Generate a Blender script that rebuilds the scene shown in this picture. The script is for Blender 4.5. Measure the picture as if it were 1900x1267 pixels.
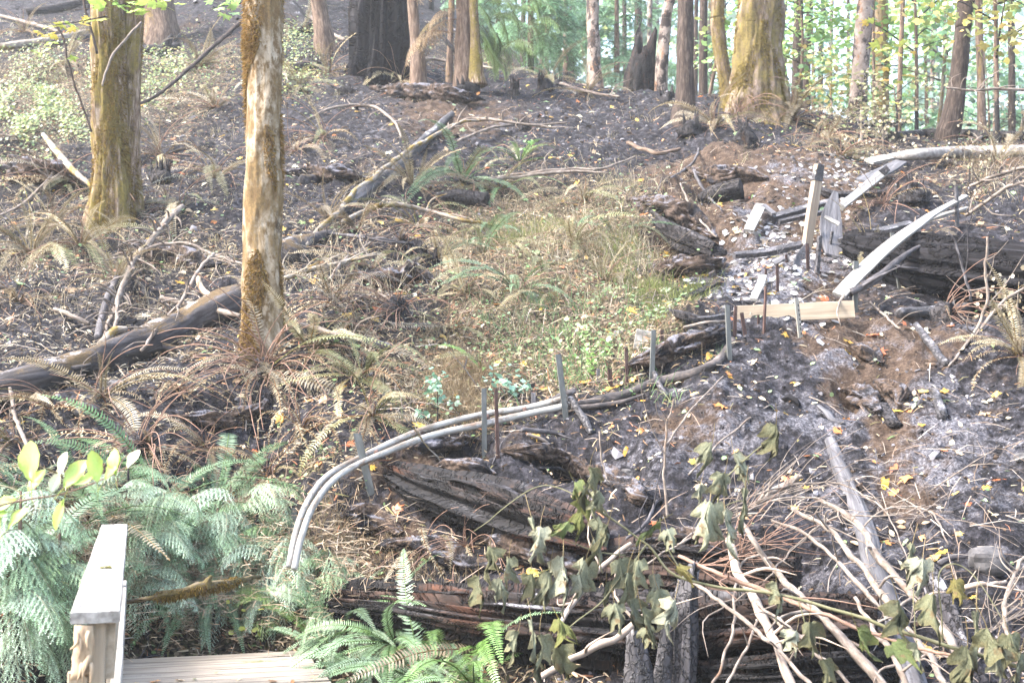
import bpy, math, random
import numpy as np
from mathutils import Vector, Matrix, Euler, Quaternion

for o in list(bpy.data.objects):
    bpy.data.objects.remove(o)
R = random.Random(11)
rng = np.random.default_rng(11)
pi = math.pi
sc = bpy.context.scene
COL = sc.collection

# ------------------------------------------------------------------ camera, light, exposure
F, CX, CY = 2400.0, 950.0, 633.5            # focal length and centre in photo pixels
EYE = Vector((0, 0, 1.6))
PITCH = math.atan((795 - CY) / F)
cam = bpy.data.cameras.new('camera'); camo = bpy.data.objects.new('camera', cam); COL.objects.link(camo)
camo.location = EYE; camo.rotation_euler = (pi/2 + PITCH, 0, 0)
cam.sensor_width = 36; cam.lens = 36*F/1900; cam.clip_start = 0.05; cam.clip_end = 2000
cam.dof.use_dof = True; cam.dof.focus_distance = 10.0; cam.dof.aperture_fstop = 4.5
sc.camera = camo

SUN_EL, SUN_AZ = math.radians(48), math.atan2(-0.80, -0.22)      # azimuth from +Y, clockwise: high on the left, a little behind
w = bpy.data.worlds.new('World'); sc.world = w; w.use_nodes = True
wn = w.node_tree.nodes; wl = w.node_tree.links
sky = wn.new('ShaderNodeTexSky'); sky.sky_type = 'NISHITA'; sky.sun_disc = False
sky.sun_elevation = SUN_EL; sky.sun_rotation = SUN_AZ; sky.dust_density = 4.0; sky.air_density = 1.3; sky.ozone_density = 1.0
wl.new(sky.outputs[0], wn['Background'].inputs[0]); wn['Background'].inputs[1].default_value = 0.105
sun = bpy.data.lights.new('sun', 'SUN'); suno = bpy.data.objects.new('sun', sun); COL.objects.link(suno)
sun.energy = 1.5; sun.angle = math.radians(12); sun.color = (1.0, 0.97, 0.92)
sdir = Vector((math.sin(SUN_AZ)*math.cos(SUN_EL), math.cos(SUN_AZ)*math.cos(SUN_EL), math.sin(SUN_EL)))
suno.rotation_euler = sdir.to_track_quat('Z', 'Y').to_euler()
suno.location = (-10, -5, 20)
sc.view_settings.view_transform = 'Standard'; sc.view_settings.look = 'None'
sc.view_settings.gamma = 1.0; sc.view_settings.use_curve_mapping = False
sc.view_settings.exposure = 3.3
sc.render.engine = 'CYCLES'
sc.cycles.use_denoising = True
sc.cycles.max_bounces = 6; sc.cycles.diffuse_bounces = 3; sc.cycles.volume_bounces = 1
sc.cycles.transparent_max_bounces = 8
HAZE = 0.0012

# ------------------------------------------------------------------ pixel <-> place
CP, SP = math.cos(PITCH), math.sin(PITCH)
def ray(px, py):
    x = (px - CX)/F; y = (CY - py)/F
    return Vector((x, CP - y*SP, SP + y*CP))
def P(px, py, Y):
    d = ray(px, py)
    return EYE + d*(Y/d.y)
def pix(p):
    d = Vector(p) - EYE
    z = d.y*CP + d.z*SP; u = d.z*CP - d.y*SP
    return CX + F*d.x/z, CY - F*u/z

# ------------------------------------------------------------------ numpy noise
def _h(i, j, s):
    a = np.sin(i*127.1 + j*311.7 + s*74.7)*43758.5453
    return a - np.floor(a)
def vnoise(x, y, s=0):
    xi, yi = np.floor(x), np.floor(y); fx, fy = x-xi, y-yi
    fx = fx*fx*(3-2*fx); fy = fy*fy*(3-2*fy)
    a = _h(xi, yi, s); b = _h(xi+1, yi, s); c = _h(xi, yi+1, s); d = _h(xi+1, yi+1, s)
    return (a*(1-fx)+b*fx)*(1-fy) + (c*(1-fx)+d*fx)*fy
def fbm(x, y, s=0, o=4, g=0.5):
    t = 0; a = 1; n = 0
    for k in range(o):
        t = t + a*vnoise(x*2**k + 17.3*k, y*2**k - 9.1*k, s+k); n += a; a *= g
    return t/n - 0.5

# ------------------------------------------------------------------ mesh accumulator
class MB:
    def __init__(self): self.v=[]; self.f=[]; self.t=[]; self.l=[]; self.n=0
    def add(self, v, f, tint=(1,1,1), loc=None):
        v = np.asarray(v, np.float32).reshape(-1, 3)
        t = np.asarray(tint, np.float32)
        if t.ndim == 1: t = np.repeat(t[None], len(v), 0)
        self.v.append(v); self.t.append(t)
        self.l.append(v if loc is None else np.asarray(loc, np.float32).reshape(-1, 3))
        for g in (f if isinstance(f, list) and np.ndim(f[0]) == 2 else [f]):
            g = np.asarray(g, np.int32)
            if len(g): self.f.append(g + self.n)
        self.n += len(v)
    def mesh(self, name, mat=None, smooth=True):
        v = np.concatenate(self.v); t = np.concatenate(self.t); l = np.concatenate(self.l)
        me = bpy.data.meshes.new(name)
        me.vertices.add(len(v)); me.vertices.foreach_set('co', v.ravel())
        tot = np.concatenate([np.full(len(g), g.shape[1], np.int32) for g in self.f])
        lv = np.concatenate([g.ravel() for g in self.f])
        st = np.concatenate([[0], np.cumsum(tot)[:-1]]).astype(np.int32)
        me.loops.add(len(lv)); me.loops.foreach_set('vertex_index', lv)
        me.polygons.add(len(tot)); me.polygons.foreach_set('loop_start', st); me.polygons.foreach_set('loop_total', tot)
        me.polygons.foreach_set('use_smooth', np.full(len(tot), smooth))
        a = me.attributes.new('tint', 'FLOAT_COLOR', 'POINT')
        a.data.foreach_set('color', np.concatenate([t, np.ones((len(t), 1), np.float32)], 1).ravel())
        b = me.attributes.new('grain', 'FLOAT_VECTOR', 'POINT'); b.data.foreach_set('vector', l.ravel())
        me.update(calc_edges=True); me.validate()
        if mat: me.materials.append(mat)
        return me
    def build(self, name, mat, parent=None, smooth=True, loc=None):
        return obj(name, self.mesh(name, mat, smooth), parent, loc)

def obj(name, me, parent=None, loc=None):
    o = bpy.data.objects.new(name, me); COL.objects.link(o)
    if parent is not None: o.parent = parent
    if loc is not None: o.location = loc
    return o
def tag(o, label=None, cat=None, group=None, kind=None):
    if label: o['label'] = label
    if cat: o['category'] = cat
    if group: o['group'] = group
    if kind: o['kind'] = kind
    return o
def thing(name, label, cat, loc=(0,0,0), group=None, rot=None):
    o = bpy.data.objects.new(name, None); COL.objects.link(o); o.location = loc
    o.empty_display_size = 0.1
    if rot is not None:
        o.rotation_mode = 'QUATERNION'; o.rotation_quaternion = rot
    return tag(o, label, cat, group)

# ------------------------------------------------------------------ shapes
def smooth_path(pts, n):
    p = np.array([list(q) for q in pts], float)
    if len(p) == 2:
        t = np.linspace(0, 1, n)[:, None]; return p[0]*(1-t) + p[1]*t
    q = np.vstack([2*p[0]-p[1], p, 2*p[-1]-p[-2]])
    T = np.linspace(0, len(p)-1-1e-6, n); i = T.astype(int); t = (T-i)[:, None]
    a, b, c, d = q[i], q[i+1], q[i+2], q[i+3]
    return 0.5*(2*b + (c-a)*t + (2*a-5*b+4*c-d)*t*t + (3*b-a-3*c+d)*t**3)
def tube(mb, pts, rad, seg=8, n=None, lump=0.0, lf=3.0, ridge=0.0, rf=7, cap=True, tint=(1,1,1), seed=0, flat=1.0, wob=0.0, jag=0.0, zs=1.0):
    """tapered, lumpy, optionally ridged limb along a smooth path; grain = straightened coordinates"""
    n = n or max(2, len(pts))
    nd = pts.shape[1] if isinstance(pts, np.ndarray) else len(pts[0])
    rad = list(rad) if hasattr(rad, '__len__') else [rad]*len(pts)
    pr = np.hstack([np.array([list(q) for q in pts], float), np.array(rad, float)[:, None]])
    sp = smooth_path(pr, n); c = sp[:, :3]; r = np.maximum(sp[:, 3], 1e-4)
    if wob:
        s_ = np.arange(n); cl_ = np.concatenate([[0], np.cumsum(np.linalg.norm(np.diff(c, axis=0), axis=1))])/max(9*r.mean(), .13)
        c = c + wob*2*np.stack([fbm(cl_+seed*3.1, cl_*0+k*7.7, seed+k, 2) for k in range(3)], 1)*np.minimum(1, np.minimum(s_, n-1-s_)/2.0)[:, None]
    tg = np.gradient(c, axis=0); tg /= np.linalg.norm(tg, axis=1)[:, None] + 1e-9
    up = np.array([0, 0, 1.0]) if abs(tg[:, 2]).mean() < 0.8 else np.array([0, 1.0, 0])
    sx = np.cross(tg, up); sx /= np.linalg.norm(sx, axis=1)[:, None] + 1e-9
    sy = np.cross(sx, tg)
    s = np.concatenate([[0], np.cumsum(np.linalg.norm(np.diff(c, axis=0), axis=1))])
    a = np.arange(seg)*2*pi/seg
    A, S = np.meshgrid(a, s); rr = np.repeat(r[:, None], seg, 1)
    m = np.ones_like(rr)
    if lump:
        m += lump*2*(vnoise(np.cos(A)*1.6+S*lf+seed*5.3, np.sin(A)*1.6+S*lf*0.7+seed, seed)-.5) + lump*(vnoise(np.cos(A)*4+S*lf*3+seed, np.sin(A)*4+seed*3.3, seed+3)-.5)
    if ridge:
        m += ridge*(np.abs(2*vnoise(np.cos(A)*rf+seed*9.1, np.sin(A)*rf+S*0.9*zs+seed, seed+5)-1)*2-1) + ridge*.6*(2*vnoise(np.cos(A)*rf*2.3+seed*4.1, np.sin(A)*rf*2.3+S*2.2*zs, seed+6)-1)
    x = (rr*m*np.cos(A))[..., None]*sx[:, None] + (flat*rr*m*np.sin(A))[..., None]*sy[:, None] + c[:, None]
    if jag:
        J = jag*(vnoise(np.cos(A)*2.5+seed, np.sin(A)*2.5+seed*2, seed+9)-.3)*2
        wgt = np.zeros(n); wgt[-1] = 1; wgt[-2] = .4 if n > 3 else 0
        x = x + (J*wgt[:, None])[..., None]*tg[:, None]
    g = np.stack([rr*np.cos(A), rr*np.sin(A), S], -1)
    i = np.arange(n-1)[:, None]*seg; k = np.arange(seg)[None]; k2 = (k+1) % seg
    q = np.stack([i+k, i+k2, i+seg+k2, i+seg+k], -1).reshape(-1, 4)
    v = x.reshape(-1, 3); gl = g.reshape(-1, 3); fs = [q]
    if cap:
        v = np.vstack([v, c[0], c[-1]]); gl = np.vstack([gl, [0, 0, 0], [0, 0, s[-1]]])
        b = n*seg; kk = np.arange(seg); k3 = (kk+1) % seg
        fs.append(np.stack([k3, kk, np.full(seg, b)], 1)); fs.append(np.stack([(n-1)*seg+kk, (n-1)*seg+k3, np.full(seg, b+1)], 1))
    mb.add(v, fs, tint, gl + np.array([seed*1.7, seed*.9, seed*2.3]))
    return c, r

def board(mb, pts, w, th, up=None, n=6, jit=0.0, tint=(1,1,1), seed=0, jagend=0.0):
    """sawn board swept along a path: width w across, thickness th along 'up'; slightly rounded edges"""
    w = list(w) if hasattr(w, '__len__') else [w]*len(pts)
    pr = np.hstack([np.array([list(q) for q in pts], float), np.array(w, float)[:, None]])
    sp = smooth_path(pr, n); c = sp[:, :3]; W = sp[:, 3]
    tg = np.gradient(c, axis=0); tg /= np.linalg.norm(tg, axis=1)[:, None]
    up = np.array(up if up is not None else (0, 0, 1.0), float)
    sx = np.cross(tg, up); sx /= np.linalg.norm(sx, axis=1)[:, None]; sy = np.cross(sx, tg)
    e = min(0.004, th*.2)
    prof = [(-.5, -1, 0, e), (-.5, -1, e, 0), (.5, -1, -e, 0), (.5, -1, 0, e), (.5, 1, 0, -e), (.5, 1, -e, 0), (-.5, 1, e, 0), (-.5, 1, 0, -e)]
    V = []; G = []; s = np.concatenate([[0], np.cumsum(np.linalg.norm(np.diff(c, axis=0), axis=1))])
    for i in range(n):
        for (a, b, dx, dy) in prof:
            ox = a*W[i]+dx; oy = b*th/2+dy
            if jit: ox += jit*(R.random()-.5); oy += jit*.5*(R.random()-.5)
            q = c[i] + sx[i]*ox + sy[i]*oy
            if jagend and i == n-1: q = q + tg[i]*jagend*(R.random()-.5)
            V.append(q); G.append((ox, oy, s[i]))
    V = np.array(V); G = np.array(G) + seed*1.31
    i = np.arange(n-1)[:, None]*8; k = np.arange(8)[None]; k2 = (k+1) % 8
    q = np.stack([i+k, i+k2, i+8+k2, i+8+k], -1).reshape(-1, 4)
    mb.add(V, [q, np.arange(8)[None, ::-1], np.arange(8)[None]+(n-1)*8], tint, G)

def scatter(mb, bv, bf, pos, M, tint):
    """add N transformed copies of a small base mesh: M (N,3,3), pos (N,3), tint (N,3)"""
    bv = np.asarray(bv, np.float32); N = len(pos); k = len(bv)
    v = np.einsum('nij,kj->nki', M, bv) + pos[:, None]
    f = []
    for g in (bf if isinstance(bf, list) and np.ndim(bf[0]) == 2 else [bf]):
        g = np.asarray(g, np.int32)
        f.append((g[None] + (np.arange(N)*k)[:, None, None]).reshape(-1, g.shape[1]))
    mb.add(v.reshape(-1, 3), f, np.repeat(tint, k, 0) if np.ndim(tint) == 2 else tint, np.tile(bv, (N, 1)))
def frames(nrm, yaw, tilt=0.0, scale=1.0):
    """rotation matrices whose z follows the normals (N,3), turned by yaw and tipped at random"""
    N = len(nrm); n = nrm + rng.normal(0, 1, (N, 3))*np.reshape(tilt, (-1, 1)) if np.any(tilt) else nrm
    n = n/np.linalg.norm(n, axis=1)[:, None]
    ref = np.stack([np.cos(yaw), np.sin(yaw), np.zeros(N)], 1)
    x = ref - n*(ref*n).sum(1)[:, None]; x /= np.linalg.norm(x, axis=1)[:, None] + 1e-9
    y = np.cross(n, x)
    return np.stack([x, y, n], -1)*np.reshape(scale, (-1, 1, 1))
# ------------------------------------------------------------------ materials
def newmat(name, rough=0.85, spec=0.25):
    m = bpy.data.materials.new(name); m.use_nodes = True
    b = m.node_tree.nodes['Principled BSDF']
    b.inputs['Roughness'].default_value = rough; b.inputs['Specular IOR Level'].default_value = spec
    return m, m.node_tree.nodes, m.node_tree.links, b
def ramp(n, l, fac, stops):
    r = n.new('ShaderNodeValToRGB'); e = r.color_ramp.elements
    while len(e) < len(stops): e.new(0.5)
    for x, (p, c) in zip(e, stops): x.position = p; x.color = (*c, 1) if len(c) == 3 else c
    l.new(fac, r.inputs[0]); return r.outputs[0]
def noise(n, l, vec, scale, detail=6, rough=0.6, dist=0.0):
    t = n.new('ShaderNodeTexNoise'); t.inputs['Scale'].default_value = scale; t.inputs['Detail'].default_value = detail
    t.inputs['Roughness'].default_value = rough; t.inputs['Distortion'].default_value = dist
    l.new(vec, t.inputs['Vector']); return t.outputs['Fac']
def mapping(n, l, vec, sc_):
    m = n.new('ShaderNodeMapping'); m.inputs['Scale'].default_value = sc_; l.new(vec, m.inputs[0]); return m.outputs[0]
def mixc(n, l, fac, a, b, mode='MIX'):
    m = n.new('ShaderNodeMix'); m.data_type = 'RGBA'; m.blend_type = mode
    if isinstance(fac, float): m.inputs[0].default_value = fac
    else: l.new(fac, m.inputs[0])
    for s, i in ((a, 6), (b, 7)):
        if isinstance(s, tuple): m.inputs[i].default_value = (*s, 1)
        else: l.new(s, m.inputs[i])
    return m.outputs[2]
def math_(n, l, op, a, b=0.0, clamp=False):
    m = n.new('ShaderNodeMath'); m.operation = op; m.use_clamp = clamp
    for s, i in ((a, 0), (b, 1)):
        if isinstance(s, (int, float)): m.inputs[i].default_value = s
        else: l.new(s, m.inputs[i])
    return m.outputs[0]
def step(n, l, v, lo, hi):
    m = n.new('ShaderNodeMapRange'); m.interpolation_type = 'SMOOTHSTEP'; m.inputs[1].default_value = lo; m.inputs[2].default_value = hi
    l.new(v, m.inputs[0]); return m.outputs[0]
def attr(n, name, out='Vector'):
    a = n.new('ShaderNodeAttribute'); a.attribute_name = name; return a.outputs[out]
def bump(n, l, b, h, s, d=0.02):
    u = n.new('ShaderNodeBump'); u.inputs['Strength'].default_value = s; u.inputs['Distance'].default_value = d
    l.new(h, u.inputs['Height']); l.new(u.outputs[0], b.inputs['Normal'])

def grain(name, stops, scale=12, stretch=0.12, rough=0.85, bs=0.6, bd=0.02, over=(), spec=0.25, checks=None):
    """wood or bark: noise stretched along the limb; over = patches (colour, scale, lo, hi, stretch, gate) of moss, char, ash, rot
       gate: None, 'up' (settled on upper faces) or (z0, z1) along the limb (burnt foot fades out from z0 to z1)"""
    m, n, l, b = newmat(name, rough, spec)
    g = attr(n, 'grain'); v = mapping(n, l, g, (1, 1, stretch))
    f = noise(n, l, v, scale, 8, 0.65, 0.3)
    c = ramp(n, l, f, stops)
    h = f
    if checks:      # cracked, cubed charcoal
        vo = n.new('ShaderNodeTexVoronoi'); vo.feature = 'DISTANCE_TO_EDGE'; vo.inputs['Scale'].default_value = checks[0]
        dn = n.new('ShaderNodeTexNoise'); dn.inputs['Scale'].default_value = 14; dn.inputs['Detail'].default_value = 3; l.new(g, dn.inputs['Vector'])
        l.new(mixc(n, l, 0.12, mapping(n, l, g, (1, 1, checks[1])), dn.outputs['Color']), vo.inputs['Vector'])
        h = math_(n, l, 'ADD', math_(n, l, 'MULTIPLY', f, 0.5), step(n, l, vo.outputs['Distance'], 0.0, 0.12))
        c = mixc(n, l, step(n, l, math_(n, l, 'ADD', vo.outputs['Distance'], math_(n, l, 'MULTIPLY', f, 0.08)), 0.02, 0.10), (0.012, 0.011, 0.012), c)
    for (oc, os_, lo, hi, st, gate) in over:
        k = noise(n, l, mapping(n, l, g, (1, 1, st)), os_, 6, 0.65)
        if gate == 'up':
            ge = n.new('ShaderNodeNewGeometry'); sx = n.new('ShaderNodeSeparateXYZ'); l.new(ge.outputs['Normal'], sx.inputs[0])
            k = math_(n, l, 'ADD', k, math_(n, l, 'MULTIPLY', sx.outputs[2], 0.22))
        elif gate is not None:
            sx = n.new('ShaderNodeSeparateXYZ'); l.new(g, sx.inputs[0])
            k = math_(n, l, 'ADD', k, math_(n, l, 'SUBTRACT', 0.5, step(n, l, sx.outputs[2], gate[0], gate[1])))
        fine = noise(n, l, g, os_*9, 4, 0.7)
        oc2 = ramp(n, l, fine, [(0.3, tuple(x*0.55 for x in oc)), (0.7, tuple(min(1, x*1.3) for x in oc))])
        k = math_(n, l, 'ADD', k, math_(n, l, 'MULTIPLY', math_(n, l, 'SUBTRACT', fine, 0.5), 0.25))
        c = mixc(n, l, step(n, l, k, lo, hi), c, oc2)
    l.new(mixc(n, l, 1.0, c, attr(n, 'tint', 'Color'), 'MULTIPLY'), b.inputs['Base Color'])
    bump(n, l, b, h, bs, bd)
    return m
def leafmat(name, transl=0.3, rough=0.55, spec=0.35, var=0.25, wrinkle=0.0):
    """leaf tissue: per-object colour times per-vertex tint, mottled, lets light through"""
    m, n, l, b = newmat(name, rough, spec)
    oi = n.new('ShaderNodeObjectInfo')
    c = mixc(n, l, 1.0, oi.outputs['Color'], attr(n, 'tint', 'Color'), 'MULTIPLY')
    te = n.new('ShaderNodeTexCoord')
    f = noise(n, l, te.outputs['Object'], 23, 4, 0.7)
    c = mixc(n, l, 1.0, c, ramp(n, l, f, [(0.25, (1-var,)*3), (0.75, (1+var*.6,)*3)]), 'MULTIPLY')
    if wrinkle:
        c = mixc(n, l, step(n, l, noise(n, l, te.outputs['Object'], 3.1, 5, 0.7), 0.55, 0.70), c, (0.12, 0.082, 0.042))
        k = math_(n, l, 'ADD', noise(n, l, te.outputs['Object'], 6, 5, 0.65, 1.5), math_(n, l, 'MULTIPLY', f, 0.4)); bump(n, l, b, k, wrinkle, 0.012)
    l.new(c, b.inputs['Base Color'])
    t = n.new('ShaderNodeBsdfTranslucent'); l.new(c, t.inputs[0])
    x = n.new('ShaderNodeMixShader'); x.inputs[0].default_value = transl
    l.new(b.outputs[0], x.inputs[1]); l.new(t.outputs[0], x.inputs[2])
    l.new(x.outputs[0], n['Material Output'].inputs['Surface'])
    return m

MOSS = (0.20, 0.135, 0.028); MOSSG = (0.16, 0.14, 0.03); CHAR = (0.022, 0.020, 0.021); ASH = (0.30, 0.29, 0.31); RUST = (0.17, 0.062, 0.030)
M = {}
M['moss_maple'] = grain('mossy_maple_bark', [(0.3, (0.03,0.02,0.014)), (0.46, (0.12,0.08,0.055)), (0.58, (0.28,0.21,0.16)), (0.75, (0.48,0.41,0.35))], 26, 0.13, 0.95, 0.9, 0.03,
    over=[((0.15,0.115,0.03), 3.4, 0.42, 0.60, 0.35, None), ((0.08,0.05,0.02), 10, 0.52, 0.7, 0.5, None), ((0.05,0.03,0.02), 5, 0.36, 0.72, 0.3, (0.0, 2.4)), (CHAR, 6, 0.55, 0.72, 0.3, (0.0, 0.9))])
M['moss_alder'] = grain('pale_mossy_bark', [(0.28, (0.12,0.085,0.05)), (0.45, (0.27,0.215,0.15)), (0.66, (0.38,0.33,0.265))], 11, 0.4, 0.95, 0.9, 0.03,
    over=[((0.15,0.10,0.045), 4.2, 0.42, 0.60, 0.5, None), ((0.115,0.073,0.033), 15, 0.44, 0.64, 0.6, None), ((0.05,0.032,0.018), 6, 0.62, 0.72, 0.4, None), (CHAR, 6, 0.66, 0.8, 0.3, (0.0, 0.5))])
M['big_moss'] = grain('thick_moss_bark', [(0.3, (0.03,0.02,0.017)), (0.5, (0.15,0.11,0.09)), (0.7, (0.36,0.29,0.25))], 18, 0.15, 0.95, 1.0, 0.03,
    over=[((0.145,0.112,0.038), 2.8, 0.38, 0.58, 0.5, None), ((0.09,0.062,0.03), 9, 0.5, 0.68, 0.5, None), ((0.13,0.095,0.072), 5, 0.40, 0.62, 0.2, (0.2, 2.4)), (CHAR, 6, 0.62, 0.75, 0.3, (0.0, 0.6))])
M['dark_bark'] = grain('dark_conifer_bark', [(0.3, (0.012,0.009,0.008)), (0.5, (0.042,0.030,0.025)), (0.72, (0.11,0.085,0.072))], 30, 0.2, 0.95, 1.0, 0.03,
    over=[(CHAR, 4, 0.5, 0.65, 0.3, (0.0, 2.5))])
M['brown_bark'] = grain('brown_bark', [(0.3, (0.03,0.02,0.016)), (0.5, (0.105,0.072,0.054)), (0.7, (0.22,0.165,0.13))], 24, 0.18, 0.95, 0.9, 0.03,
    over=[(CHAR, 4, 0.5, 0.62, 0.4, (0.0, 2.0)), ((0.16,0.11,0.04), 3, 0.58, 0.7, 0.3, None)])
M['birch'] = grain('pale_scorched_bark', [(0.25, (0.11,0.08,0.065)), (0.5, (0.22,0.175,0.15)), (0.75, (0.34,0.295,0.265))], 9, 0.8, 0.85, 0.4, 0.012,
    over=[((0.035,0.026,0.024), 5, 0.48, 0.54, 0.6, None), ((0.22,0.12,0.07), 8, 0.58, 0.68, 0.6, None)])
M['birch_log'] = grain('white_log_bark', [(0.3, (0.10,0.088,0.082)), (0.48, (0.17,0.16,0.155)), (0.7, (0.31,0.30,0.295))], 14, 1.3, 0.85, 0.5, 0.012,
    over=[((0.07,0.05,0.045), 7, 0.60, 0.68, 0.8, None), ((0.30,0.22,0.12), 4, 0.58, 0.7, 0.5, None)])
M['char'] = grain('charred_wood', [(0.25, (0.008,0.007,0.008)), (0.5, (0.032,0.029,0.031)), (0.78, (0.075,0.07,0.075))], 22, 0.16, 0.85, 1.0, 0.03,
    over=[(ASH, 5, 0.72, 0.9, 0.4, 'up'), ((0.05,0.03,0.02), 4, 0.62, 0.72, 0.3, None)], spec=0.15, checks=(20, 0.6))
M['char_cube'] = grain('cracked_charcoal', [(0.25, (0.02,0.018,0.02)), (0.55, (0.06,0.056,0.062)), (0.8, (0.16,0.15,0.165))], 18, 0.3, 0.6, 1.0, 0.02,
    over=[(ASH, 6, 0.68, 0.85, 0.5, 'up')], spec=0.45, checks=(26, 0.8))
M['stump'] = grain('burnt_stump_wood', [(0.3, (0.002,0.002,0.0025)), (0.5, (0.010,0.0095,0.011)), (0.75, (0.04,0.038,0.043))], 17, 0.06, 0.9, 1.0, 0.05,
    over=[((0.10,0.035,0.015), 4, 0.68, 0.76, 0.2, None)], spec=0.08, checks=(7, 0.5))
M['rot'] = grain('rotten_charred_wood', [(0.25, (0.006,0.005,0.005)), (0.45, (0.022,0.016,0.0145)), (0.6, (0.06,0.036,0.028)), (0.8, (0.15,0.11,0.092))], 30, 0.10, 0.9, 1.0, 0.04,
    over=[((0.012,0.011,0.012), 3.5, 0.40, 0.52, 0.12, None), ((0.065,0.028,0.017), 6, 0.56, 0.70, 0.15, None), ((0.10,0.097,0.105), 8, 0.74, 0.95, 0.25, 'up')], checks=(15, 0.45))
M['grey_wood'] = grain('ash_grey_wood', [(0.28, (0.03,0.029,0.033)), (0.5, (0.08,0.078,0.086)), (0.75, (0.18,0.176,0.19))], 24, 0.07, 0.85, 0.8, 0.02,
    over=[(CHAR, 4, 0.58, 0.72, 0.15, None)])
M['mossy_log'] = grain('charred_log_with_moss', [(0.25, (0.010,0.009,0.010)), (0.5, (0.035,0.032,0.035)), (0.8, (0.12,0.11,0.12))], 16, 0.2, 0.85, 0.9, 0.03,
    over=[((0.075,0.05,0.024), 4, 0.60, 0.74, 0.5, 'up'), (ASH, 7, 0.74, 0.9, 0.5, 'up')])
M['twig'] = grain('dead_branch_bark', [(0.28, (0.055,0.04,0.032)), (0.5, (0.15,0.122,0.103)), (0.75, (0.30,0.262,0.23))], 34, 0.4, 0.85, 0.4, 0.006,
    over=[((0.12,0.075,0.05), 12, 0.58, 0.7, 0.5, None)])
M['twig_moss'] = grain('mossy_branch_bark', [(0.28, (0.07,0.055,0.045)), (0.5, (0.18,0.155,0.13)), (0.75, (0.33,0.30,0.265))], 24, 0.4, 0.9, 0.5, 0.01,
    over=[((0.17,0.115,0.03), 5, 0.5, 0.58, 0.6, None)])
M['twig_red'] = grain('dry_stem', [(0.25, (0.10,0.055,0.038)), (0.5, (0.19,0.115,0.085)), (0.8, (0.30,0.21,0.16))], 40, 0.3, 0.8, 0.2, 0.004)
M['twig_char'] = grain('charred_branch', [(0.25, (0.014,0.012,0.013)), (0.5, (0.05,0.046,0.05)), (0.8, (0.17,0.16,0.17))], 28, 0.3, 0.8, 0.7, 0.01)
M['sawn'] = grain('weathered_sawn_wood', [(0.25, (0.20,0.155,0.11)), (0.5, (0.31,0.25,0.185)), (0.75, (0.40,0.335,0.26))], 34, 0.04, 0.8, 0.35, 0.006,
    over=[((0.11,0.07,0.045), 14, 0.66, 0.74, 0.25, None), ((0.04,0.034,0.033), 3.2, 0.63, 0.72, 0.3, None)])
M['sawn_grey'] = grain('grey_weathered_board', [(0.30, (0.11,0.10,0.09)), (0.48, (0.215,0.205,0.193)), (0.68, (0.32,0.31,0.297))], 34, 0.035, 0.8, 0.4, 0.006,
    over=[((0.14,0.12,0.10), 10, 0.60, 0.74, 0.08, None), ((0.035,0.032,0.034), 3.2, 0.63, 0.72, 0.3, None), ((0.12,0.105,0.095), 7, 0.58, 0.75, 1.0, None)])
M['sawn_burnt'] = grain('half_burnt_beam', [(0.25, (0.18,0.135,0.10)), (0.5, (0.27,0.215,0.165)), (0.75, (0.36,0.30,0.24))], 30, 0.05, 0.8, 0.5, 0.008,
    over=[((0.06,0.055,0.06), 6, 0.60, 0.75, 0.3, None)])
M['deck'] = grain('old_deck_board', [(0.28, (0.10,0.082,0.064)), (0.48, (0.20,0.172,0.14)), (0.7, (0.31,0.275,0.235))], 30, 0.05, 0.9, 0.5, 0.008, over=[((0.05,0.04,0.03), 5, 0.58, 0.72, 0.15, None), ((0.09,0.10,0.04), 3, 0.62, 0.75, 0.4, None)])
M['mossy_stick'] = grain('thick_mossed_branch', [(0.28, (0.05,0.035,0.025)), (0.5, (0.11,0.085,0.06)), (0.75, (0.2,0.16,0.12))], 24, 0.4, 0.95, 0.8, 0.015, over=[((0.085,0.066,0.024), 9, 0.36, 0.5, 0.7, None), ((0.05,0.036,0.018), 22, 0.5, 0.65, 1.0, None)])
M['splinter'] = grain('fresh_splintered_wood', [(0.3, (0.16,0.08,0.04)), (0.5, (0.36,0.27,0.18)), (0.75, (0.5,0.43,0.34))], 26, 0.1, 0.8, 0.6, 0.01)
M['pipe'] = grain('grey_plastic_pipe', [(0.3, (0.19,0.178,0.165)), (0.55, (0.30,0.29,0.275)), (0.8, (0.40,0.39,0.38))], 7, 0.6, 0.5, 0.15, 0.004,
    over=[((0.13,0.09,0.065), 4, 0.54, 0.66, 0.3, None), ((0.05,0.042,0.038), 9, 0.62, 0.74, 0.25, None), ((0.14,0.12,0.10), 14, 0.55, 0.8, 0.5, 'up')])
M['pipe_burnt'] = grain('burnt_pipe', [(0.25, (0.015,0.013,0.013)), (0.5, (0.05,0.043,0.042)), (0.8, (0.20,0.16,0.14))], 14, 0.5, 0.6, 0.9, 0.015)
M['steel'] = grain('galvanised_post', [(0.25, (0.045,0.047,0.045)), (0.5, (0.095,0.098,0.093)), (0.8, (0.18,0.18,0.175))], 18, 0.25, 0.6, 0.2, 0.003)
M['steel_pale'] = grain('pale_perforated_post', [(0.25, (0.12,0.112,0.095)), (0.5, (0.2,0.188,0.165)), (0.8, (0.28,0.265,0.24))], 18, 0.25, 0.6, 0.2, 0.003)
M['rust'] = grain('rusty_iron', [(0.25, (0.028,0.018,0.015)), (0.5, (0.065,0.038,0.032)), (0.8, (0.13,0.082,0.068))], 30, 0.4, 0.9, 0.4, 0.004)
M['rock'] = grain('grey_rock', [(0.25, (0.035,0.033,0.034)), (0.5, (0.08,0.076,0.078)), (0.8, (0.15,0.143,0.147))], 9, 1.0, 0.9, 0.6, 0.02, over=[(CHAR, 6, 0.62, 0.7, 1.0, None)])
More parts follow.
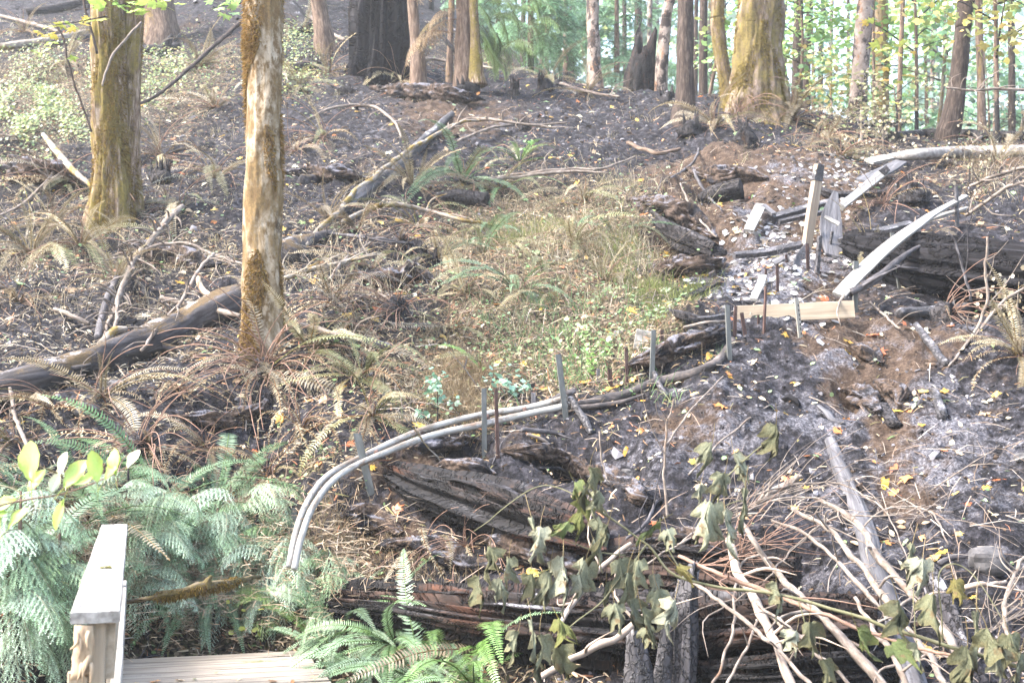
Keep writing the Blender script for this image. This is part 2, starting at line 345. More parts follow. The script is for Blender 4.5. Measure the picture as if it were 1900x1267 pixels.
M['leaf'] = leafmat('leaf_tissue', 0.30, 0.42, 0.5)
M['dryleaf'] = leafmat('dry_leaf_tissue', 0.22, 0.8, 0.2)
M['wilted'] = leafmat('wilted_leaf_tissue', 0.18, 0.75, 0.25, 0.4, 1.0)
M['needle'] = leafmat('needle_tissue', 0.25, 0.42, 0.55)
M['fuzz'] = leafmat('moss_strands', 0.25, 0.95, 0.1)
M['litter'] = leafmat('litter_bits', 0.1, 0.9, 0.15, 0.3)

def ground_material():
    m, n, l, b = newmat('burnt_forest_soil', 0.95, 0.15)
    te = n.new('ShaderNodeTexCoord'); o = te.outputs['Object']
    z = n.new('ShaderNodeSeparateColor'); l.new(attr(n, 'zone', 'Color'), z.inputs[0])
    n1 = noise(n, l, o, 2.3, 6, 0.62); n2 = noise(n, l, o, 11, 8, 0.7); n3 = noise(n, l, o, 48, 6, 0.7); n4 = noise(n, l, o, 5.1, 8, 0.65, 0.6)
    char = ramp(n, l, math_(n, l, 'ADD', math_(n, l, 'MULTIPLY', n2, 0.72), math_(n, l, 'MULTIPLY', n3, 0.28)),
        [(0.38, (0.0035,0.0033,0.004)), (0.48, (0.0135,0.0128,0.0155)), (0.57, (0.040,0.038,0.046)), (0.69, (0.14,0.136,0.157))])
    ash = ramp(n, l, n3, [(0.33, (0.018,0.0175,0.022)), (0.5, (0.085,0.083,0.097)), (0.68, (0.25,0.245,0.268))])
    soil = ramp(n, l, math_(n, l, 'ADD', math_(n, l, 'MULTIPLY', n2, 0.5), math_(n, l, 'MULTIPLY', n3, 0.5)),
        [(0.32, (0.010,0.0065,0.005)), (0.48, (0.048,0.032,0.023)), (0.68, (0.145,0.105,0.08))])
    vo = n.new('ShaderNodeTexVoronoi'); vo.inputs['Scale'].default_value = 42; l.new(o, vo.inputs['Vector'])
    vs = n.new('ShaderNodeSeparateColor'); l.new(vo.outputs['Color'], vs.inputs[0])
    lit = ramp(n, l, vs.outputs[0], [(0.0, (0.010,0.008,0.006)), (0.3, (0.045,0.032,0.022)), (0.5, (0.04,0.042,0.02)), (0.75, (0.095,0.07,0.048)), (1.0, (0.20,0.16,0.115))])
    c = char
    c = mixc(n, l, step(n, l, math_(n, l, 'ADD', z.outputs[1], math_(n, l, 'MULTIPLY', math_(n, l, 'SUBTRACT', n4, 0.5), 1.3)), 0.32, 0.62), c, soil)
    c = mixc(n, l, step(n, l, math_(n, l, 'ADD', z.outputs[2], math_(n, l, 'MULTIPLY', math_(n, l, 'SUBTRACT', math_(n, l, 'ADD', math_(n, l, 'MULTIPLY', n1, 0.62), math_(n, l, 'MULTIPLY', n2, 0.38)), 0.5), 4.6)), 0.40, 1.05), c, ash)
    c = mixc(n, l, step(n, l, math_(n, l, 'ADD', z.outputs[0], math_(n, l, 'MULTIPLY', math_(n, l, 'SUBTRACT', n2, 0.5), 3.2)), 0.35, 0.75), c, lit)
    l.new(c, b.inputs['Base Color'])
    h = math_(n, l, 'ADD', math_(n, l, 'MULTIPLY', n2, 0.7), math_(n, l, 'MULTIPLY', n3, 0.35))
    bump(n, l, b, h, 1.0, 0.06)
    return m
# ------------------------------------------------------------------ the hillside
CT = [  # photo pixel and distance in metres of points on the ground
 (-500,1267,7.6),(0,1267,8.0),(300,1267,9.5),(450,1190,9.9),(600,1262,9.35),(950,1267,8.2),(1300,1267,7.8),(1600,1267,7.5),(1900,1267,7.3),(2400,1267,7.0),
 (-500,1000,8.8),(0,1000,9.1),(300,1010,10.05),(600,1040,9.75),(950,1100,8.9),(1300,1020,8.9),(1600,1000,8.9),(1900,1000,8.6),(2400,1000,8.3),
 (-500,800,10.4),(0,800,10.7),(300,820,10.7),(600,880,10.3),(800,840,10.4),(950,850,10.2),(950,765,10.9),(950,710,11.7),(1150,800,10.4),(1300,850,9.8),(1600,800,10.3),(1900,800,9.9),(2400,800,9.5),
 (700,700,11.7),(1200,715,11.0),(1200,650,11.8),(1350,650,11.6),(1300,600,12.3),(1450,600,12.2),
 (-500,600,12.6),(0,600,12.9),(300,620,12.6),(480,660,12.1),(600,600,12.8),(800,600,13.0),(1000,600,13.1),(1600,600,12.3),(1750,570,12.7),(1900,600,11.6),(2400,600,11.2),
 (-500,400,15.8),(0,400,16.2),(200,415,16.0),(400,420,15.9),(600,400,16.3),(800,400,16.5),(1000,400,16.6),(1180,400,16.4),(1250,460,14.9),(1350,430,15.3),(1420,480,14.4),(1600,480,14.0),(1560,370,16.2),(1700,380,15.9),(1900,430,14.4),(2400,430,14),
 (-500,200,21.5),(0,200,22),(300,200,22.3),(600,220,21.0),(800,250,20.2),(1000,250,20.2),(1150,260,19.8),(1300,290,18.6),(1450,290,18.8),(1600,300,18.6),(1900,300,17.6),(2400,300,17.2),
 (-500,60,29),(0,60,29.5),(250,60,29.5),(450,80,28.5),(600,100,26.5),(700,140,24.8),(820,160,23.6),(950,175,23.0),(1100,185,22.8),(1270,215,21.5),(1420,205,22.4),(1600,245,21.8),(1780,265,20.6),(1900,270,20.3),(2400,270,20),
 (-500,-60,38),(0,-60,38),(300,-40,36),(600,0,32)]
ctrl = [tuple(P(*c)) for c in CT]
ctrl += [(1,28,9.0),(4,28,8.4),(8,28,7.4),(12,28,7.0),(18,28,6.8),(-2,32,11.5),(4,36,9.6),(10,38,7.8),(18,38,7.2),(-6,45,19),(3,48,13),(12,50,8.5),(25,50,7.5),
         (-25,60,30),(-8,62,26),(5,65,17),(20,65,9.5),(40,65,8.5),(-60,120,46),(-10,120,42),(30,120,16),(70,120,13),(-120,300,60),(0,300,50),(120,300,22),
         (-9,5,0.2),(-5,5.5,-.6),(-2,5,-1.3),(0,4.5,-1.4),(3,4.5,-.9),(7,5,-.6)]
ctrl = np.array(ctrl)
def tps_k(r2): return 0.5*r2*np.log(r2 + 1e-9)
def tps_fit(p, lam=0.02):
    xy = p[:, :2]; N = len(p)
    K = tps_k(((xy[:, None]-xy[None])**2).sum(-1)) + lam*np.eye(N)
    A = np.hstack([np.ones((N, 1)), xy])
    L = np.block([[K, A], [A.T, np.zeros((3, 3))]])
    return np.linalg.solve(L, np.concatenate([p[:, 2], [0, 0, 0]]))
# fit in a log-distance space so that near and far points weigh alike
def warp(x, y): return x/(y+4)*12, 9*np.log(y+4)
wx, wy = warp(ctrl[:, 0], ctrl[:, 1])
W_ = tps_fit(np.stack([wx, wy, ctrl[:, 2]], 1))
def base_h(x, y):
    u, v = warp(x, y); out = np.full(np.shape(u), W_[-3]) + W_[-2]*u + W_[-1]*v
    for i in range(len(wx)): out = out + W_[i]*tps_k((u-wx[i])**2 + (v-wy[i])**2)
    return out
NU, U0, U1 = 820, -0.58, 0.58
rows = np.concatenate([np.geomspace(4.5+4, 40+4, 620)-4, np.geomspace(41+4, 320, 40)-4]); NV = len(rows)
uu = np.linspace(U0, U1, NU)
GY = np.repeat(rows[:, None], NU, 1); GX = uu[None]*(GY+4)
H0 = base_h(GX, GY)
# screen position of every ground vertex (used once, to lay out soil zones and hollows at their real places)
def proj(x, y, z):
    dz = z-EYE.z; zc = y*CP + dz*SP
    return CX + F*x/zc, CY - F*(dz*CP - y*SP)/zc
PX, PY = proj(GX, GY, H0)
def blobs(lst):
    out = np.zeros_like(PX)
    for (x, y, rx, ry, wgt) in lst: out = out + wgt*np.exp(-(((PX-x)/rx)**2 + ((PY-y)/ry)**2))
    return out
zG = blobs([(330,230,90,70,.45),(60,130,110,50,.4),(420,110,60,50,.4),(590,110,50,40,.35),(150,50,120,30,.35),(980,400,190,90,1.0),(1080,520,130,130,1.0),(900,560,140,110,.85),(1050,660,170,60,1.0),(760,700,140,50,.6),(850,760,130,40,.7),(560,800,60,60,.2),
            (90,200,130,90,.9),(330,150,120,60,.5),(560,150,60,40,.4),(350,460,110,60,.5),(600,470,100,70,.35),(300,1100,420,170,1.2),(700,1230,330,60,.9),(590,860,70,40,.5),(30,330,90,70,.3),
            (100,460,170,60,.35),(620,640,130,40,.4),(900,100,160,40,.5),(1060,100,160,40,.5),(1250,620,70,40,.6),(1840,320,110,50,.35),(1620,280,140,40,.4),(30,700,60,60,.2)])
zS = blobs([(1640,760,36,120,.8),(1575,720,40,70,.6),(1690,900,60,80,.5),(1700,640,160,60,.5),(1520,640,80,40,.4),(1860,760,80,80,.4),(1330,800,80,60,.4),(1760,860,60,90,.3),(480,560,60,60,.3),(820,230,120,40,.4),(330,60,200,50,.4),(1420,470,70,70,.3),(1330,330,190,60,.85),(1260,470,120,60,.8),(1440,400,160,80,.7),(1480,520,160,60,.6),(1600,350,160,50,.4),(880,200,200,60,.4),(700,130,120,50,.3),(1620,700,120,110,.45),(1250,780,110,60,.5),
            (760,860,120,50,.75),(680,990,120,60,.8),(1050,1050,200,60,.35),(400,800,160,80,.3),(1850,300,130,50,.6),(1230,960,130,40,.3),(640,310,130,40,.4),(300,560,140,80,.2),(1680,920,70,120,.4),(950,800,120,40,.4)])
zA = blobs([(1440,500,100,70,1.2),(1360,560,80,30,.8),(1500,340,110,40,.6),(1400,410,70,40,.4),(1450,720,190,120,.62),(1720,840,240,170,.45),(1280,850,150,90,.5),(1000,230,220,60,.35),(650,250,140,60,.3),(300,340,200,60,.25),(1620,480,100,50,.5),
            (400,620,120,80,.25),(640,380,90,50,.4),(1840,900,160,200,.45),(720,560,120,60,.25),(1000,850,80,40,.4),(1560,1060,120,90,.5)])
zone = np.clip(np.stack([zG, zS, zA], -1), 0, 1)
# relief
burn = 1-np.clip(zG, 0, 1)*.5
fade = np.clip(1.2-GY/60, .15, 1)
H = H0 + 0.42*fbm(GX*.55, GY*.55, 1, 3) + (0.30*fbm(GX*1.7, GY*1.7, 2, 4) + 0.13*fbm(GX*5.5, GY*5.5, 3, 3, .6)*burn)*fade
cl = np.abs(fbm(GX*9, GY*9, 7, 3, .6))
H += 0.12*(0.16-cl)*burn*fade + 0.03*fbm(GX*22, GY*22, 9, 2)*burn*fade
def hollow(lst):
    global H
    for (px, py, Y, r, d) in lst:
        c = P(px, py, Y)
        j = np.sqrt((GX-c.x)**2 + (GY-c.y)**2)*(1+.8*fbm(GX*3, GY*3, 21, 3))
        H = H - d*np.exp(-(j/r)**2)
hollow([(875,832,10.4,.20,.5),(760,852,10.3,.16,.3),(1140,882,10.0,.24,.45),(1060,855,10.2,.2,.35),(1480,1060,8.8,.24,.35),(1610,640,11.9,.10,.30),(1590,735,11.0,.13,.35),(1650,730,11.0,.14,.22),(1560,770,10.7,.12,.2),
        (1275,440,15.2,.36,.75),(1310,455,15.0,.22,.4),(1340,368,16.6,.34,.6),(600,330,18,.30,.45),(590,345,17.6,.2,.25),(500,760,11.3,.18,.25),(300,330,18.4,.25,.3),(780,490,14.8,.25,.35),(1290,270,19.0,.25,.3),
        (830,355,17.1,.2,.3),(700,165,24.2,.2,.3),(680,950,9.9,.2,.2),(1290,650,11.6,.2,.1),(1240,690,11.2,.12,.15),(20,300,19,.4,.5),(260,480,14.8,.3,.3),(1750,520,13.6,.4,.25),(1850,560,12.6,.35,.25),(1890,545,12.4,.5,.4),
        (1600,680,11.5,.09,.15),(1575,755,10.8,.1,.15),(1700,690,11.4,.12,-.12),(1550,690,11.4,.14,-.1),(1520,760,10.8,.14,-.08)])
# bank lips and mounds
hollow([(1240,385,16.8,.35,-.30),(1330,300,18.4,.4,-.2),(880,870,10.05,.35,-.10),(1170,850,10.25,.2,-.12),(950,815,10.5,.2,-.08),(1360,540,13.3,.15,-.05),(1265,625,12.0,.18,-.12),(1310,640,11.8,.18,-.12),(1200,690,11.35,.14,-.10)])

def gi(x, y):
    j = np.interp(y, rows, np.arange(NV)); u = (x/(y+4)-U0)/(U1-U0)*(NU-1)
    return np.clip(j, 0, NV-1.001), np.clip(u, 0, NU-1.001)
def bil(A, j, i):
    j0 = j.astype(int); i0 = i.astype(int); fj = j-j0; fi = i-i0
    if A.ndim == 3: fj = fj[..., None]; fi = fi[..., None]
    return (A[j0, i0]*(1-fi)+A[j0, i0+1]*fi)*(1-fj) + (A[j0+1, i0]*(1-fi)+A[j0+1, i0+1]*fi)*fj
def hz(x, y):
    j, i = gi(np.atleast_1d(np.asarray(x, float)), np.atleast_1d(np.asarray(y, float)))
    r = bil(H, j, i); return float(r[0]) if np.isscalar(x) else r
def normal(x, y, e=0.12):
    n = Vector((-(hz(x+e, y)-hz(x-e, y))/(2*e), -(hz(x, y+e)-hz(x, y-e))/(2*e), 1)); return n.normalized()
_ys = np.geomspace(5, 200, 1400)
def G(px, py):
    """the place on the ground seen at a photo pixel"""
    d = ray(px, py); k = _ys/d.y
    z = EYE.z + d.z*k - hz(d.x*k, _ys)
    i = np.argmax(z < 0)
    if not (z < 0).any(): i = len(_ys)-1
    if i == 0: i = 1
    a, b = z[i-1], z[i]; t = a/(a-b) if a != b else 0
    Y = _ys[i-1]*(1-t) + _ys[i]*t
    return P(px, py, Y)
def on(px, py, lift=0.0, near=1.0):
    """a place at this pixel whose foot stands 'lift' pixels lower on the ground"""
    return P(px, py, G(px, py+lift).y*near)

gm = ground_material()
mb = MB()
V = np.stack([GX, GY, H], -1).reshape(-1, 3)
a_ = (np.arange(NV-1)[:, None]*NU + np.arange(NU-1)[None]).ravel()
mb.add(V, np.stack([a_, a_+1, a_+NU+1, a_+NU], 1))
hill = mb.build('hillside', gm); tag(hill, kind='structure')
za = hill.data.attributes.new('zone', 'FLOAT_COLOR', 'POINT')
za.data.foreach_set('color', np.concatenate([zone, np.ones((NV, NU, 1))], -1).astype(np.float32).ravel())
# the valley floor under everything, out to the horizon
mb = MB(); g_ = np.linspace(-1, 1, 41); g_ = np.sign(g_)*np.abs(g_)**2*400
gx, gy = np.meshgrid(g_, g_); gz = -3.2 + .5*fbm(gx*.05, gy*.05, 4)
k_ = (np.arange(40)[:, None]*41 + np.arange(40)[None]).ravel()
mb.add(np.stack([gx, gy, gz], -1).reshape(-1, 3), np.stack([k_, k_+1, k_+42, k_+41], 1), (1,1,1))
vf = mb.build('forest_floor', gm); tag(vf, kind='structure')
za = vf.data.attributes.new('zone', 'FLOAT_COLOR', 'POINT'); za.data.foreach_set('color', np.tile([1, 0, 0, 1], 41*41).astype(np.float32))

def gsample(N, wfn, vmax=None):
    """random places on the ground in view, weighted by wfn(px, py, zone)"""
    out = []; got = 0
    jm = np.searchsorted(rows, vmax or 40)
    while got < N:
        j = rng.uniform(0, jm, 6*N); i = rng.uniform(0, NU-2, 6*N)
        px = bil(PX, j, i); py = bil(PY, j, i); zz = bil(zone, j, i)
        k = (px > -60) & (px < 1960) & (py > -40) & (py < 1300)
        k &= rng.random(6*N) < wfn(px, py, zz)
        out.append(np.stack([bil(GX, j, i), bil(GY, j, i), bil(H, j, i), px, py], -1)[k]); got += k.sum()
        if len(out) > 60: break
    o = np.concatenate(out)[:N]; e = 0.1
    nx = -(hz(o[:, 0]+e, o[:, 1])-hz(o[:, 0]-e, o[:, 1]))/(2*e); ny = -(hz(o[:, 0], o[:, 1]+e)-hz(o[:, 0], o[:, 1]-e))/(2*e)
    n = np.stack([nx, ny, np.ones(len(o))], 1); n /= np.linalg.norm(n, axis=1)[:, None]
    return o[:, :3], n, o[:, 3], o[:, 4]
# ------------------------------------------------------------------ trees
def fuzz(mb, c, r, N, L, cols, side=None, smin=0.0, smax=1.0, cl=9, seed=0, hang=0.7, thr=.45):
    """short strands of moss standing off a trunk, in patches"""
    n = len(c); s = rng.uniform(smin, smax, N)*(n-1); i = np.minimum(s.astype(int), n-2); t = (s-i)[:, None]
    a = rng.uniform(0, 2*pi, N)
    p = c[i]*(1-t) + c[i+1]*t; rr = r[i]*(1-t[:, 0]) + r[i+1]*t[:, 0]
    keep = (vnoise(np.cos(a)*1.3+seed*3.7, np.sin(a)*1.3 + p[:, 2]*1.6, seed) > thr)
    a, p, rr = a[keep], p[keep], rr[keep]; N = len(a)
    o = np.stack([np.cos(a), np.sin(a), np.zeros(N)], 1)
    d = o*rng.uniform(.3, 1, (N, 1)) + np.array([0, 0, -hang])*rng.uniform(.3, 1.2, (N, 1)) + rng.normal(0, .25, (N, 3))
    d /= np.linalg.norm(d, axis=1)[:, None]; L_ = L*rng.uniform(.4, 1.3, (N, 1))
    b = p + o*(rr*.97)[:, None]; sd = np.cross(d, rng.normal(0, 1, (N, 3))); sd /= np.linalg.norm(sd, axis=1)[:, None]
    wd = L_*.13
    v = np.stack([b-sd*wd, b+sd*wd, b+d*L_], 1).reshape(-1, 3)
    tc = np.array(cols)[rng.integers(0, len(cols), N)]*rng.uniform(.7, 1.25, (N, 1))
    mb.add(v, np.arange(3*N).reshape(-1, 3), np.repeat(tc, 3, 0))

def trunk_path(pts, Y, up=7.0, foot=0.7):
    """pts: (px, py, width px) from the foot upward, all at distance Y; carried on above the frame"""
    c = [P(x, y, Y) for x, y, w_ in pts]; r = [w_/2/F*Y for x, y, w_ in pts]
    d = (c[-1]-c[-2]).normalized()
    base = c[0] - Vector((0, 0, foot)); c = [base] + c; r = [r[0]*1.35] + r
    d.z = max(d.z, .9)
    c.append(c[-1] + d*up*.5 + Vector((R.uniform(-.1,.1), R.uniform(-.1,.1), 0))); r.append(r[-1]*.86)
    c.append(c[-1] + d*up*.5); r.append(r[-1]*.7)
    return c, r
def tree(name, label, pts, mat, Y=None, up=7.0, seg=20, n=60, lump=.10, ridge=.06, rf=5, seed=0, flare=1.0, moss=None, group=None, limbs=0, roots=3, cat='tree'):
    if Y is None: Y = G(pts[0][0], min(pts[0][1], 1200)).y
    c, r = trunk_path(pts, Y, up)
    o = thing(name, label, cat, (c[0].x, c[0].y, c[0].z), group)
    rel = [p - c[0] for p in c]
    mb = MB(); cc, rr = tube(mb, rel, r, seg, n, lump, 2.0, ridge, rf, True, (1,1,1), seed)
    for k in range(0):
        a = k*2*pi/max(1, roots) + R.uniform(-.5, .5); q = Vector((math.cos(a), math.sin(a), 0)); w0 = r[1]
        e = c[0] + q*w0*1.75; e.z = hz(e.x, e.y) - .04; e = e-c[0]
        tube(mb, [Vector((0, 0, .25+w0*1.0)) + q*w0*.45, Vector((0, 0, .18)) + q*w0*.95, e], [w0*.42, w0*.30, w0*.12], 8, 8, .2, 4, ridge, rf, False, (1,1,1), seed+k)
    mb.build('trunk', mat, o)
    for k in range(limbs):
        s_ = R.uniform(.55, .95); i = int(s_*(n-1)); a = R.uniform(0, 2*pi); L = R.uniform(.8, 1.8)
        q = Vector((math.cos(a), math.sin(a), R.uniform(-.1, .4))); b = Vector(cc[i])
        mb = MB(); tube(mb, [b, b+q*L*.5, b+q*L+Vector((0, 0, -.2))], [rr[i]*.22, rr[i]*.15, .006], 6, 12, .1, 3, 0, 5, True, (1,1,1), seed+k, wob=.04)
        mb.build('limb', mat, o)
    if moss:
        N, L, cols, s0, s1, thr = moss
        mb = MB(); fuzz(mb, cc, rr, N, L, cols, None, s0, s1, 9, seed, .7, thr)
        tag(mb.build('moss', M['fuzz'], o), kind='stuff')
    return o, c[0], cc, rr
MC = [(.19,.13,.03), (.155,.10,.026), (.25,.175,.055), (.13,.08,.025)]
MY = [(.20,.15,.035), (.165,.12,.03), (.26,.20,.06), (.14,.095,.028)]
# twin mossy maple, left
yt = G(205, 408).y
o, b0, cc, rr = tree('mossy_maple', 'stout moss-grown maple with twin trunks standing left of the pale mossy tree', [(205,408,88),(207,360,74),(205,290,64),(203,200,60),(201,100,58),(199,0,57)], M['moss_maple'], yt, 6, 72, 120, .12, .11, 10, 3,
     moss=(20000, .045, MC, .06, .75, .42), roots=5)
mb = MB()
c2 = [P(x, y, yt+.25)-b0 for x, y in [(228,400),(232,330),(236,240),(240,120),(247,0),(255,-160),(262,-330)]]
cq, rq = tube(mb, c2, [.26,.20,.165,.15,.14,.13,.10], 56, 100, .12, 2, .12, 9, True, (1,1,1), 8)
mb.build('trunk', M['moss_maple'], o)
mb = MB(); fuzz(mb, cq, rq, 10000, .045, MC, None, .05, .8, 9, 4, .7, .48); tag(mb.build('moss', M['fuzz'], o), kind='stuff')
# the pale mossy tree in front
tree('mossy_alder', 'straight pale-barked tree furred with golden moss, its foot among scorched fronds left of centre',
     [(487,655,92),(486,610,78),(486,520,73),(488,400,71),(490,250,68),(489,120,68),(488,0,70)], M['moss_alder'], None, 6, 64, 160, .10, .05, 9, 12,
     moss=(46000, .048, [(.22,.135,.045), (.18,.105,.035), (.28,.185,.08), (.17,.115,.03)], .05, .78, .42), roots=0)
# behind, along the crest
tree('brown_trunk', 'thick brown tree foot behind the twin mossy maple at the top left', [(296,75,72),(294,40,62),(290,0,60)], M['brown_bark'], None, 6, 16, 40, .1, .12, 5, 5)
tree('brown_trunk', 'slim brown scorched trunk between the pale mossy tree and the big black stump', [(602,92,42),(598,50,34),(590,0,30)], M['brown_bark'], None, 6, 14, 40, .1, .08, 5, 6)
tree('cedar', 'slim reddish trunk standing right against the big black stump', [(776,132,32),(772,80,22),(765,0,20)], M['brown_bark'], 23.4, 6, 12, 40, .08, .08, 5, 7, roots=4)
tree('conifer', 'slender bare trunk between the reddish trunk and the double-stemmed conifer', [(834,128,14),(836,60,11),(838,0,11)], M['brown_bark'], 24.5, 6, 10, 30, .08, .05, 5, 9, roots=2)
o, b0, cc, rr = tree('hemlock', 'double-stemmed brown conifer with drooping green boughs on the crest', [(862,132,44),(862,80,36),(862,0,36)], M['brown_bark'], 23.2, 7, 14, 40, .08, .10, 5, 10, roots=4)
HEM = (o, b0)
mb = MB(); c2 = [P(x, y, 23.0)-b0 for x, y in [(886,160),(884,134),(881,60),(878,0),(872,-200)]]
tube(mb, c2, [.2,.15,.09,.085,.06], 12, 30, .08, 2, .08, 5, True, (1,1,1), 4); mb.build('trunk', M['moss_maple'], o)
tree('scorched_birch', 'pale trunk with black peeling scorch patches standing behind the crest right of centre', [(1104,160,34),(1103,120,26),(1101,60,24),(1100,0,22)], M['birch'], 27, 6, 12, 44, .14, .0, 5, 13, roots=2)
tree('scorched_birch', 'slightly leaning pale patchy trunk beside the split charred snag', [(1226,170,26),(1230,100,22),(1236,40,20),(1243,0,19)], M['birch'], 25, 6, 12, 44, .14, .0, 5, 14, roots=2)
tree('dark_conifer', 'straight dark charred trunk on the crest left of the thick moss-covered maple', [(1268,213,44),(1272,190,37),(1272,120,34),(1273,0,31)], M['dark_bark'], 20.8, 7, 16, 50, .06, .10, 6, 15, roots=4)
tree('curved_maple', 'curved slender moss-covered trunk joined beside the thick moss-covered maple', [(1352,190,30),(1346,150,26),(1336,90,27),(1331,40,26),(1332,0,24)], M['big_moss'], 22.2, 6, 14, 50, .08, .04, 5, 16,
     moss=(2500, .05, MY, .05, .8, .4), roots=2)
tree('thick_mossy_maple', 'thickest moss-covered tree on the crest with a wide flared foot', [(1402,200,120),(1404,170,100),(1405,120,89),(1408,60,84),(1410,0,82)], M['big_moss'], 21.6, 8, 80, 110, .10, .10, 9, 17,
     moss=(22000, .055, MY, .1, .8, .40), roots=6)
tree('patchy_trunk', 'grey-brown patchy trunk rising in front of the white sky gap', [(1590,236,42),(1592,190,34),(1598,100,32),(1606,0,30)], M['birch'], 22.6, 8, 16, 60, .08, .05, 5, 18, roots=3)
tree('yellow_mossy_trunk', 'pale yellow-green mossy trunk just right of the grey-brown patchy trunk', [(1634,232,30),(1636,160,27),(1634,80,28),(1632,0,30)], M['big_moss'], 27, 8, 14, 40, .08, .04, 5, 19, moss=(1800, .06, MY, .1, .7, .45), roots=2)
tree('sapling_trunk', 'thin pole-like sapling trunk between the yellow mossy trunk and the leaning dark tree', [(1667,252,11),(1669,170,10),(1672,80,9),(1675,0,9)], M['brown_bark'], 21.3, 7, 8, 30, .06, .0, 5, 20, roots=0)
tree('sapling_trunk', 'very thin upright stem touching the grey-brown patchy trunk', [(1622,222,6),(1621,120,6),(1620,0,6)], M['brown_bark'], 24, 7, 8, 30, .06, .0, 5, 21, roots=0)
tree('leaning_tree', 'dark brown tree leaning right above the fallen white log', [(1755,258,46),(1764,225,42),(1778,140,34),(1786,60,30),(1793,0,32)], M['dark_bark'], 20.6, 8, 18, 60, .07, .10, 6, 22, roots=3)
tree('mossy_snag', 'small brown trunk standing just behind the leaning dark brown tree', [(1822,232,18),(1820,150,16),(1817,60,14),(1816,0,14)], M['brown_bark'], 24, 8, 10, 40, .08, .06, 5, 23, roots=2)
# hazy trunks deeper in the wood
far = [(1304,190,17,27,1306,'dark'),(1290,180,9,33,1292,'dark'),(1478,198,20,27,1482,'dark'),(1494,185,15,31,1503,'dark'),(1520,185,11,36,1528,'dark'),(1452,200,10,30,1458,'dark'),
       (1205,150,10,38,1206,'pale'),(1182,140,14,42,1184,'dark'),(1160,140,9,40,1158,'dark'),(1140,150,12,45,1140,'dark'),(1540,200,8,44,1544,'pale'),(1700,220,9,33,1704,'dark'),(1730,225,8,38,1732,'pale'),
       (1846,225,9,32,1850,'pale'),(1878,240,14,30,1876,'dark'),(1060,120,12,48,1062,'dark'),(1012,110,9,52,1010,'dark'),(970,130,10,46,972,'dark'),(1654,215,10,36,1656,'pale'),(1574,215,7,40,1574,'dark'),(735,60,14,36,737,'dark'),(650,20,12,40,650,'dark'),(545,30,9,38,546,'dark')]
FARL = ['dark trunk in the haze between the straight charred trunk and the curved slender trunk','thin dark hazy trunk touching the right side of the straight charred trunk','widest dark trunk in the haze right of the thick moss-covered maple','dark trunk leaning slightly right beside the widest hazy dark trunk','thin dark trunk in the haze left of the white sky gap','dark trunk half hidden by the right side of the thick moss-covered maple',
 'pale hazy trunk just behind the split charred snag','dark trunk in the haze rising out of the split charred snag','thin dark trunk in the haze left of the split charred snag','far dark trunk midway between the scorch-patched pale trunk and the charred snag','pale thin trunk at the left edge of the white sky gap','thin dark trunk in the haze right of the pole-like sapling trunk','pale trunk in the haze left of the leaning dark tree','pale trunk in the haze right of the small brown trunk','dark trunk in the haze nearest the right edge',
 'dark trunk in the haze left of the scorch-patched pale trunk','thin dark hazy trunk behind the low black burnt fern crowns','dark hazy trunk behind the upright black burnt fern crown','thin pale hazy trunk left of the pole-like sapling trunk','thin dark trunk standing inside the white sky gap','dark trunk seen between the black stump and the slim reddish trunk','dark thin trunk left of the huge black burnt stump','thin dark trunk right of the top of the pale mossy tree']
far, FARL = [[q for i, q in enumerate(S_) if i not in (5, 9, 11, 16, 18)] for S_ in (far, FARL)]
for k, (x, y, wd, Y, xt, kd) in enumerate(far):
    b = P(x, y, Y); gz = hz(b.x, b.y); yb = pix((b.x, b.y, gz))[1]
    tree('forest_trunk', FARL[k],
         [(x, min(yb, 420), wd*1.15), (x+(xt-x)*.4, 100 if yb > 130 else yb-60, wd), (xt, 0 if yb > 60 else yb-120, wd*.9)], M['dark_bark' if kd == 'dark' else 'birch'], Y, 9, 8, 20, .08, .05, 4, 30+k,
         group='dark trunks in the haze' if kd == 'dark' else 'pale trunks in the haze', limbs=2, roots=0)

# ------------------------------------------------------------------ stumps and snags
def stump(name, label, pts, mat, Y=None, seg=40, n=26, ridge=.12, jag=.3, seed=0, rf=7, roots=4, flat=1.0, cat='stump', top=True):
    if Y is None: Y = G(pts[0][0], pts[0][1]).y
    c = [P(x, y, Y) for x, y, w_ in pts]; r = [w_/2/F*Y for x, y, w_ in pts]
    Rb = r[0]; c = [c[0]-Vector((0, 0, .3))] + c; r = [r[0]*1.1] + r
    o = thing(name, label, cat, tuple(c[1])); rel = [p-c[1] for p in c]
    mb = MB(); tube(mb, rel, r, seg, n, .10, 1.2/max(Rb, .1)*.5, ridge, rf, True, (1,1,1), seed, flat, jag=jag, zs=.35)
    mb.build('body', mat, o)
    for k in range(roots):
        a = k*2*pi/roots + R.uniform(-.4, .4); q = Vector((math.cos(a), math.sin(a)*flat, 0))
        e = c[1] + q*Rb*1.7; e.z = hz(e.x, e.y)-.05; e = e-c[1]
        mb = MB(); tube(mb, [q*Rb*.55+Vector((0, 0, Rb*.8)), q*Rb*1.0+Vector((0, 0, .06)), e], [Rb*.32, Rb*.26, Rb*.06], 8, 8, .2, 4, ridge, rf, True, (1,1,1), seed+k)
        mb.build('root', mat, o)
    return o, c[1]
stump('burnt_stump', 'huge black burnt stump with fluted sides on the crest', [(702,140,112),(704,110,106),(706,60,104),(708,10,102),(709,-50,96),(709,-95,90)], M['stump'], 24.9, 96, 50, .26, .6, 2, 7, 0)
stump('charred_snag', 'split charred snag standing before the leaning patchy pale trunk', [(1188,150,62),(1190,125,56),(1194,95,40)], M['rot'], 25.5, 30, 16, .16, .5, 5, 6, 3)
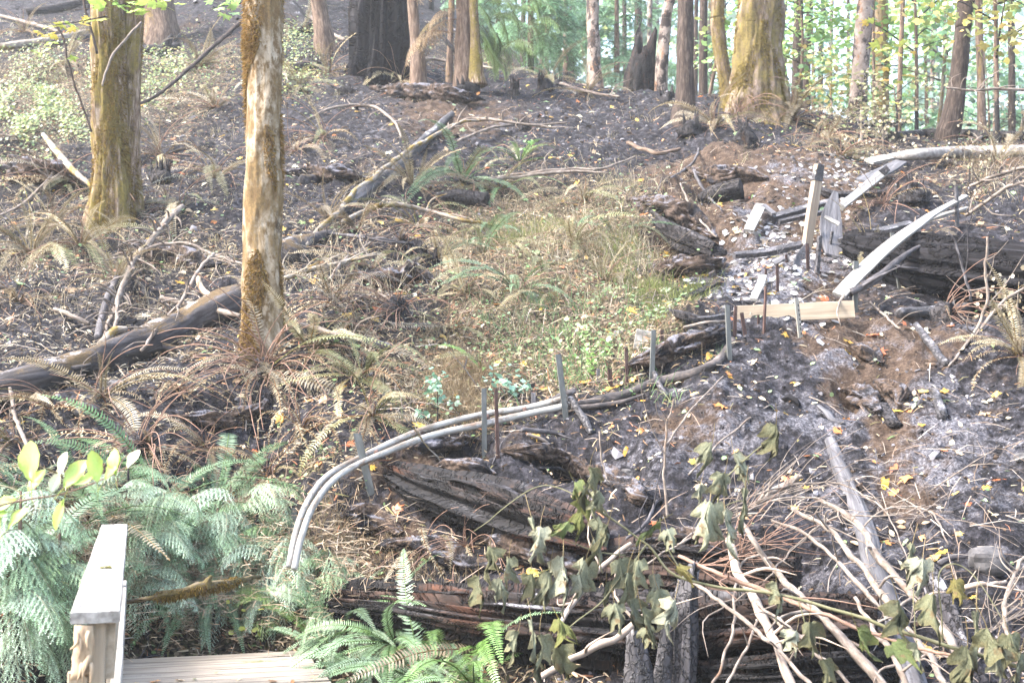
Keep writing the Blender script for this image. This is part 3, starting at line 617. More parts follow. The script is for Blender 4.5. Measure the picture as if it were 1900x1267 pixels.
stump('charred_post', 'short thick charcoal-cracked post with standing splinters at the bottom right of centre', [(1268,1290,50),(1270,1200,46),(1272,1120,42),(1276,1082,34)], M['char_cube'], 7.55, 40, 36, .22, .12, 6, 5, 0)
stump('charred_snag', 'blue-grey split charred snag left of the charcoal-cracked post', [(1185,1300,62),(1183,1240,52),(1178,1188,34)], M['char_cube'], 7.4, 20, 16, .2, .12, 8, 5, 0, .5)
stump('charred_snag', 'pointed grey-charred splinter snag beside the charcoal-cracked post', [(1226,1290,40),(1232,1230,34),(1240,1160,22)], M['char_cube'], 7.5, 18, 16, .18, .15, 9, 5, 0, .6)
stump('charred_spike', 'small blackened pointed root piece lying before the brown tree foot at top left', [(300,108,34),(306,90,26),(318,66,6)], M['char'], None, 14, 12, .2, .05, 10, 5, 0)
# burnt-down fern crowns: black spiky tufts
def tuft(label, px, py, wpx, hpx, seed):
    p = G(px, py); s = p.y/F; o = thing('burnt_fern_crown', label, 'fern crown', tuple(p)); mb = MB()
    W_, Hh = wpx*s/2, hpx*s
    tube(mb, [(0, 0, -.05), (0, 0, Hh*.25), (0, 0, Hh*.6)], [W_, W_*.9, W_*.45], 12, 10, .35, 6, .25, 5, True, (1,1,1), seed)
    mb.build('crown', M['char'], o)
    for k in range(10):
        a = R.uniform(0, 2*pi); q = Vector((math.cos(a), math.sin(a), 0)); r0 = R.uniform(.1, .8)*W_
        mb = MB(); tube(mb, [q*r0+Vector((0, 0, Hh*.35)), q*(r0*1.2+.01)+Vector((0, 0, Hh*R.uniform(.75, 1.15)))], [.02*W_/.12, .004], 5, 4, .2, 8, 0, 5, True, (1,1,1), seed+k)
        mb.build('spike', M['char'], o)
for k, (x, y, w_, h_, lb) in enumerate([(955,178,20,44,'upright black burnt fern crown alone on the ashy crest'),(1008,164,34,30,'low black burnt fern crown just beyond the ashy crest'),(1036,160,22,20,'small black burnt fern crown at the crest beside a low one'),
    (868,172,56,28,'wide black burnt fern crown on the crest below the double-stemmed conifer'),(973,242,26,24,'small burnt fern crown in the middle of the ashy bank'),(1386,272,40,60,'tall burnt fern crown with hanging roots below the thick moss-covered maple'),
    (1281,250,64,40,'black burnt fern crown below the straight dark charred trunk'),(575,130,46,32,'burnt fern crown between the pale mossy tree and the slim brown scorched trunk'),(300,335,44,40,'burnt fern crown right of the twin mossy maple'),(1692,372,60,50,'round black burnt fern crown right of the plank steps'),
    (1238,190,30,34,'burnt fern crown at the foot of the straight dark charred trunk'),(1448,195,40,36,'burnt fern crown at the right foot of the thick moss-covered maple'),(790,505,70,60,'large burnt fern crown under hanging dry stems in the middle of the bank'),(1500,195,30,22,'low burnt fern crown below the hazy dark trunks'),(640,175,40,24,'burnt fern crown below the big black stump')]):
    tuft(lb, x, y, w_, h_, 40+k)

# ------------------------------------------------------------------ logs
def log(name, label, pts, mat, seg=20, n=40, lump=.12, ridge=.08, rf=5, flat=1.0, sink=.35, Y=None, seed=0, cat='log', knots=0, wob=.03, group=None, near=1.0, zs=1.0, jag=0.0):
    """pts: (px, py, width px [, Y]) of the log's middle line; it lies on the ground under that line"""
    c, r = [], []
    for q in pts:
        x, y, w_ = q[:3]
        if len(q) > 3: p = P(x, y, min(q[3], G(x, y).y-.30*w_/F*q[3]))
        else:
            g = G(x, y + w_*.5*(1-sink)); p = P(x, y, g.y*near)
        c.append(p); r.append(w_/2/F*p.y)
    o = thing(name, label, cat, tuple(c[0]), group); rel = [p-c[0] for p in c]
    mb = MB(); cc, rr = tube(mb, rel, r, seg, n, lump, 2.2, ridge, rf, True, (1,1,1), seed, flat, wob=wob, zs=zs, jag=jag)
    mb.build('log' if name != 'log' else 'body', mat, o)
    for k in range(knots):
        i = R.randrange(3, n-3); a = R.uniform(-.2, 1.0)*pi; t = Vector(cc[i+1]-cc[i]).normalized(); u = t.orthogonal().normalized()
        q = (Quaternion(t, a) @ u); b = Vector(cc[i]); 
        mb = MB(); tube(mb, [b, b+q*rr[i]*1.25+t*.03, b+q*rr[i]*R.uniform(1.6, 2.6)+t*.1], [rr[i]*.3, rr[i]*.2, rr[i]*.12], 7, 6, .15, 5, 0, 5, True, (1,1,1), k)
        mb.build('branch_stub', mat, o)
    return o, c, cc, rr
log('charred_log', 'long charred log with mossy top lying left of the pale mossy tree', [(-40,735,70),(60,708,58),(150,678,54),(250,645,62),(330,612,62),(395,578,60),(450,552,60)], M['mossy_log'], 24, 70, .14, .06, 4, knots=3, seed=1)
log('pale_log', 'long pale barkless log lying on the slope at the far top left', [(-20,92,15),(60,80,15),(120,70,13),(172,58,10)], M['twig_moss'], 12, 30, .08, .03, seed=2)
log('charred_log', 'black log lying above the long pale log at the far top left', [(50,25,22),(100,18,17),(175,0,14)], M['char'], 12, 30, .12, .06, seed=3)
log('charred_log', 'short black log lying behind the left of the twin mossy maple', [(88,80,16),(130,76,18),(178,70,17)], M['char'], 12, 24, .14, .06, seed=4)
log('charred_log', 'charred grey log running diagonally under a mossy branch above centre', [(622,398,22),(680,356,25),(740,308,26),(790,260,20),(838,212,12)], M['char_cube'], 20, 50, .12, .08, seed=5, knots=2)
log('mossy_branch', 'long mossy pale branch lying diagonally along the charred grey log', [(566,458,10),(628,392,10),(660,358,10),(700,325,10),(745,288,9),(790,262,8),(832,238,6),(870,224,5),(930,222,3)], M['twig_moss'], 10, 60, .12, 0, seed=6, cat='branch', near=.985, sink=-1.2)
log('birch_log', 'fallen white-barked log lying across the right edge below the leaning dark brown tree', [(1648,292,12),(1700,287,21),(1780,283,23),(1860,282,24),(1960,282,25)], M['birch_log'], 18, 50, .05, 0, seed=7, near=.985, sink=-.2, wob=.01)
log('charred_log', 'upper of two black logs lying behind the leaning dark brown tree', [(1610,232,14),(1700,228,15),(1800,230,15),(1960,234,15)], M['char'], 14, 40, .08, .05, seed=8)
log('charred_log', 'lower of two black logs lying behind the leaning dark brown tree', [(1655,252,17),(1720,250,17),(1830,250,17),(1960,255,18)], M['char'], 14, 40, .08, .05, seed=9)
log('burnt_giant_log', 'very large black burnt log with long fissures at the right below the white plank', [(1570,452,50,14.3),(1640,475,92,13.7),(1730,495,122,13.2),(1830,508,136,12.8),(1990,530,146,12.4)], M['stump'], 80, 120, .04, .20, 5, .95, seed=10, wob=.04, zs=.12, sink=.1)
log('charred_log', 'charred round log in front of the very large black burnt log', [(1668,583,18),(1710,578,21),(1760,574,22),(1802,568,15)], M['char_cube'], 16, 30, .08, .04, seed=11, sink=0, knots=1)
log('charred_stick', 'charred straight stick lying down the slope below the charred round log', [(1700,603,13),(1725,638,16),(1756,676,15)], M['char_cube'], 12, 20, .1, .08, seed=12, sink=.2)
log('charred_stick', 'short charred chunk lying far right of the eroded gully', [(1731,725,13),(1740,748,18),(1748,772,20)], M['char_cube'], 12, 16, .12, .1, seed=13, sink=.2)
log('ash_log', 'ash-grey smooth log running down the burnt slope under the pale cut stems', [(1540,818,20),(1560,875,30),(1590,950,34),(1615,1020,38),(1640,1100,42),(1668,1180,46),(1700,1290,50)], M['grey_wood'], 32, 70, .08, .10, seed=14, sink=.9, zs=.3)
log('charred_log', 'dark log end lying down the slope right of the ash-grey smooth log', [(1725,1060,34),(1755,1130,42),(1790,1210,44),(1830,1300,46)], M['char'], 28, 40, .12, .16, seed=15, sink=.5, zs=.3)
log('charred_stick', 'charred black stick pointing at the grey boulder from the left', [(1742,1046,12),(1785,1030,9),(1822,1014,5)], M['twig_char'], 8, 16, .1, 0, seed=16, sink=0)
log('charred_stick', 'grey weathered wood chip lying above the ash-grey smooth log', [(1520,752,10),(1540,770,15),(1562,785,12)], M['grey_wood'], 10, 10, .15, .1, 5, .4, seed=17, sink=.2)
log('charred_stick', 'small charred stick beside the eroded gully on the burnt slope', [(1612,715,6),(1622,735,8),(1632,752,5)], M['twig_char'], 8, 10, .1, .1, seed=18, sink=.1)
log('charred_stick', 'charred crooked root chunk at the foot of the eroded gully', [(1640,758,26),(1655,786,22),(1672,790,10)], M['char'], 12, 14, .3, .15, seed=19, sink=.2)
# rotten logs at the lower right, built as a body with split-off slabs
def rotten(label, pts, seed, slabs, flat=.8, mat='rot'):
    o, c, cc, rr = log('rotten_log', label, pts, M[mat], 84, 170, .10, .34, 7, flat, .15, seed=seed, wob=.06, zs=.5)
    for k in range(slabs):
        i = R.randrange(4, 70); i = R.randrange(3, 90); j = min(117, i + R.randrange(24, 60)); a = R.uniform(.15, .85)*pi*1.1
        t = Vector(cc[j]-cc[i]).normalized(); u = Vector((0, -1, 0)); u = (u - t*u.dot(t)).normalized(); v = t.cross(u)
        if v.z < 0: v = -v
        q = u*math.cos(a) + v*math.sin(a)*flat
        b0 = Vector(cc[i])+q*rr[i]*1.0; b1 = Vector(cc[(i+j)//2])+q*rr[i]*1.16; b2 = Vector(cc[j])+q*rr[j]*.95
        mb = MB(); w_ = rr[i]*R.uniform(.08, .26); tube(mb, [b0, b1, b2], [w_*.3, w_, w_*.35], 12, 30, .10, 3, .45, 3, True, (1,1,1), seed*7+k, R.uniform(.35, .7), wob=.02, zs=.12)
        mb.build('slab', M['rot' if R.random() < .45 else 'char'], o)
    return o
rotten('split rotten log with rusty fissured wood below the pipes', [(720,880,50),(800,910,90),(880,935,112),(960,960,120),(1040,985,110),(1130,1010,90)], 21, 26, .8)
rotten('long rotten charred log lying across the bottom behind the wilted leaves', [(640,1120,76),(760,1128,94),(900,1150,116),(1060,1165,130),(1200,1180,144),(1340,1180,150),(1480,1170,146),(1620,1160,120)], 22, 34, .85)
rotten('charred hollow-ended log above the long rotten charred log at right', [(1110,1040,70),(1200,1042,90),(1300,1050,104),(1400,1062,108),(1478,1070,96)], 23, 18, .9)
rotten('rotten black log bottom right under the long rotten charred log', [(1260,1262,60),(1400,1258,84),(1560,1245,80),(1640,1240,60)], 24, 6, .8)
log('rotten_slab', 'dark charred slab lying in the hole above the split rotten log', [(1000,868,10),(1080,878,16),(1160,905,16),(1230,930,12)], M['char'], 14, 40, .25, .2, 5, .5, seed=25, sink=.2, wob=.04)
log('charred_log', 'broken burnt log end showing out of the bank left of the plank steps', [(1205,395,30,16.3),(1240,430,44,15.6),(1290,452,50,15.2),(1330,466,36,15.0)], M['char'], 40, 60, .25, .25, 5, .75, seed=26, wob=.05, zs=.5)
log('charred_log', 'thick black log end sticking out of the brown bank above the small pale board', [(1298,368,22,16.9),(1330,360,40,16.7),(1376,350,44,16.6)], M['char'], 30, 34, .12, .16, 5, .8, seed=27, zs=.5)
log('charred_log', 'short black log half buried in the bank left of the mossy branch', [(560,338,24),(600,334,30),(650,335,24)], M['mossy_log'], 16, 24, .2, .08, seed=28, sink=.5)
log('charred_log', 'small black log lying in the shade under the green-brown ferns', [(810,372,24),(850,368,34),(905,372,30)], M['char'], 16, 24, .15, .12, seed=29, sink=.4)
log('charred_stick', 'charred stick on the dark soil right of the pale mossy tree', [(656,630,13),(690,636,15),(745,646,9)], M['char_cube'], 10, 20, .12, .05, seed=30, sink=0)
log('mossy_log', 'mossy log end showing behind the right of the pale mossy tree', [(525,480,60),(560,458,40),(600,440,22),(622,432,16)], M['mossy_log'], 14, 30, .2, .08, seed=31, sink=.4)
log('charred_log', 'thin black charred pole leaning on the double-stemmed conifer', [(815,60,7,24),(830,80,8,23.8),(848,98,8,23.6)], M['char'], 8, 14, .08, 0, seed=32)
log('charred_log', 'dark burnt log lying on the hillside behind the twin mossy maple', [(252,88,14),(290,94,18),(330,86,16)], M['char'], 12, 20, .2, .1, seed=33)
log('charred_log', 'dark fallen trunk rising to the right at the very top between two brown trunks', [(520,10,50,31),(545,36,44,30),(570,60,36,29.4)], M['char'], 14, 24, .14, .1, seed=34)
log('charred_log', 'thick charred root lying under the split rotten log at its right end', [(1040,1000,20),(1090,1035,30),(1150,1050,26)], M['char'], 14, 26, .2, .14, seed=35)
# ------------------------------------------------------------------ footbridge, trail timber, stakes, conduits
def one(name, label, cat, mb, mat, loc=(0,0,0), group=None, smooth=True):
    o = mb.build(name, mat, smooth=smooth); tag(o, label, cat, group); return o
def rel_board(o, name, pts, w_, th, up, mat, n=6, jit=.0, seed=0, jagend=0, sub=None):
    mb = MB(); b0 = Vector(o.location); board(mb, [Vector(p)-b0 for p in pts], w_, th, up, n, jit, (1,1,1), seed, jagend)
    return mb.build(name, mat, sub or o, smooth=False)
# bridge: its axis runs away to the upper left
AX = Vector((-.29, 1, 0)).normalized(); BX = Vector((AX.y, -AX.x, 0))
rn = P(177, 1130, 4.3); rn.z = 1.0; rf_ = rn + AX*4.05
br = thing('footbridge', 'weathered wooden footbridge with grey deck boards and one pale flat handrail at the bottom left', 'footbridge', (rn.x, rn.y, 0))
rel_board(br, 'rail_cap', [rn-Vector((0, 0, .019)), rf_-Vector((0, 0, .019))], .158, .038, (0, 0, 1), M['sawn_grey'], 12, .002, 1)
so = BX*.035
rel_board(br, 'side_rail', [rn+BX*.045+AX*.06-Vector((0, 0, .135)), rf_+BX*.045-Vector((0, 0, .135))], .038, .19, (0, 0, 1), M['sawn'], 8, .002, 2)
rel_board(br, 'lower_rail', [rn+BX*.062+AX*.12-Vector((0, 0, .42)), rf_+BX*.062-Vector((0, 0, .42))], .038, .14, (0, 0, 1), M['sawn_grey'], 8, .002, 3)
for k, d in enumerate((.03, 3.7)):
    p = rn + AX*(d+.04) - BX*(-.008 if k == 0 else .0)
    rel_board(br, 'rail_post', [Vector((p.x, p.y, .0)), Vector((p.x, p.y, .958))], .05, .085, AX, M['sawn'], 8, .003, 4+k)
p = rn - BX*.052 + AX*.05
st = rel_board(br, 'outer_post', [Vector((p.x, p.y, -.1)), Vector((p.x, p.y, .80))], .065, .04, AX, M['sawn'], 8, .003, 7)
st['label'] = 'stub post cut off below the handrail end'
q = rn - BX*.032 + AX*.0
mb = MB(); b0 = Vector(br.location)
board(mb, [q+Vector((0, 0, -.043))-b0, q+Vector((-.004, -.002, -.13))-b0, q+Vector((-.012, -.004, -.215))-b0], [.058, .06, .05], .03, AX, 9, .012, (1,1,1), 5, .05)
for k in range(7):
    x_ = R.uniform(-.024, .024); z_ = R.uniform(-.19, -.06); tube(mb, [q+BX*x_+Vector((0, -.012, z_))-b0, q+BX*(x_+R.uniform(-.01, .01))+Vector((0, -.024, z_-.03))-b0, q+BX*(x_+R.uniform(-.015, .015))+Vector((0, -.03, z_-R.uniform(.05, .09)))-b0], [.007, .006, .002], 5, 5, .3, 30)
s_ = mb.build('splintered_end', M['splinter'], br); s_['label'] = 'torn pale splintered wood where the rail broke off'
dk0 = Vector((-2.69, 9.14, 0)); bw = .176
for k in range(20):
    c = dk0 - AX*(k*(bw+.016)+bw/2)
    e = .02*R.uniform(-1, 1)
    rel_board(br, 'deck_board', [c-BX*.06+BX*e+Vector((0, 0, -.022)), c+BX*(1.26+e)+Vector((0, 0, -.022+R.uniform(-.004, .004)))], bw, .04, (0, 0, 1), M['deck'], 8, .006, 10+k)
for s_ in (.08, 1.1):
    rel_board(br, 'beam', [dk0+BX*s_-AX*.05+Vector((0, 0, -.16)), dk0+BX*s_-AX*4.6+Vector((0, 0, -.16))], .09, .2, (0, 0, 1), M['sawn'], 4, .002, 40)
# trail timber: (label, [(px, py, width px, lift)], thickness m, material, facing)
def plank(label, pts, th, mat, up, n=8, jit=.004, seed=0, jag=0, name='plank', near=1.0, Y=None):
    c, w_ = [], []
    for q in pts:
        p = P(q[0], q[1], min(q[3], G(q[0], q[1]).y-.03)) if len(q) > 3 else on(q[0], q[1], q[2]*.5, near)
        c.append(p); w_.append(q[2]/F*p.y)
    mb = MB(); b0 = c[0]; board(mb, [p-b0 for p in c], w_, th, up, n, jit, (1,1,1), seed, jag)
    o = mb.build(name, M[mat], smooth=False, loc=b0); return tag(o, label, 'plank' if 'plank' in name else 'beam')
UP = (0, -.55, .85); FR = (0, -1, .12)
plank('tall leaning post with a charred top standing on the plank steps', [(1496,462,17,14.55),(1507,390,18,14.5),(1520,308,18,14.45)], .07, 'sawn_burnt', (.5, -1, 0), 8, .004, 1, .03, 'leaning_post')
plank('pale squared beam leaning up to the right behind the tall leaning post', [(1560,384,14,15.3),(1600,352,15,15.8),(1642,318,16,16.3)], .07, 'sawn_grey', (.3, -1, .6), 8, .004, 2, .02, 'leaning_beam')
plank('long white plank propped on stakes above the very large black burnt log', [(1556,548,26,12.35),(1600,502,27,12.6),(1650,456,24,12.9),(1704,416,19,13.4),(1740,392,13,14.2),(1792,364,9,15.0)], .03, 'sawn_grey', (-.15, -.75, .65), 14, .003, 3)
plank('thin pale batten under the upper end of the long white plank', [(1690,424,8,13.9),(1740,402,8,14.4),(1795,386,7,15.0)], .03, 'sawn_grey', (-.15, -.75, .65), 8, .003, 4)
plank('clean tan board set on edge as a trail step between stakes', [(1366,578,24,12.15),(1440,574,27,12.12),(1520,572,26,12.1),(1582,567,24,12.1)], .05, 'sawn', (0, -.25, 1), 8, .003, 5) if False else None
def riser(label, x0, x1, yt, yb, Y, mat, th=.045, seed=0, dy=0, name='step_board'):
    a, b = P(x0, yt, Y), P(x1, yt+dy, Y); h = (P(x0, yt, Y)-P(x0, yb, Y)).z
    mb = MB(); board(mb, [Vector((0, 0, -h/2)), b-a+Vector((0, 0, -h/2))], th, h, (0, 0, 1), 10, .004, (1,1,1), seed)
    return tag(mb.build(name, M[mat], smooth=False, loc=a), label, 'plank')
riser('clean tan board set on edge as a trail step between stakes', 1366, 1584, 568, 600, 12.05, 'sawn', .05, 5, -10)
riser('grey step board on edge on the trail behind the bent steel stake', 1178, 1246, 610, 648, 11.9, 'sawn_grey', .05, 6, 12)
plank('thin black charred plank lying across the ash left of the tall leaning post', [(1362,474,12),(1420,468,17),(1495,452,15)], .06, 'char_cube', UP, 10, .008, 7, .05, near=.985)
plank('long black cracked plank lying right of the ash-grey jagged board', [(1560,446,17),(1620,434,18),(1690,416,12)], .07, 'char_cube', UP, 10, .008, 8, .05, near=.985)
plank('upper of two black beams lying behind the tall leaning post', [(1432,406,15),(1480,392,17),(1552,374,14)], .08, 'char_cube', UP, 10, .008, 9, .05)
plank('lower of two black beams lying behind the tall leaning post', [(1446,412,8),(1490,402,9),(1556,388,7)], .05, 'char_cube', UP, 10, .006, 10, .05, near=.98)
plank('black charred beam pointing right behind the pale squared beam', [(1518,352,12),(1560,362,14),(1640,358,12)], .07, 'char', UP, 10, .008, 11, .05)
plank('ash-grey jagged board standing on end beside the tall leaning post', [(1546,476,30,14.5),(1542,430,44,14.7),(1543,395,34,14.9),(1550,358,9,15.1)], .035, 'grey_wood', (.1, -1, .35), 10, .012, 12, .05)
plank('small grey offcut lying on the ash-grey jagged board', [(1530,402,7,14.5),(1556,416,9,14.45)], .02, 'sawn_grey', (0, -1, .4), 6, .01, 13, .02)
plank('small pale board with a dark knothole lying left of the two black beams', [(1389,428,19),(1400,405,21),(1412,380,20)], .03, 'sawn_grey', UP, 8, .005, 14, .05, near=.985)
plank('short grey offcut touching the small pale board', [(1416,382,12),(1436,398,10)], .04, 'grey_wood', UP, 6, .004, 15, .01, near=.98)
plank('narrow blue-charred board leaning on rusty stakes below the tall leaning post', [(1470,504,8,14.0),(1482,482,18,14.05),(1499,456,14,14.1)], .03, 'char_cube', (.4, -1, .2), 8, .008, 16, .03)
plank('grey sheet of board at the top of the plank steps', [(1598,336,26),(1640,318,30),(1672,300,22)], .03, 'grey_wood', UP, 8, .006, 17, .03, near=.99)
plank('grey square board end at the upper end of the trail', [(1612,300,22),(1650,292,24)], .04, 'sawn_grey', UP, 6, .006, 18, .02, near=.99)
plank('charred plank lying in the shade left of the clean tan board', [(1240,578,10),(1270,585,13),(1316,598,9)], .06, 'char', UP, 8, .008, 19, .03, near=.985)
plank('thin charred lath meeting the left end of the clean tan board', [(1278,592,6),(1320,590,7),(1352,584,7)], .04, 'char_cube', UP, 8, .006, 20, .02, near=.98)
plank('pale thin lath lying on the trail left of the bent cable end', [(1268,608,5),(1310,598,6),(1352,596,5)], .02, 'twig', UP, 8, .003, 21, .01, near=.98)
plank('grey board lying flat on the ash above the clean tan board', [(1398,556,14),(1410,530,15),(1416,512,14)], .03, 'sawn_grey', UP, 6, .004, 22, .02, near=.99)
plank('rusty brown plank half sunk at the left of the ashy trail', [(1270,552,12),(1300,540,14),(1338,520,11)], .03, 'rot', UP, 8, .006, 23, .02, near=.99)
# flakes of pale ash on the trail
ap, an, apx, apy = gsample(1300, lambda x, y, z: np.exp(-(((x-1440)/85)**2+((y-480)/85)**2)) + .5*np.exp(-(((x-1330)/60)**2+((y-575)/22)**2)) + .35*np.exp(-(((x-1545)/70)**2+((y-340)/40)**2)))
fl = np.array([(-.5,-.3,0),(.2,-.5,.05),(.6,.05,.1),(.1,.5,.06),(-.5,.25,.0)]); mb = MB()
g_ = rng.uniform(.16, .6, (1300, 1)); scatter(mb, fl, np.array([(0,1,2),(0,2,3),(0,3,4)]), ap+an*.012, frames(an, rng.uniform(0, 6.3, 1300), .35, rng.uniform(.015, .085, 1300)), g_*.75*np.array([1, .97, .98]))
tag(mb.build('ash_flakes', M['litter']), kind='stuff')
# stakes: (label, foot px,py, top px,py, width px, kind)
def stake(label, x0, y0, x1, y1, w_, kind, name=None):
    g = G(x0, y0); a = g - Vector((0, 0, .12)); b = P(x1, y1, g.y); wd = w_*.82/F*g.y; d = b-a
    o = None
    mb = MB()
    if kind in ('steel', 'pale', 'wood'):
        if kind == 'wood':
            board(mb, [Vector((0,0,0)), d], wd, wd*.6, (0, -1, .1), 8, .003, (1,1,1), R.randrange(99), .01); mat = M['grey_wood']
        else:    # rolled channel: a web and two flanges folded back
            board(mb, [Vector((0,0,0)), d], wd, .004, (.35, -1, 0), 4, 0, (1,1,1), 3)
            s = Vector((1, .35, 0)).normalized()*wd*.5
            board(mb, [s+Vector((-.004, .016, 0)), d+s+Vector((-.004, .016, 0))], .004, .028, (.35, -1, 0), 4)
            board(mb, [-s+Vector((.004, .016, 0)), d-s+Vector((.004, .016, 0))], .004, .028, (.35, -1, 0), 4)
            mat = M['steel' if kind == 'steel' else 'steel_pale']
    else:
        board(mb, [Vector((0,0,0)), d], wd, .008 if kind == 'rust' else wd*.9, (.5, -1, 0), 6, .002, (1,1,1), 2); mat = M['rust'] if kind != 'char' else M['char_cube']
    o = mb.build(name or {'steel': 'steel_stake', 'pale': 'steel_stake', 'wood': 'wooden_stake', 'rust': 'iron_stake', 'bar': 'iron_bar', 'char': 'charred_stake'}[kind], mat, smooth=False, loc=a)
    tag(o, label, 'stake')
    if kind == 'pale':
        for k in range(9):
            mb = MB(); t = .12+k*.09; c = d*t + Vector((wd*.2, -.006, 0))
            board(mb, [c, c+d.normalized()*.02], .008, .002, (.35, -1, 0), 2); mb.build('slot', M['char'], o, smooth=False)
    return o
for s_ in [
 ('grey steel stake beside the lower end of the grey pipes', 541,1015,546,942,13,'steel'),
 ('grey steel stake leaning left across the curve of the grey pipes', 696,916,662,803,17,'steel'),
 ('tall pale steel stake passing behind the middle of the grey pipes', 899,846,898,720,11,'steel'),
 ('rusty flat iron stake right beside the tall pale steel stake', 925,850,920,722,9,'rust'),
 ('short tan wooden peg above the pipes right of the rusty flat stake', 990,757,990,728,10,'wood'),
 ('dark steel stake leaning at the split where the grey pipes turn black', 1053,775,1036,657,13,'steel'),
 ('short broad rusty iron plate standing left of a taller rusty stake', 1134,722,1131,684,11,'rust'),
 ('tall thin rusty iron stake above the black cable', 1164,720,1162,645,8,'rust'),
 ('small pale wooden peg in the litter left of the short broad rusty plate', 1110,704,1110,684,8,'wood'),
 ('grey steel stake where the black cable forks', 1208,715,1213,612,11,'steel'),
 ('rusty stake standing against the grey step board', 1229,652,1228,612,9,'rust'),
 ('grey double steel stake at the upper end of the black cable', 1355,668,1350,566,11,'steel'),
 ('rusty iron stake at the left end of the clean tan board', 1362,625,1365,568,9,'rust'),
 ('leaning broad rusty plate below the left part of the clean tan board', 1386,620,1376,580,10,'rust'),
 ('thin rusty iron bar standing in front of the clean tan board', 1416,618,1421,532,6,'bar'),
 ('short dark iron stake below the clean tan board', 1408,600,1407,584,7,'rust'),
 ('pale perforated steel stake leaning in front of the clean tan board', 1488,626,1478,553,10,'pale'),
 ('dark steel stake at the right end of the clean tan board', 1586,582,1589,484,12,'steel'),
 ('grey steel stake holding the long white plank', 1673,536,1656,432,10,'steel'),
 ('rusty iron stake on the ash with a grey shard on its head', 1443,541,1442,490,8,'rust'),
 ('short rusty stake left of the stake with the grey shard', 1421,515,1421,499,6,'rust'),
 ('short rusty peg sunk in the ash at the left', 1378,509,1378,499,7,'rust'),
 ('short rusty stake on the ash right of the stake with the grey shard', 1459,487,1459,473,7,'rust'),
 ('rusty iron stake below the tall leaning post', 1499,503,1498,452,9,'rust'),
 ('black charred stake beside the rusty stake below the tall leaning post', 1514,505,1521,438,10,'char'),
 ('black leaning splinter stake left of the ash-grey jagged board', 1534,478,1544,430,6,'char'),
 ('charred thin stake standing right of the upper end of the long white plank', 1776,420,1774,345,8,'char'),
]: stake(*s_)
mb = MB(); p = P(1446, 488, G(1443, 541).y); board(mb, [Vector((-.06, 0, 0)), Vector((.05, 0, .05))], .09, .02, (0, -.6, 1), 5, .015); tag(mb.build('bark_shard', M['grey_wood'], smooth=False, loc=p), 'grey shard balanced on the head of a rusty stake', 'shard')
# conduits
def conduit(label, pts, wpx, mat, lift, seed, lump=0.0, nm='pipe', k=1.0, n=90, Ys=None, cat='pipe'):
    c = []; r = []
    for q in pts:
        Y = min(q[2], G(q[0], q[1]).y-.05); p = P(q[0], q[1], Y); c.append(p); r.append((q[3] if len(q) > 3 else wpx)/2/F*p.y)
    mb = MB(); b0 = c[0]; tube(mb, [p-b0 for p in c], r, 12, n, lump, 5, 0, 5, True, (1,1,1), seed)
    return tag(mb.build(nm, M[mat], loc=b0), label, cat), c
up_ = [(536,1052,9.30),(547,995,9.42),(566,940,9.60),(606,884,9.85),(680,843,10.15),(760,806,10.42),(830,784,10.62),(900,768,10.78),(980,756,10.88),(1032,742,10.92),(1053,731,10.93)]
lo_ = [(546,1056,9.26),(559,998,9.38),(584,935,9.55),(632,880,9.80),(716,839,10.12),(800,808,10.40),(880,790,10.58),(960,772,10.72),(1040,755,10.82),(1062,750,10.84)]
o, _ = conduit('upper grey pipe curving up the slope beside the trail, its end charred brown', up_, 12, 'pipe', 0, 1)
mb = MB(); e = Vector(P(*up_[-1]))-o.location
tube(mb, [Vector(P(1020,745,10.925))-o.location, e, e+Vector((.07, 0, .03))], [.029, .031, .022], 12, 12, .25, 20, 0, 5, True, (1,1,1), 3); mb.build('burnt_end', M['twig_char'], o)
o2, _ = conduit('lower grey pipe running into the black burnt cable', lo_, 12.5, 'pipe', 0, 2)
for k, (x, y, Y) in enumerate([(700,842,10.10),(905,776,10.66),(975,762,10.78)]):
    mb = MB(); a = P(x, y, Y)-o2.location; d_ = Vector((.05, 0, .02))
    tube(mb, [a-d_*.3, a+d_*.3], [.034, .034], 10, 2, .05, 9); mb.build('clamp', M['rust'], o2)
cb = [(1052,752,10.83,12),(1110,742,10.90,15),(1160,732,10.98,17),(1200,716,11.05,17),(1240,704,11.15,17),(1290,690,11.3,18),(1325,676,11.42,19),(1345,655,11.55,17),(1360,630,11.7,12)]
conduit('thick black burnt cable sagging along the trail edge from the pipes to the double stake', cb, 16, 'pipe_burnt', 0, 3, .22, 'burnt_cable', cat='cable')
conduit('second thinner black burnt pipe lying against the thick black cable', [(1060,756,10.8,9),(1110,752,10.84,9),(1160,744,10.9,8),(1195,732,11.0,6)], 9, 'pipe_burnt', 0, 4, .15, 'burnt_cable', cat='cable')
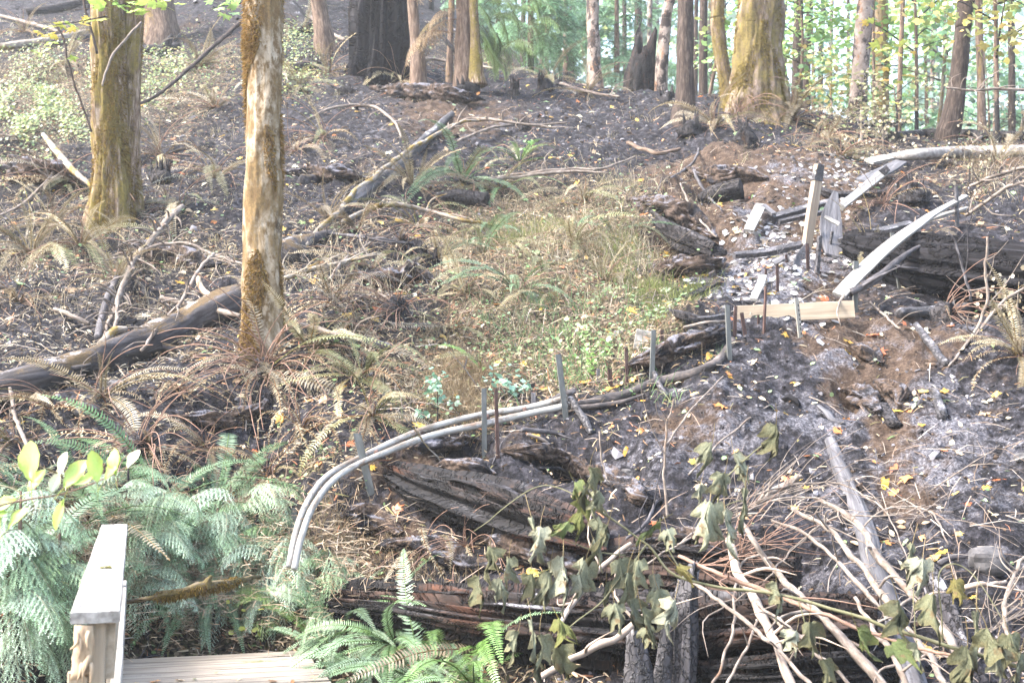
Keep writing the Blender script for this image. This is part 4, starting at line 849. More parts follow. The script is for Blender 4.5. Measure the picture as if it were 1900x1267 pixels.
def ground_branch(label, pts, mat='twig', seed=0, name='branch', cat='branch', lump=.1, near=.99, group=None, n=None, wob=.015, sink=0, subs=0):
    c = []; r = []
    for q in pts:
        p = P(q[0], q[1], min(q[3], G(q[0], q[1]).y-.02)) if len(q) > 3 else on(q[0], q[1], q[2]*.5, near); c.append(p); r.append(q[2]/2/F*p.y)
    b0 = c[0]; mb = MB(); cc, rr = tube(mb, [p-b0 for p in c], r, 7, n or (10+6*len(pts)), lump, 6, 0, 5, True, (1,1,1), seed, wob=wob)
    o = mb.build(name, M[mat], loc=b0); tag(o, label, cat, group)
    for k in range(subs):
        i = R.randrange(2, len(cc)-2); t = Vector(cc[i+1]-cc[i]).normalized(); v = Vector((R.uniform(-1, 1), R.uniform(-.8, .1), R.uniform(-.4, 1))); v = (v-t*v.dot(t)*.3).normalized(); L = R.uniform(.12, .45)
        mb = MB(); b = Vector(cc[i]); tube(mb, [b, b+(v+t*.4)*L*.5, b+(v*.9+t*.8)*L+Vector((0, 0, -.05*L))], [max(.0022, rr[i]*.5), max(.0018, rr[i]*.35), .0012], 5, 7, .1, 6, 0, 5, False, (1,1,1), k)
        mb.build('twig', M[mat], o)
    return o
ground_branch('black cracked burnt tube hanging down from the pipe split', [(1056,740,11,10.85),(1072,764,13,10.72),(1088,784,15,10.6),(1100,802,10,10.5)], 'char_cube', 1, 'burnt_pipe_piece', 'pipe', .1)
ground_branch('short black burnt tube hanging where the black cable forks', [(1214,690,12,11.1),(1218,705,12,11.05),(1226,722,11,10.98),(1238,738,11,10.9)], 'char_cube', 2, 'burnt_pipe_piece', 'pipe', .15)
ground_branch('charred forked branch lying under the long white plank', [(1576,544,18,12.4),(1610,527,16,12.5),(1640,508,14,12.6),(1664,484,12,12.8),(1700,462,9,13.0),(1730,446,7,13.2)], 'twig_char', 3, 'charred_branch', 'branch', .2, subs=2)
ground_branch('bundle of bleached strands hanging at the right end of the clean tan board', [(1566,545,5,12.1),(1556,565,5,12.0),(1553,585,4,11.95),(1560,605,2,11.9)], 'twig', 4, 'bleached_strand', 'strand', .1)
# rocks
def rock(label, px, py, wpx, hpx, seed, lift=.3):
    import bmesh
    g = G(px, py+hpx*.35); s = g.y/F; bm = bmesh.new(); bmesh.ops.create_icosphere(bm, subdivisions=3, radius=1)
    me = bpy.data.meshes.new('rock'); bm.to_mesh(me); bm.free()
    v = np.array([q.co[:] for q in me.vertices]); f = np.array([p.vertices[:] for p in me.polygons]); bpy.data.meshes.remove(me)
    v = np.sign(v)*np.abs(v)**.75
    m = 1+.45*(vnoise(v[:, 0]*1.4+seed, v[:, 1]*1.4+v[:, 2]*1.7+seed*2, seed)-.5)+.15*(vnoise(v[:, 0]*4+seed, v[:, 1]*4+v[:, 2]*3, seed+1)-.5)
    v = v*m[:, None]*np.array([wpx*s*.5, wpx*s*.4, hpx*s*.5]); mb = MB(); mb.add(v, f)
    tag(mb.build('rock', M['rock'], smooth=False, loc=P(px, py, g.y)), label, 'rock')
for k, r_ in enumerate([('grey angular boulder with black specks at the far right below the burnt slope',1832,1042,66,54),('small brown stone below the right end of the long rotten charred log',1632,1252,50,44),('flat grey stone on the dark soil left of the pale mossy tree foot',218,716,34,22),
     ('brown flat stone left of the scorched fern at the lower left',165,760,46,26),('small grey stone on the burnt slope at the far right edge',1893,848,26,18),('dark stone at the foot of the hollow under the pipes',870,868,22,16),('grey stone under the bank right of the hollow',1165,880,26,20),
     ('small dark cobble left of the ash-grey smooth log',1515,1005,22,18)]): rock(*r_, 60+k)

# charred upper ends
for nm, pts, w_, mt, fc in [('leaning_post', [(1515,336,14.46),(1520,307,14.45)], 19, 'char_cube', (.5, -1, 0)), ('leaning_beam', [(1634,324,16.18),(1645,315,16.3)], 17, 'char', (.3, -1, .6))]:
    o = bpy.data.objects[nm]; b0 = Vector(o.location); c = [P(*q)-b0 for q in pts]; mb = MB(); board(mb, c, [w_/F*14.45, w_*.8/F*14.45], .078, fc, 6, .01, (1,1,1), 4, .05); mb.build('charred_end', M[mt], o, smooth=False)
# overhanging lips of burnt earth along the bank
def earth(label, pts, seed, mat='soil_lip', dz=0.0):
    """a ragged lip of root-bound soil; pts: (px, py, thickness px)"""
    c = []; r = []
    for x, y, w_ in pts:
        g = G(x, y+w_*.4); p = P(x, y, g.y-.02); c.append(p); r.append(w_/2/F*g.y)
    mb = MB(); b0 = c[0]; tube(mb, [p-b0 for p in c], [r[0]*.3]+r[1:-1]+[r[-1]*.3], 44, 26*len(pts), .55, 5.5, .10, 9, True, (1,1,1), seed, .8, wob=.09, zs=9)
    tag(mb.build('earth_lip', M[mat], loc=b0), label, 'earth')
M['soil_lip'] = grain('root_bound_burnt_soil', [(0.3, (0.012,0.009,0.008)), (0.48, (0.045,0.031,0.024)), (0.64, (0.12,0.085,0.065)), (0.75, (0.17,0.15,0.14))], 26, 1.0, 1.0, 1.0, 0.05, over=[((0.014,0.013,0.016), 4, 0.5, 0.58, 1.0, None), ((0.15,0.147,0.17), 7, 0.62, 0.8, 1.0, 'up')])
for k, (lb, pts) in enumerate([('overhanging lip of burnt earth above the broken log end left of the plank steps', [(1170,372,30),(1205,375,46),(1245,388,52),(1285,412,46),(1320,436,26)]),
    ('ragged earth ledge below the broken log end in the bank', [(1215,492,26),(1260,500,40),(1310,498,36),(1345,480,22)]),
    ('crumbling earth bank above the thick black log end', [(1270,318,24),(1320,330,38),(1370,322,40),(1420,330,22)]),
    ('black earth lip hanging over the hollow under the pipes', [(760,832,22),(800,836,34),(850,822,30),(895,818,18)]),
    ('long root-bound earth lip above the split rotten log', [(930,838,22),(990,844,34),(1060,862,38),(1130,880,40),(1190,905,34),(1230,925,20)]),
    ('burnt earth bank between the rusty stake and the upper end of the black cable', [(1160,690,20),(1210,668,34),(1270,645,42),(1330,622,36),(1352,606,20)]),
    ('eroded earth lump at the head of the gully on the burnt slope', [(1578,640,20),(1605,652,34),(1640,668,26)]),
    ('eroded earth lump in the middle of the gully on the burnt slope', [(1560,725,22),(1590,742,40),(1620,765,26)]),
    ('root-bound earth lump right of the gully on the burnt slope', [(1638,705,18),(1660,722,34),(1672,752,22)]),
    ('brown earth lump at the left end of the split rotten log', [(640,960,30),(690,965,54),(740,985,34)]),
    ('dark earth bank left of the mossy branch above the short black log', [(530,318,18),(580,318,30),(640,322,30),(680,332,16)]),
    ('dark earth bank under the scorched fern at the left', [(330,770,24),(390,778,40),(450,770,34),(490,742,20)]),
    ('burnt earth mound on the crest below the double-stemmed conifer', [(690,165,18),(760,168,30),(840,176,30),(900,186,18)]),
    ('rust-brown earth lump on top of the split rotten log', [(800,868,22),(860,872,40),(920,880,26)]),
    ('crumbling rotten earth under the left of the split rotten log', [(690,1010,26),(760,1020,46),(850,1035,50),(930,1050,30)]),
    ('crumbling rotten earth under the middle of the split rotten log', [(900,1005,24),(970,1030,44),(1060,1050,40),(1120,1055,22)]),
    ('dark earth lump left of the long rotten charred log', [(600,1075,24),(650,1090,50),(710,1095,40),(760,1090,22)]),
    ('black earth ledge above the hollow-ended log', [(1180,985,20),(1260,1000,40),(1350,1010,42),(1440,1025,26)]),
    ('earth hump behind the heap of bleached twigs', [(230,445,22),(290,470,44),(350,480,40),(410,490,22)]),
    ('dark root-bound hump right of the pale mossy tree', [(640,505,20),(710,515,40),(770,510,44),(820,520,22)]),
    ('earth bank below the left shrubs at the far left', [(-20,300,30),(40,312,52),(100,320,46),(150,340,24)])]): earth(lb, pts, 90+k)
# ------------------------------------------------------------------ ferns
def frond_mesh(name, e0, e1, kind, seed, n=30, mat='leaf', wid=.125):
    """one sword-fern frond, 1 m long, springing along +x at elevation e0 and ending at e1"""
    r = np.random.default_rng(seed); s = np.linspace(0, 1, n+1)
    e = np.radians(e0 + (e1-e0)*s**1.15) + (r.normal(0, .05, n+1) if kind != 'green' else 0)
    ya = np.cumsum(r.normal(0, .02 if kind == 'green' else .05, n+1))
    x = np.concatenate([[0], np.cumsum(np.cos(e[:-1])*np.cos(ya[:-1]))/n]); z = np.concatenate([[0], np.cumsum(np.sin(e[:-1]))/n]); y = np.concatenate([[0], np.cumsum(np.cos(e[:-1])*np.sin(ya[:-1]))/n])
    c = np.stack([x, y, z], 1); tg = np.gradient(c, axis=0); tg /= np.linalg.norm(tg, axis=1)[:, None]
    mb = MB(); dry = kind in ('dry', 'curl')
    stem = {'green': (.35,.40,.16), 'olive': (.55,.42,.20), 'dry': (.55,.33,.19), 'curl': (.5,.30,.17), 'pale': (.6,.5,.3)}[kind]
    tube(mb, c, np.linspace(.0055, .0018, n+1), 4, 14, 0, 3, 0, 5, False, stem)
    twist = r.normal(0, .2) if not dry else r.normal(0, .8)
    for i in range(3, n):
        t = s[i]; L = wid*.5*min(1, .45+t*2.2)*min(1, (1.02-t)*2.4)**.8
        up = np.cross(tg[i], [0, 1, 0]); up /= np.linalg.norm(up)+1e-9; up = -up if up[2] < 0 else up
        sd = np.cross(up, tg[i])
        ct, st_ = math.cos(twist*t), math.sin(twist*t); sd, up = sd*ct+up*st_, up*ct-sd*st_
        for sg in (-1, 1):
            if r.random() < (.03 if not dry else .15): continue
            LL = L*r.uniform(.85, 1.1)*(r.uniform(.45, .95) if dry else 1)
            cu = r.uniform(.2, 1.1) if kind == 'curl' else (r.uniform(-.1, .7) if dry else r.uniform(.0, .28))
            d = sg*sd + tg[i]*(.28+(.3*r.random() if dry else 0)) + up*(.12-.0) + (r.normal(0, .35, 3) if dry else r.normal(0, .05, 3)); d /= np.linalg.norm(d)
            w_ = (.0078 if not dry else .0085)*(1-.3*t); b = c[i]
            m = b + d*LL*.45 - up*cu*LL*.10; tip = b + d*LL - up*cu*LL*.75 + tg[i]*LL*.1
            wv = tg[i]*w_
            mb.add([b-wv*.6, b+wv*.6, m+wv, m-wv, tip], [np.array([(0, 1, 2, 3)]), np.array([(3, 2, 4)])],
                   np.array((1, 1, 1))*r.uniform(.8, 1.15)*(1 if kind != 'olive' else (1 if r.random() < .6 else .75)))
    return mb.mesh(name, M[mat])
FK = {}
for kd, arcs, mt in (('green', [(62,-25),(48,-45),(34,-50),(20,-35)], 'leaf'), ('olive', [(55,-45),(38,-65),(20,-60),(5,-45)], 'leaf'),
                     ('dry', [(40,-75),(20,-80),(0,-70),(-15,-80)], 'dryleaf'), ('curl', [(50,-120),(25,-95),(5,-85),(-25,-60)], 'dryleaf'), ('pale', [(65,-10),(40,-55),(10,-70),(75,35)], 'dryleaf')):
    FK[kd] = [frond_mesh('frond', a, b, kd, 100+17*i+sum(map(ord, kd))+j, 52 if kd == 'green' else 44, mt) for i, (a, b) in enumerate(arcs) for j in (0, 1)]
st_ = []
for i, (a, b) in enumerate([(60,-30),(35,-45),(15,-40),(-5,-50),(75,10)]):
    s = np.linspace(0, 1, 9); e = np.radians(a+(b-a)*s); x = np.concatenate([[0], np.cumsum(np.cos(e[:-1]))/8]); z = np.concatenate([[0], np.cumsum(np.sin(e[:-1]))/8])
    mb = MB(); tube(mb, np.stack([x, .06*np.sin(s*4+i), z], 1), np.linspace(.0062, .003, 9), 4, 14, .1, 9, 0, 5, False); st_.append(mb.mesh('bare_stem', M['twig_red']))
FCOL = {'green': [(.12,.21,.09),(.15,.24,.12),(.10,.18,.075),(.18,.27,.16)], 'bright': [(.14,.26,.06),(.16,.28,.08)], 'olive': [(.24,.225,.11),(.20,.215,.10),(.28,.24,.13)],
        'dry': [(.28,.23,.15),(.225,.18,.115),(.35,.30,.21),(.155,.118,.075)], 'pale': [(.40,.345,.235),(.34,.295,.19)], 'blue': [(.21,.32,.19),(.27,.38,.25),(.18,.28,.15)]}
def fern(label, px, py, L, mix, stems=0, az=(-180, 180), seed=0, name='fern', lean=.5, crown=False, lift=0, group=None):
    """mix: {(mesh kind, colour kind): how many fronds}"""
    r = random.Random(seed*31+5); g = G(px, py); n = normal(g.x, g.y, .25)
    q = Vector((0, 0, 1)).rotation_difference(Vector((0, 0, 1)).lerp(n, lean).normalized())
    o = thing(name, label, 'fern', g + Vector((0, 0, lift)), group, q)
    tot = sum(mix.values()); k = 0; a0, a1 = az
    mix = {kk: int(round(c*(1.5 if kk[0] != 'green' else 1.15))) for kk, c in mix.items()}; tot = sum(mix.values())
    keys = [kk for kk, c in mix.items() for _ in range(c)]; r.shuffle(keys)
    for kd, ck in keys:
        if kd == 'dry' and r.random() < .5: kd = 'olive'
        me = FK[kd][r.randrange(8)]; f = bpy.data.objects.new('frond', me); COL.objects.link(f); f.parent = o
        a = math.radians(a0 + (a1-a0)*((k+r.uniform(-.4, .4))/tot)); k += 1
        jt = .22 if ck in ('green', 'blue', 'bright') else .6
        f.rotation_euler = (r.uniform(-jt, jt), r.uniform(-jt, jt*.8), a+r.uniform(-jt, jt)); s = L*r.uniform(.45, 1.15); f.scale = (s, s*r.uniform(.9, 1.25), s)
        f.location = (math.cos(a)*.03, math.sin(a)*.03, 0)
        c = r.choice(FCOL[ck]); v = r.uniform(.55, 1.2); f.color = (c[0]*v, c[1]*v, c[2]*v, 1)
    for k in range(stems):
        f = bpy.data.objects.new('bare_stem', st_[r.randrange(5)]); COL.objects.link(f); f.parent = o
        f.rotation_euler = (r.uniform(-.3, .3), r.uniform(-.3, .3), math.radians(r.uniform(*az))); s = L*r.uniform(.4, .95); f.scale = (s, s, s); f.location = (r.uniform(-.04, .04), r.uniform(-.04, .04), 0)
    if crown:
        mb = MB(); tube(mb, [(0, 0, -.1), (0, 0, .05), (0, 0, .13)], [.15, .12, .05], 12, 8, .4, 8, .25, 5); mb.build('crown', M['char'], o)
    return o
GR = {('green', 'green'): 11, ('green', 'blue'): 3}
BL = {('green', 'blue'): 15, ('green', 'green'): 5}
SC = {('olive', 'olive'): 5, ('dry', 'dry'): 8}
DR = {('dry', 'dry'): 8, ('curl', 'dry'): 5}
PA = {('pale', 'pale'): 5, ('dry', 'dry'): 6, ('olive', 'olive'): 2}
FERNS = [
 ('scorched fern with drooping fronds and bare stems at the foot of the pale mossy tree',490,690,1.3,{('dry','dry'):12,('curl','dry'):5,('olive','olive'):3},80,(-205,25),True),
 ('burnt fern skeleton of radiating bare stems on dark soil left of the green patch',735,575,.95,{('curl','dry'):1},42,(-190,10),True),
 ('burnt fern with upright hanging bare stems above the fern skeleton',745,455,.95,{('dry','dry'):3,('curl','dry'):3},26,(-180,0),True),
 ('brown scorched fern draped over the diagonal charred log',765,345,1.05,{('pale','pale'):6,('dry','dry'):10},8,(-200,30),False),
 ('big green fern with drooping fronds in the upper middle of the green patch',858,338,1.6,{('green','green'):7,('olive','olive'):5,('green','blue'):3},4,(-130,10),False),
 ('small green fern above the big drooping green fern',965,300,.8,{('olive','olive'):6,('green','bright'):5},0,(-180,180),False),
 ('tan upright fern at the left edge of the green patch',820,478,1.0,{('pale','pale'):6,('olive','olive'):3,('green','blue'):2},2,(-160,20),False),
 ('blue-green fern hanging over litter in the middle of the green patch',895,470,1.0,{('green','blue'):5,('olive','olive'):5},2,(-140,20),False),
 ('half scorched fern right of the tan upright fern',865,545,.8,{('pale','pale'):5,('olive','olive'):4},6,(-180,20),False),
 ('dark green fern lying low above the blue-green hanging fern',905,432,.9,{('green','green'):6,('olive','olive'):3},0,(-170,10),False),
 ('low olive fern in the right middle of the green patch',1000,490,.8,{('olive','olive'):8},0,(-180,60),False),
 ('brown fern with long tan fronds right of the pale mossy tree foot',575,650,1.05,{('olive','olive'):7,('pale','pale'):3,('dry','dry'):2},6,(-110,60),False),
 ('olive fern above the grey pipes left of the oregon grape',672,700,1.0,{('olive','olive'):8,('dry','dry'):4},4,(-170,20),False),
 ('green-tan fern with arching fronds below the olive fern',690,770,.95,{('olive','olive'):7,('dry','dry'):5},10,(-150,10),False),
 ('brown fern with curled fronds left of the curve of the pipes',560,790,.85,{('curl','dry'):5,('dry','dry'):5},18,(-150,0),False),
 ('scorched fern with one great arching tan frond at the left below the charred log',190,735,1.15,{('pale','pale'):4,('dry','dry'):5,('curl','dry'):3},8,(-120,30),False),
 ('brown curled fern at the far left below the charred log',95,755,1.0,{('dry','dry'):6,('curl','dry'):5,('olive','olive'):1},8,(-180,20),False),
 ('flattened brown fern with radiating red stems above the green ferns',265,830,1.1,{('dry','dry'):7,('curl','dry'):3},40,(-180,20),True),
 ('dry brown fern right of the flattened brown fern',385,830,.8,{('dry','dry'):6,('curl','dry'):4},16,(-170,0),False),
 ('dry fern by the left foot of the curve of the pipes',500,880,.8,{('dry','dry'):7,('olive','olive'):3},12,(-180,10),False),
 ('tan heap of dead fern at the far left above the charred log',60,470,1.2,{('pale','pale'):5,('dry','dry'):9,('olive','olive'):3},6,(-200,20),False),
 ('tan dead fern left of the heap of pale twigs',150,455,1.2,{('pale','pale'):6,('dry','dry'):8,('olive','olive'):3},8,(-190,20),False),
 ('brown dead fern below the tan heap at the far left',35,560,1.0,{('dry','dry'):9,('curl','dry'):3},8,(-180,10),False),
 ('brown dead fern right below the tan heap at the left',215,520,.9,{('dry','dry'):8,('pale','pale'):3},8,(-180,10),False),
 ('dead brown fern hanging under the left shrubs beside the twin mossy maple',120,345,1.2,{('dry','dry'):9,('olive','olive'):4},14,(-180,0),False),
 ('tan fern before the twin mossy maple foot',235,375,1.1,{('dry','dry'):5,('olive','olive'):4},6,(-160,0),False),
 ('tan drooping fern on the slope between the two mossy trees',372,125,1.4,{('pale','pale'):5,('dry','dry'):7},14,(-190,10),False),
 ('grey-green fern on the slope between the two mossy trees',335,385,1.1,{('olive','olive'):5,('dry','dry'):4},14,(-190,10),False),
 ('olive fern on the slope right of the top of the pale mossy tree',560,165,1.3,{('olive','olive'):6,('dry','dry'):5},4,(-170,10),False),
 ('thin dead fern on the ashy slope right of the pale mossy tree',548,280,1.0,{('dry','dry'):5},18,(-150,0),False),
 ('fern with upright brown fronds by the mossy log end right of the pale mossy tree',610,405,.85,{('pale','dry'):7,('dry','dry'):3},4,(-150,60),False),
 ('brown fern right of the mossy log end',665,425,.95,{('dry','dry'):8,('curl','dry'):3},10,(-180,0),False),
 ('brown fern beside the bare upright stems',690,500,.9,{('dry','dry'):8,('olive','olive'):2},8,(-190,-20),False),
 ('tan drooping fern at the right foot of the thick moss-covered maple',1468,222,1.5,{('pale','pale'):6,('dry','dry'):10},14,(-150,10),False),
 ('brown fern spilling down right of the tan drooping fern at the crest',1525,262,1.3,{('dry','dry'):10,('curl','dry'):3},14,(-140,20),False),
 ('hanging dead fern stems on the bank below the thick moss-covered maple',1365,215,1.2,{('dry','dry'):1},32,(-150,-20),False),
 ('hanging brown fern stems above the black cracked plank',1640,378,1.0,{('curl','dry'):3},30,(-170,0),False),
 ('dead fern at the far right on the burnt slope',1892,660,.8,{('pale','pale'):6,('dry','dry'):6},16,(-220,-60),False),
 ('bare fern stems below the charred round log',1752,585,.95,{('curl','dry'):1},22,(-110,10),True),
 ('dead fern frond hanging under the long white plank',1702,455,.9,{('dry','dry'):2,('olive','olive'):1},2,(-100,-60),False),
 ('dried fern along the top edge of the long white plank',1618,470,.7,{('pale','pale'):4},0,(-200,-130),False),
 ('small dry fern on the rotten wood behind the wilted leaves',790,1010,.75,{('dry','dry'):5,('curl','dry'):3},14,(-190,0),False),
 ('reddish dry fern stems left of the drooping wilted leaves',870,1010,.85,{('curl','dry'):4},18,(-170,-20),False),
 ('dry curled fern before the long rotten charred log at the bottom right',1310,1190,.5,{('pale','pale'):3,('curl','dry'):4},4,(-60,60),False),
 # up the slope
 ('dead fern high on the slope at the far left above the long pale log',45,60,1.2,{('dry','dry'):7,('pale','pale'):3,('olive','olive'):1},10,(-200,20),False),
 ('tan fern left of the top of the twin mossy maple',120,125,1.2,{('dry','dry'):7,('pale','pale'):3,('olive','olive'):3},8,(-200,20),False),
 ('dead fern just right of the top of the pale mossy tree',560,60,1.2,{('dry','dry'):7,('pale','pale'):2,('olive','olive'):2},10,(-200,20),False),
 ('brown fern below the slim brown scorched trunk',610,135,1.2,{('dry','dry'):7,('pale','pale'):2,('olive','olive'):2},8,(-200,20),False),
 ('dead fern between the two mossy trees level with the brown trunk foot',400,200,1.2,{('dry','dry'):7,('pale','pale'):2,('olive','olive'):1},16,(-200,20),False),
 ('low dead fern right of the twin mossy maple foot',300,290,1.2,{('dry','dry'):7,('pale','pale'):3,('olive','olive'):1},14,(-200,20),False),
 ('dead fern left of the pale mossy tree above the heap of twigs',400,330,1.2,{('dry','dry'):7,('pale','pale'):3,('olive','olive'):2},14,(-200,20),False),
 ('dead fern on the ashy bank right of the pale mossy tree',600,255,1.2,{('dry','dry'):7,('pale','pale'):1,('olive','olive'):1},14,(-200,20),False),
 ('low dry fern on the crest behind the ashy bank',1090,175,1.2,{('dry','dry'):7,('pale','pale'):3,('olive','olive'):1},14,(-200,20),False),
 ('brown dry fern at the left foot of the conifers on the crest',745,150,1.2,{('dry','dry'):7,('pale','pale'):3,('olive','olive'):1},14,(-200,20),False),
 ('dead fern behind the split charred snag',1160,165,1.2,{('dry','dry'):7,('pale','pale'):3,('olive','olive'):2},10,(-200,20),False),
 ('brown fern above the crest left of the scorched birch',1020,150,1.2,{('dry','dry'):7,('pale','pale'):2,('olive','olive'):3},8,(-200,20),False),
 ('dry fern at the top right edge of the bank near the white log',1560,290,1.2,{('dry','dry'):7,('pale','pale'):3,('olive','olive'):2},12,(-200,20),False),
 ('dry fern under the right end of the fallen white log',1850,300,1.2,{('dry','dry'):7,('pale','pale'):3,('olive','olive'):1},16,(-200,20),False),
 ('dead fern on the bank between the burnt fern crowns',1330,235,1.2,{('dry','dry'):7,('pale','pale'):3,('olive','olive'):1},16,(-200,20),False),
 ('olive fern at the top of the green patch beside the pair of pale sticks',930,352,1.1,{('olive', 'olive'): 6, ('green', 'green'): 3},8,(-200,20),False),
 ('grey-green fern in the upper right of the green patch',1085,375,1.0,{('olive', 'olive'): 6, ('pale', 'pale'): 3},8,(-200,20),False),
 ('flattened olive fern in the middle right of the green patch',1070,455,1.0,{('olive', 'olive'): 8, ('dry', 'dry'): 3},8,(-200,20),False),
 ('dull green fern near the right edge of the green patch',1140,430,0.9,{('olive', 'olive'): 5, ('green', 'green'): 4},8,(-200,20),False),
 ('limp tan fern right of the flattened olive fern',1120,520,0.85,{('pale', 'pale'): 4, ('dry', 'dry'): 6},8,(-200,20),False),
 ('green fern low in the green patch above the grass',960,540,1.0,{('green', 'green'): 6, ('green', 'blue'): 3, ('olive', 'olive'): 3},8,(-200,20),False),
 ('olive fern above the sedge in the lower green patch',1035,555,0.85,{('olive', 'olive'): 7, ('dry', 'dry'): 3},8,(-200,20),False),
 ('half dead fern right of the fern skeleton',835,610,0.95,{('olive', 'olive'): 5, ('dry', 'dry'): 6},8,(-200,20),False),
 ('hanging brown fern left of the tan upright fern',775,420,1.0,{('dry', 'dry'): 8, ('olive', 'olive'): 3},8,(-200,20),False),
 ('limp dead fern on the dark soil right of the pale mossy tree at mid height',620,560,1.0,{('dry', 'dry'): 8, ('curl', 'dry'): 3},8,(-200,20),False),
 ('dead fern below the mossy crooked stick',655,605,0.8,{('dry', 'dry'): 6, ('curl', 'dry'): 3},8,(-200,20),False),
 ('olive fern on the trail above the tall pale steel stake',900,690,0.7,{('olive', 'olive'): 6, ('green', 'bright'): 2},8,(-200,20),False),
 ('matted tan fern below the heap of bleached twigs',330,590,0.7,{('dry', 'dry'): 7},8,(-200,20),False),
 ('dead fern left of the foot of the twin mossy maple',100,420,1.1,{('dry', 'dry'): 7, ('pale', 'pale'): 3},8,(-200,20),False),
 ('dead frond clump between the charred log and the flattened brown fern',330,720,0.8,{('dry', 'dry'): 7, ('curl', 'dry'): 3},8,(-200,20),False),
 ('dead fern at the lower left edge of the black soil',25,820,0.9,{('dry', 'dry'): 7, ('olive', 'olive'): 3},8,(-200,20),False),
 # green ferns, lower left
 ('green fern at the far left under the pale-leaved branch',45,935,1.15,GR,0,(-180,180),False),
 ('green fern right behind the bright leaves of the near branch',150,950,1.2,{('green','green'):9,('olive','olive'):3,('dry','dry'):4},0,(-180,180),False),
 ('dark green fern just left of the handrail far end',110,1010,1.1,GR,0,(-180,180),False),
 ('big green fern with one long frond pointing up right, above the handrail',290,950,1.35,GR,0,(-180,180),False),
 ('green fern with fanning fronds right of the big green fern',400,940,1.2,{('green','green'):8,('green','blue'):4,('dry','dry'):4},0,(-180,180),False),
 ('green fern nearest the lower end of the grey pipes',440,975,.9,{('green','green'):6,('olive','olive'):3,('green','blue'):2},0,(-180,180),False),
 ('dark green fern hanging below the mossy broken branch',330,1050,.9,GR,0,(-180,180),False),
 ('single blue-green fern drooping below the mossy broken branch',375,1105,.8,BL,0,(-140,0),False),
 ('fern half hidden behind the handrail at the bottom',40,1070,1.1,BL,0,(-180,180),False),
 ('blue-green fern at the bottom right of the hanging hemlock sprays',650,1165,.85,BL,0,(-180,180),False),
 ('large blue-green fern before the left end of the long rotten charred log',730,1190,.95,BL,0,(-180,180),False),
 ('pale green fern at the bottom edge left of the drooping wilted leaves',830,1200,.85,{('green','bright'):5,('green','blue'):7},0,(-180,180),False),
 ('mixed green and brown fern under the drooping wilted leaves',910,1195,1.0,{('green','bright'):5,('olive','olive'):4,('dry','dry'):3},0,(-180,180),False),
 ('small green fern at the bottom edge right of the deck boards',690,1250,.75,BL,0,(-180,180),False),
 ('bright green fern growing beside the end of the deck boards',600,1205,.6,{('green','bright'):6,('green','blue'):4},0,(-180,180),False),
 ('low blue-green fern at the bottom edge below the large blue-green fern',780,1262,1.0,BL,0,(-180,180),False),
 ('low green fern at the bottom edge under the mixed fern',880,1268,.9,{('green','bright'):6,('green','blue'):4},0,(-180,180),False),
]
for k, (lb, x, y, L, mix, stm, az, cr) in enumerate(FERNS):
    fern(lb, x, y, L, mix, stm, az, k, 'fern' if any(a == 'green' for a, _ in mix) else 'scorched_fern', .55, cr)

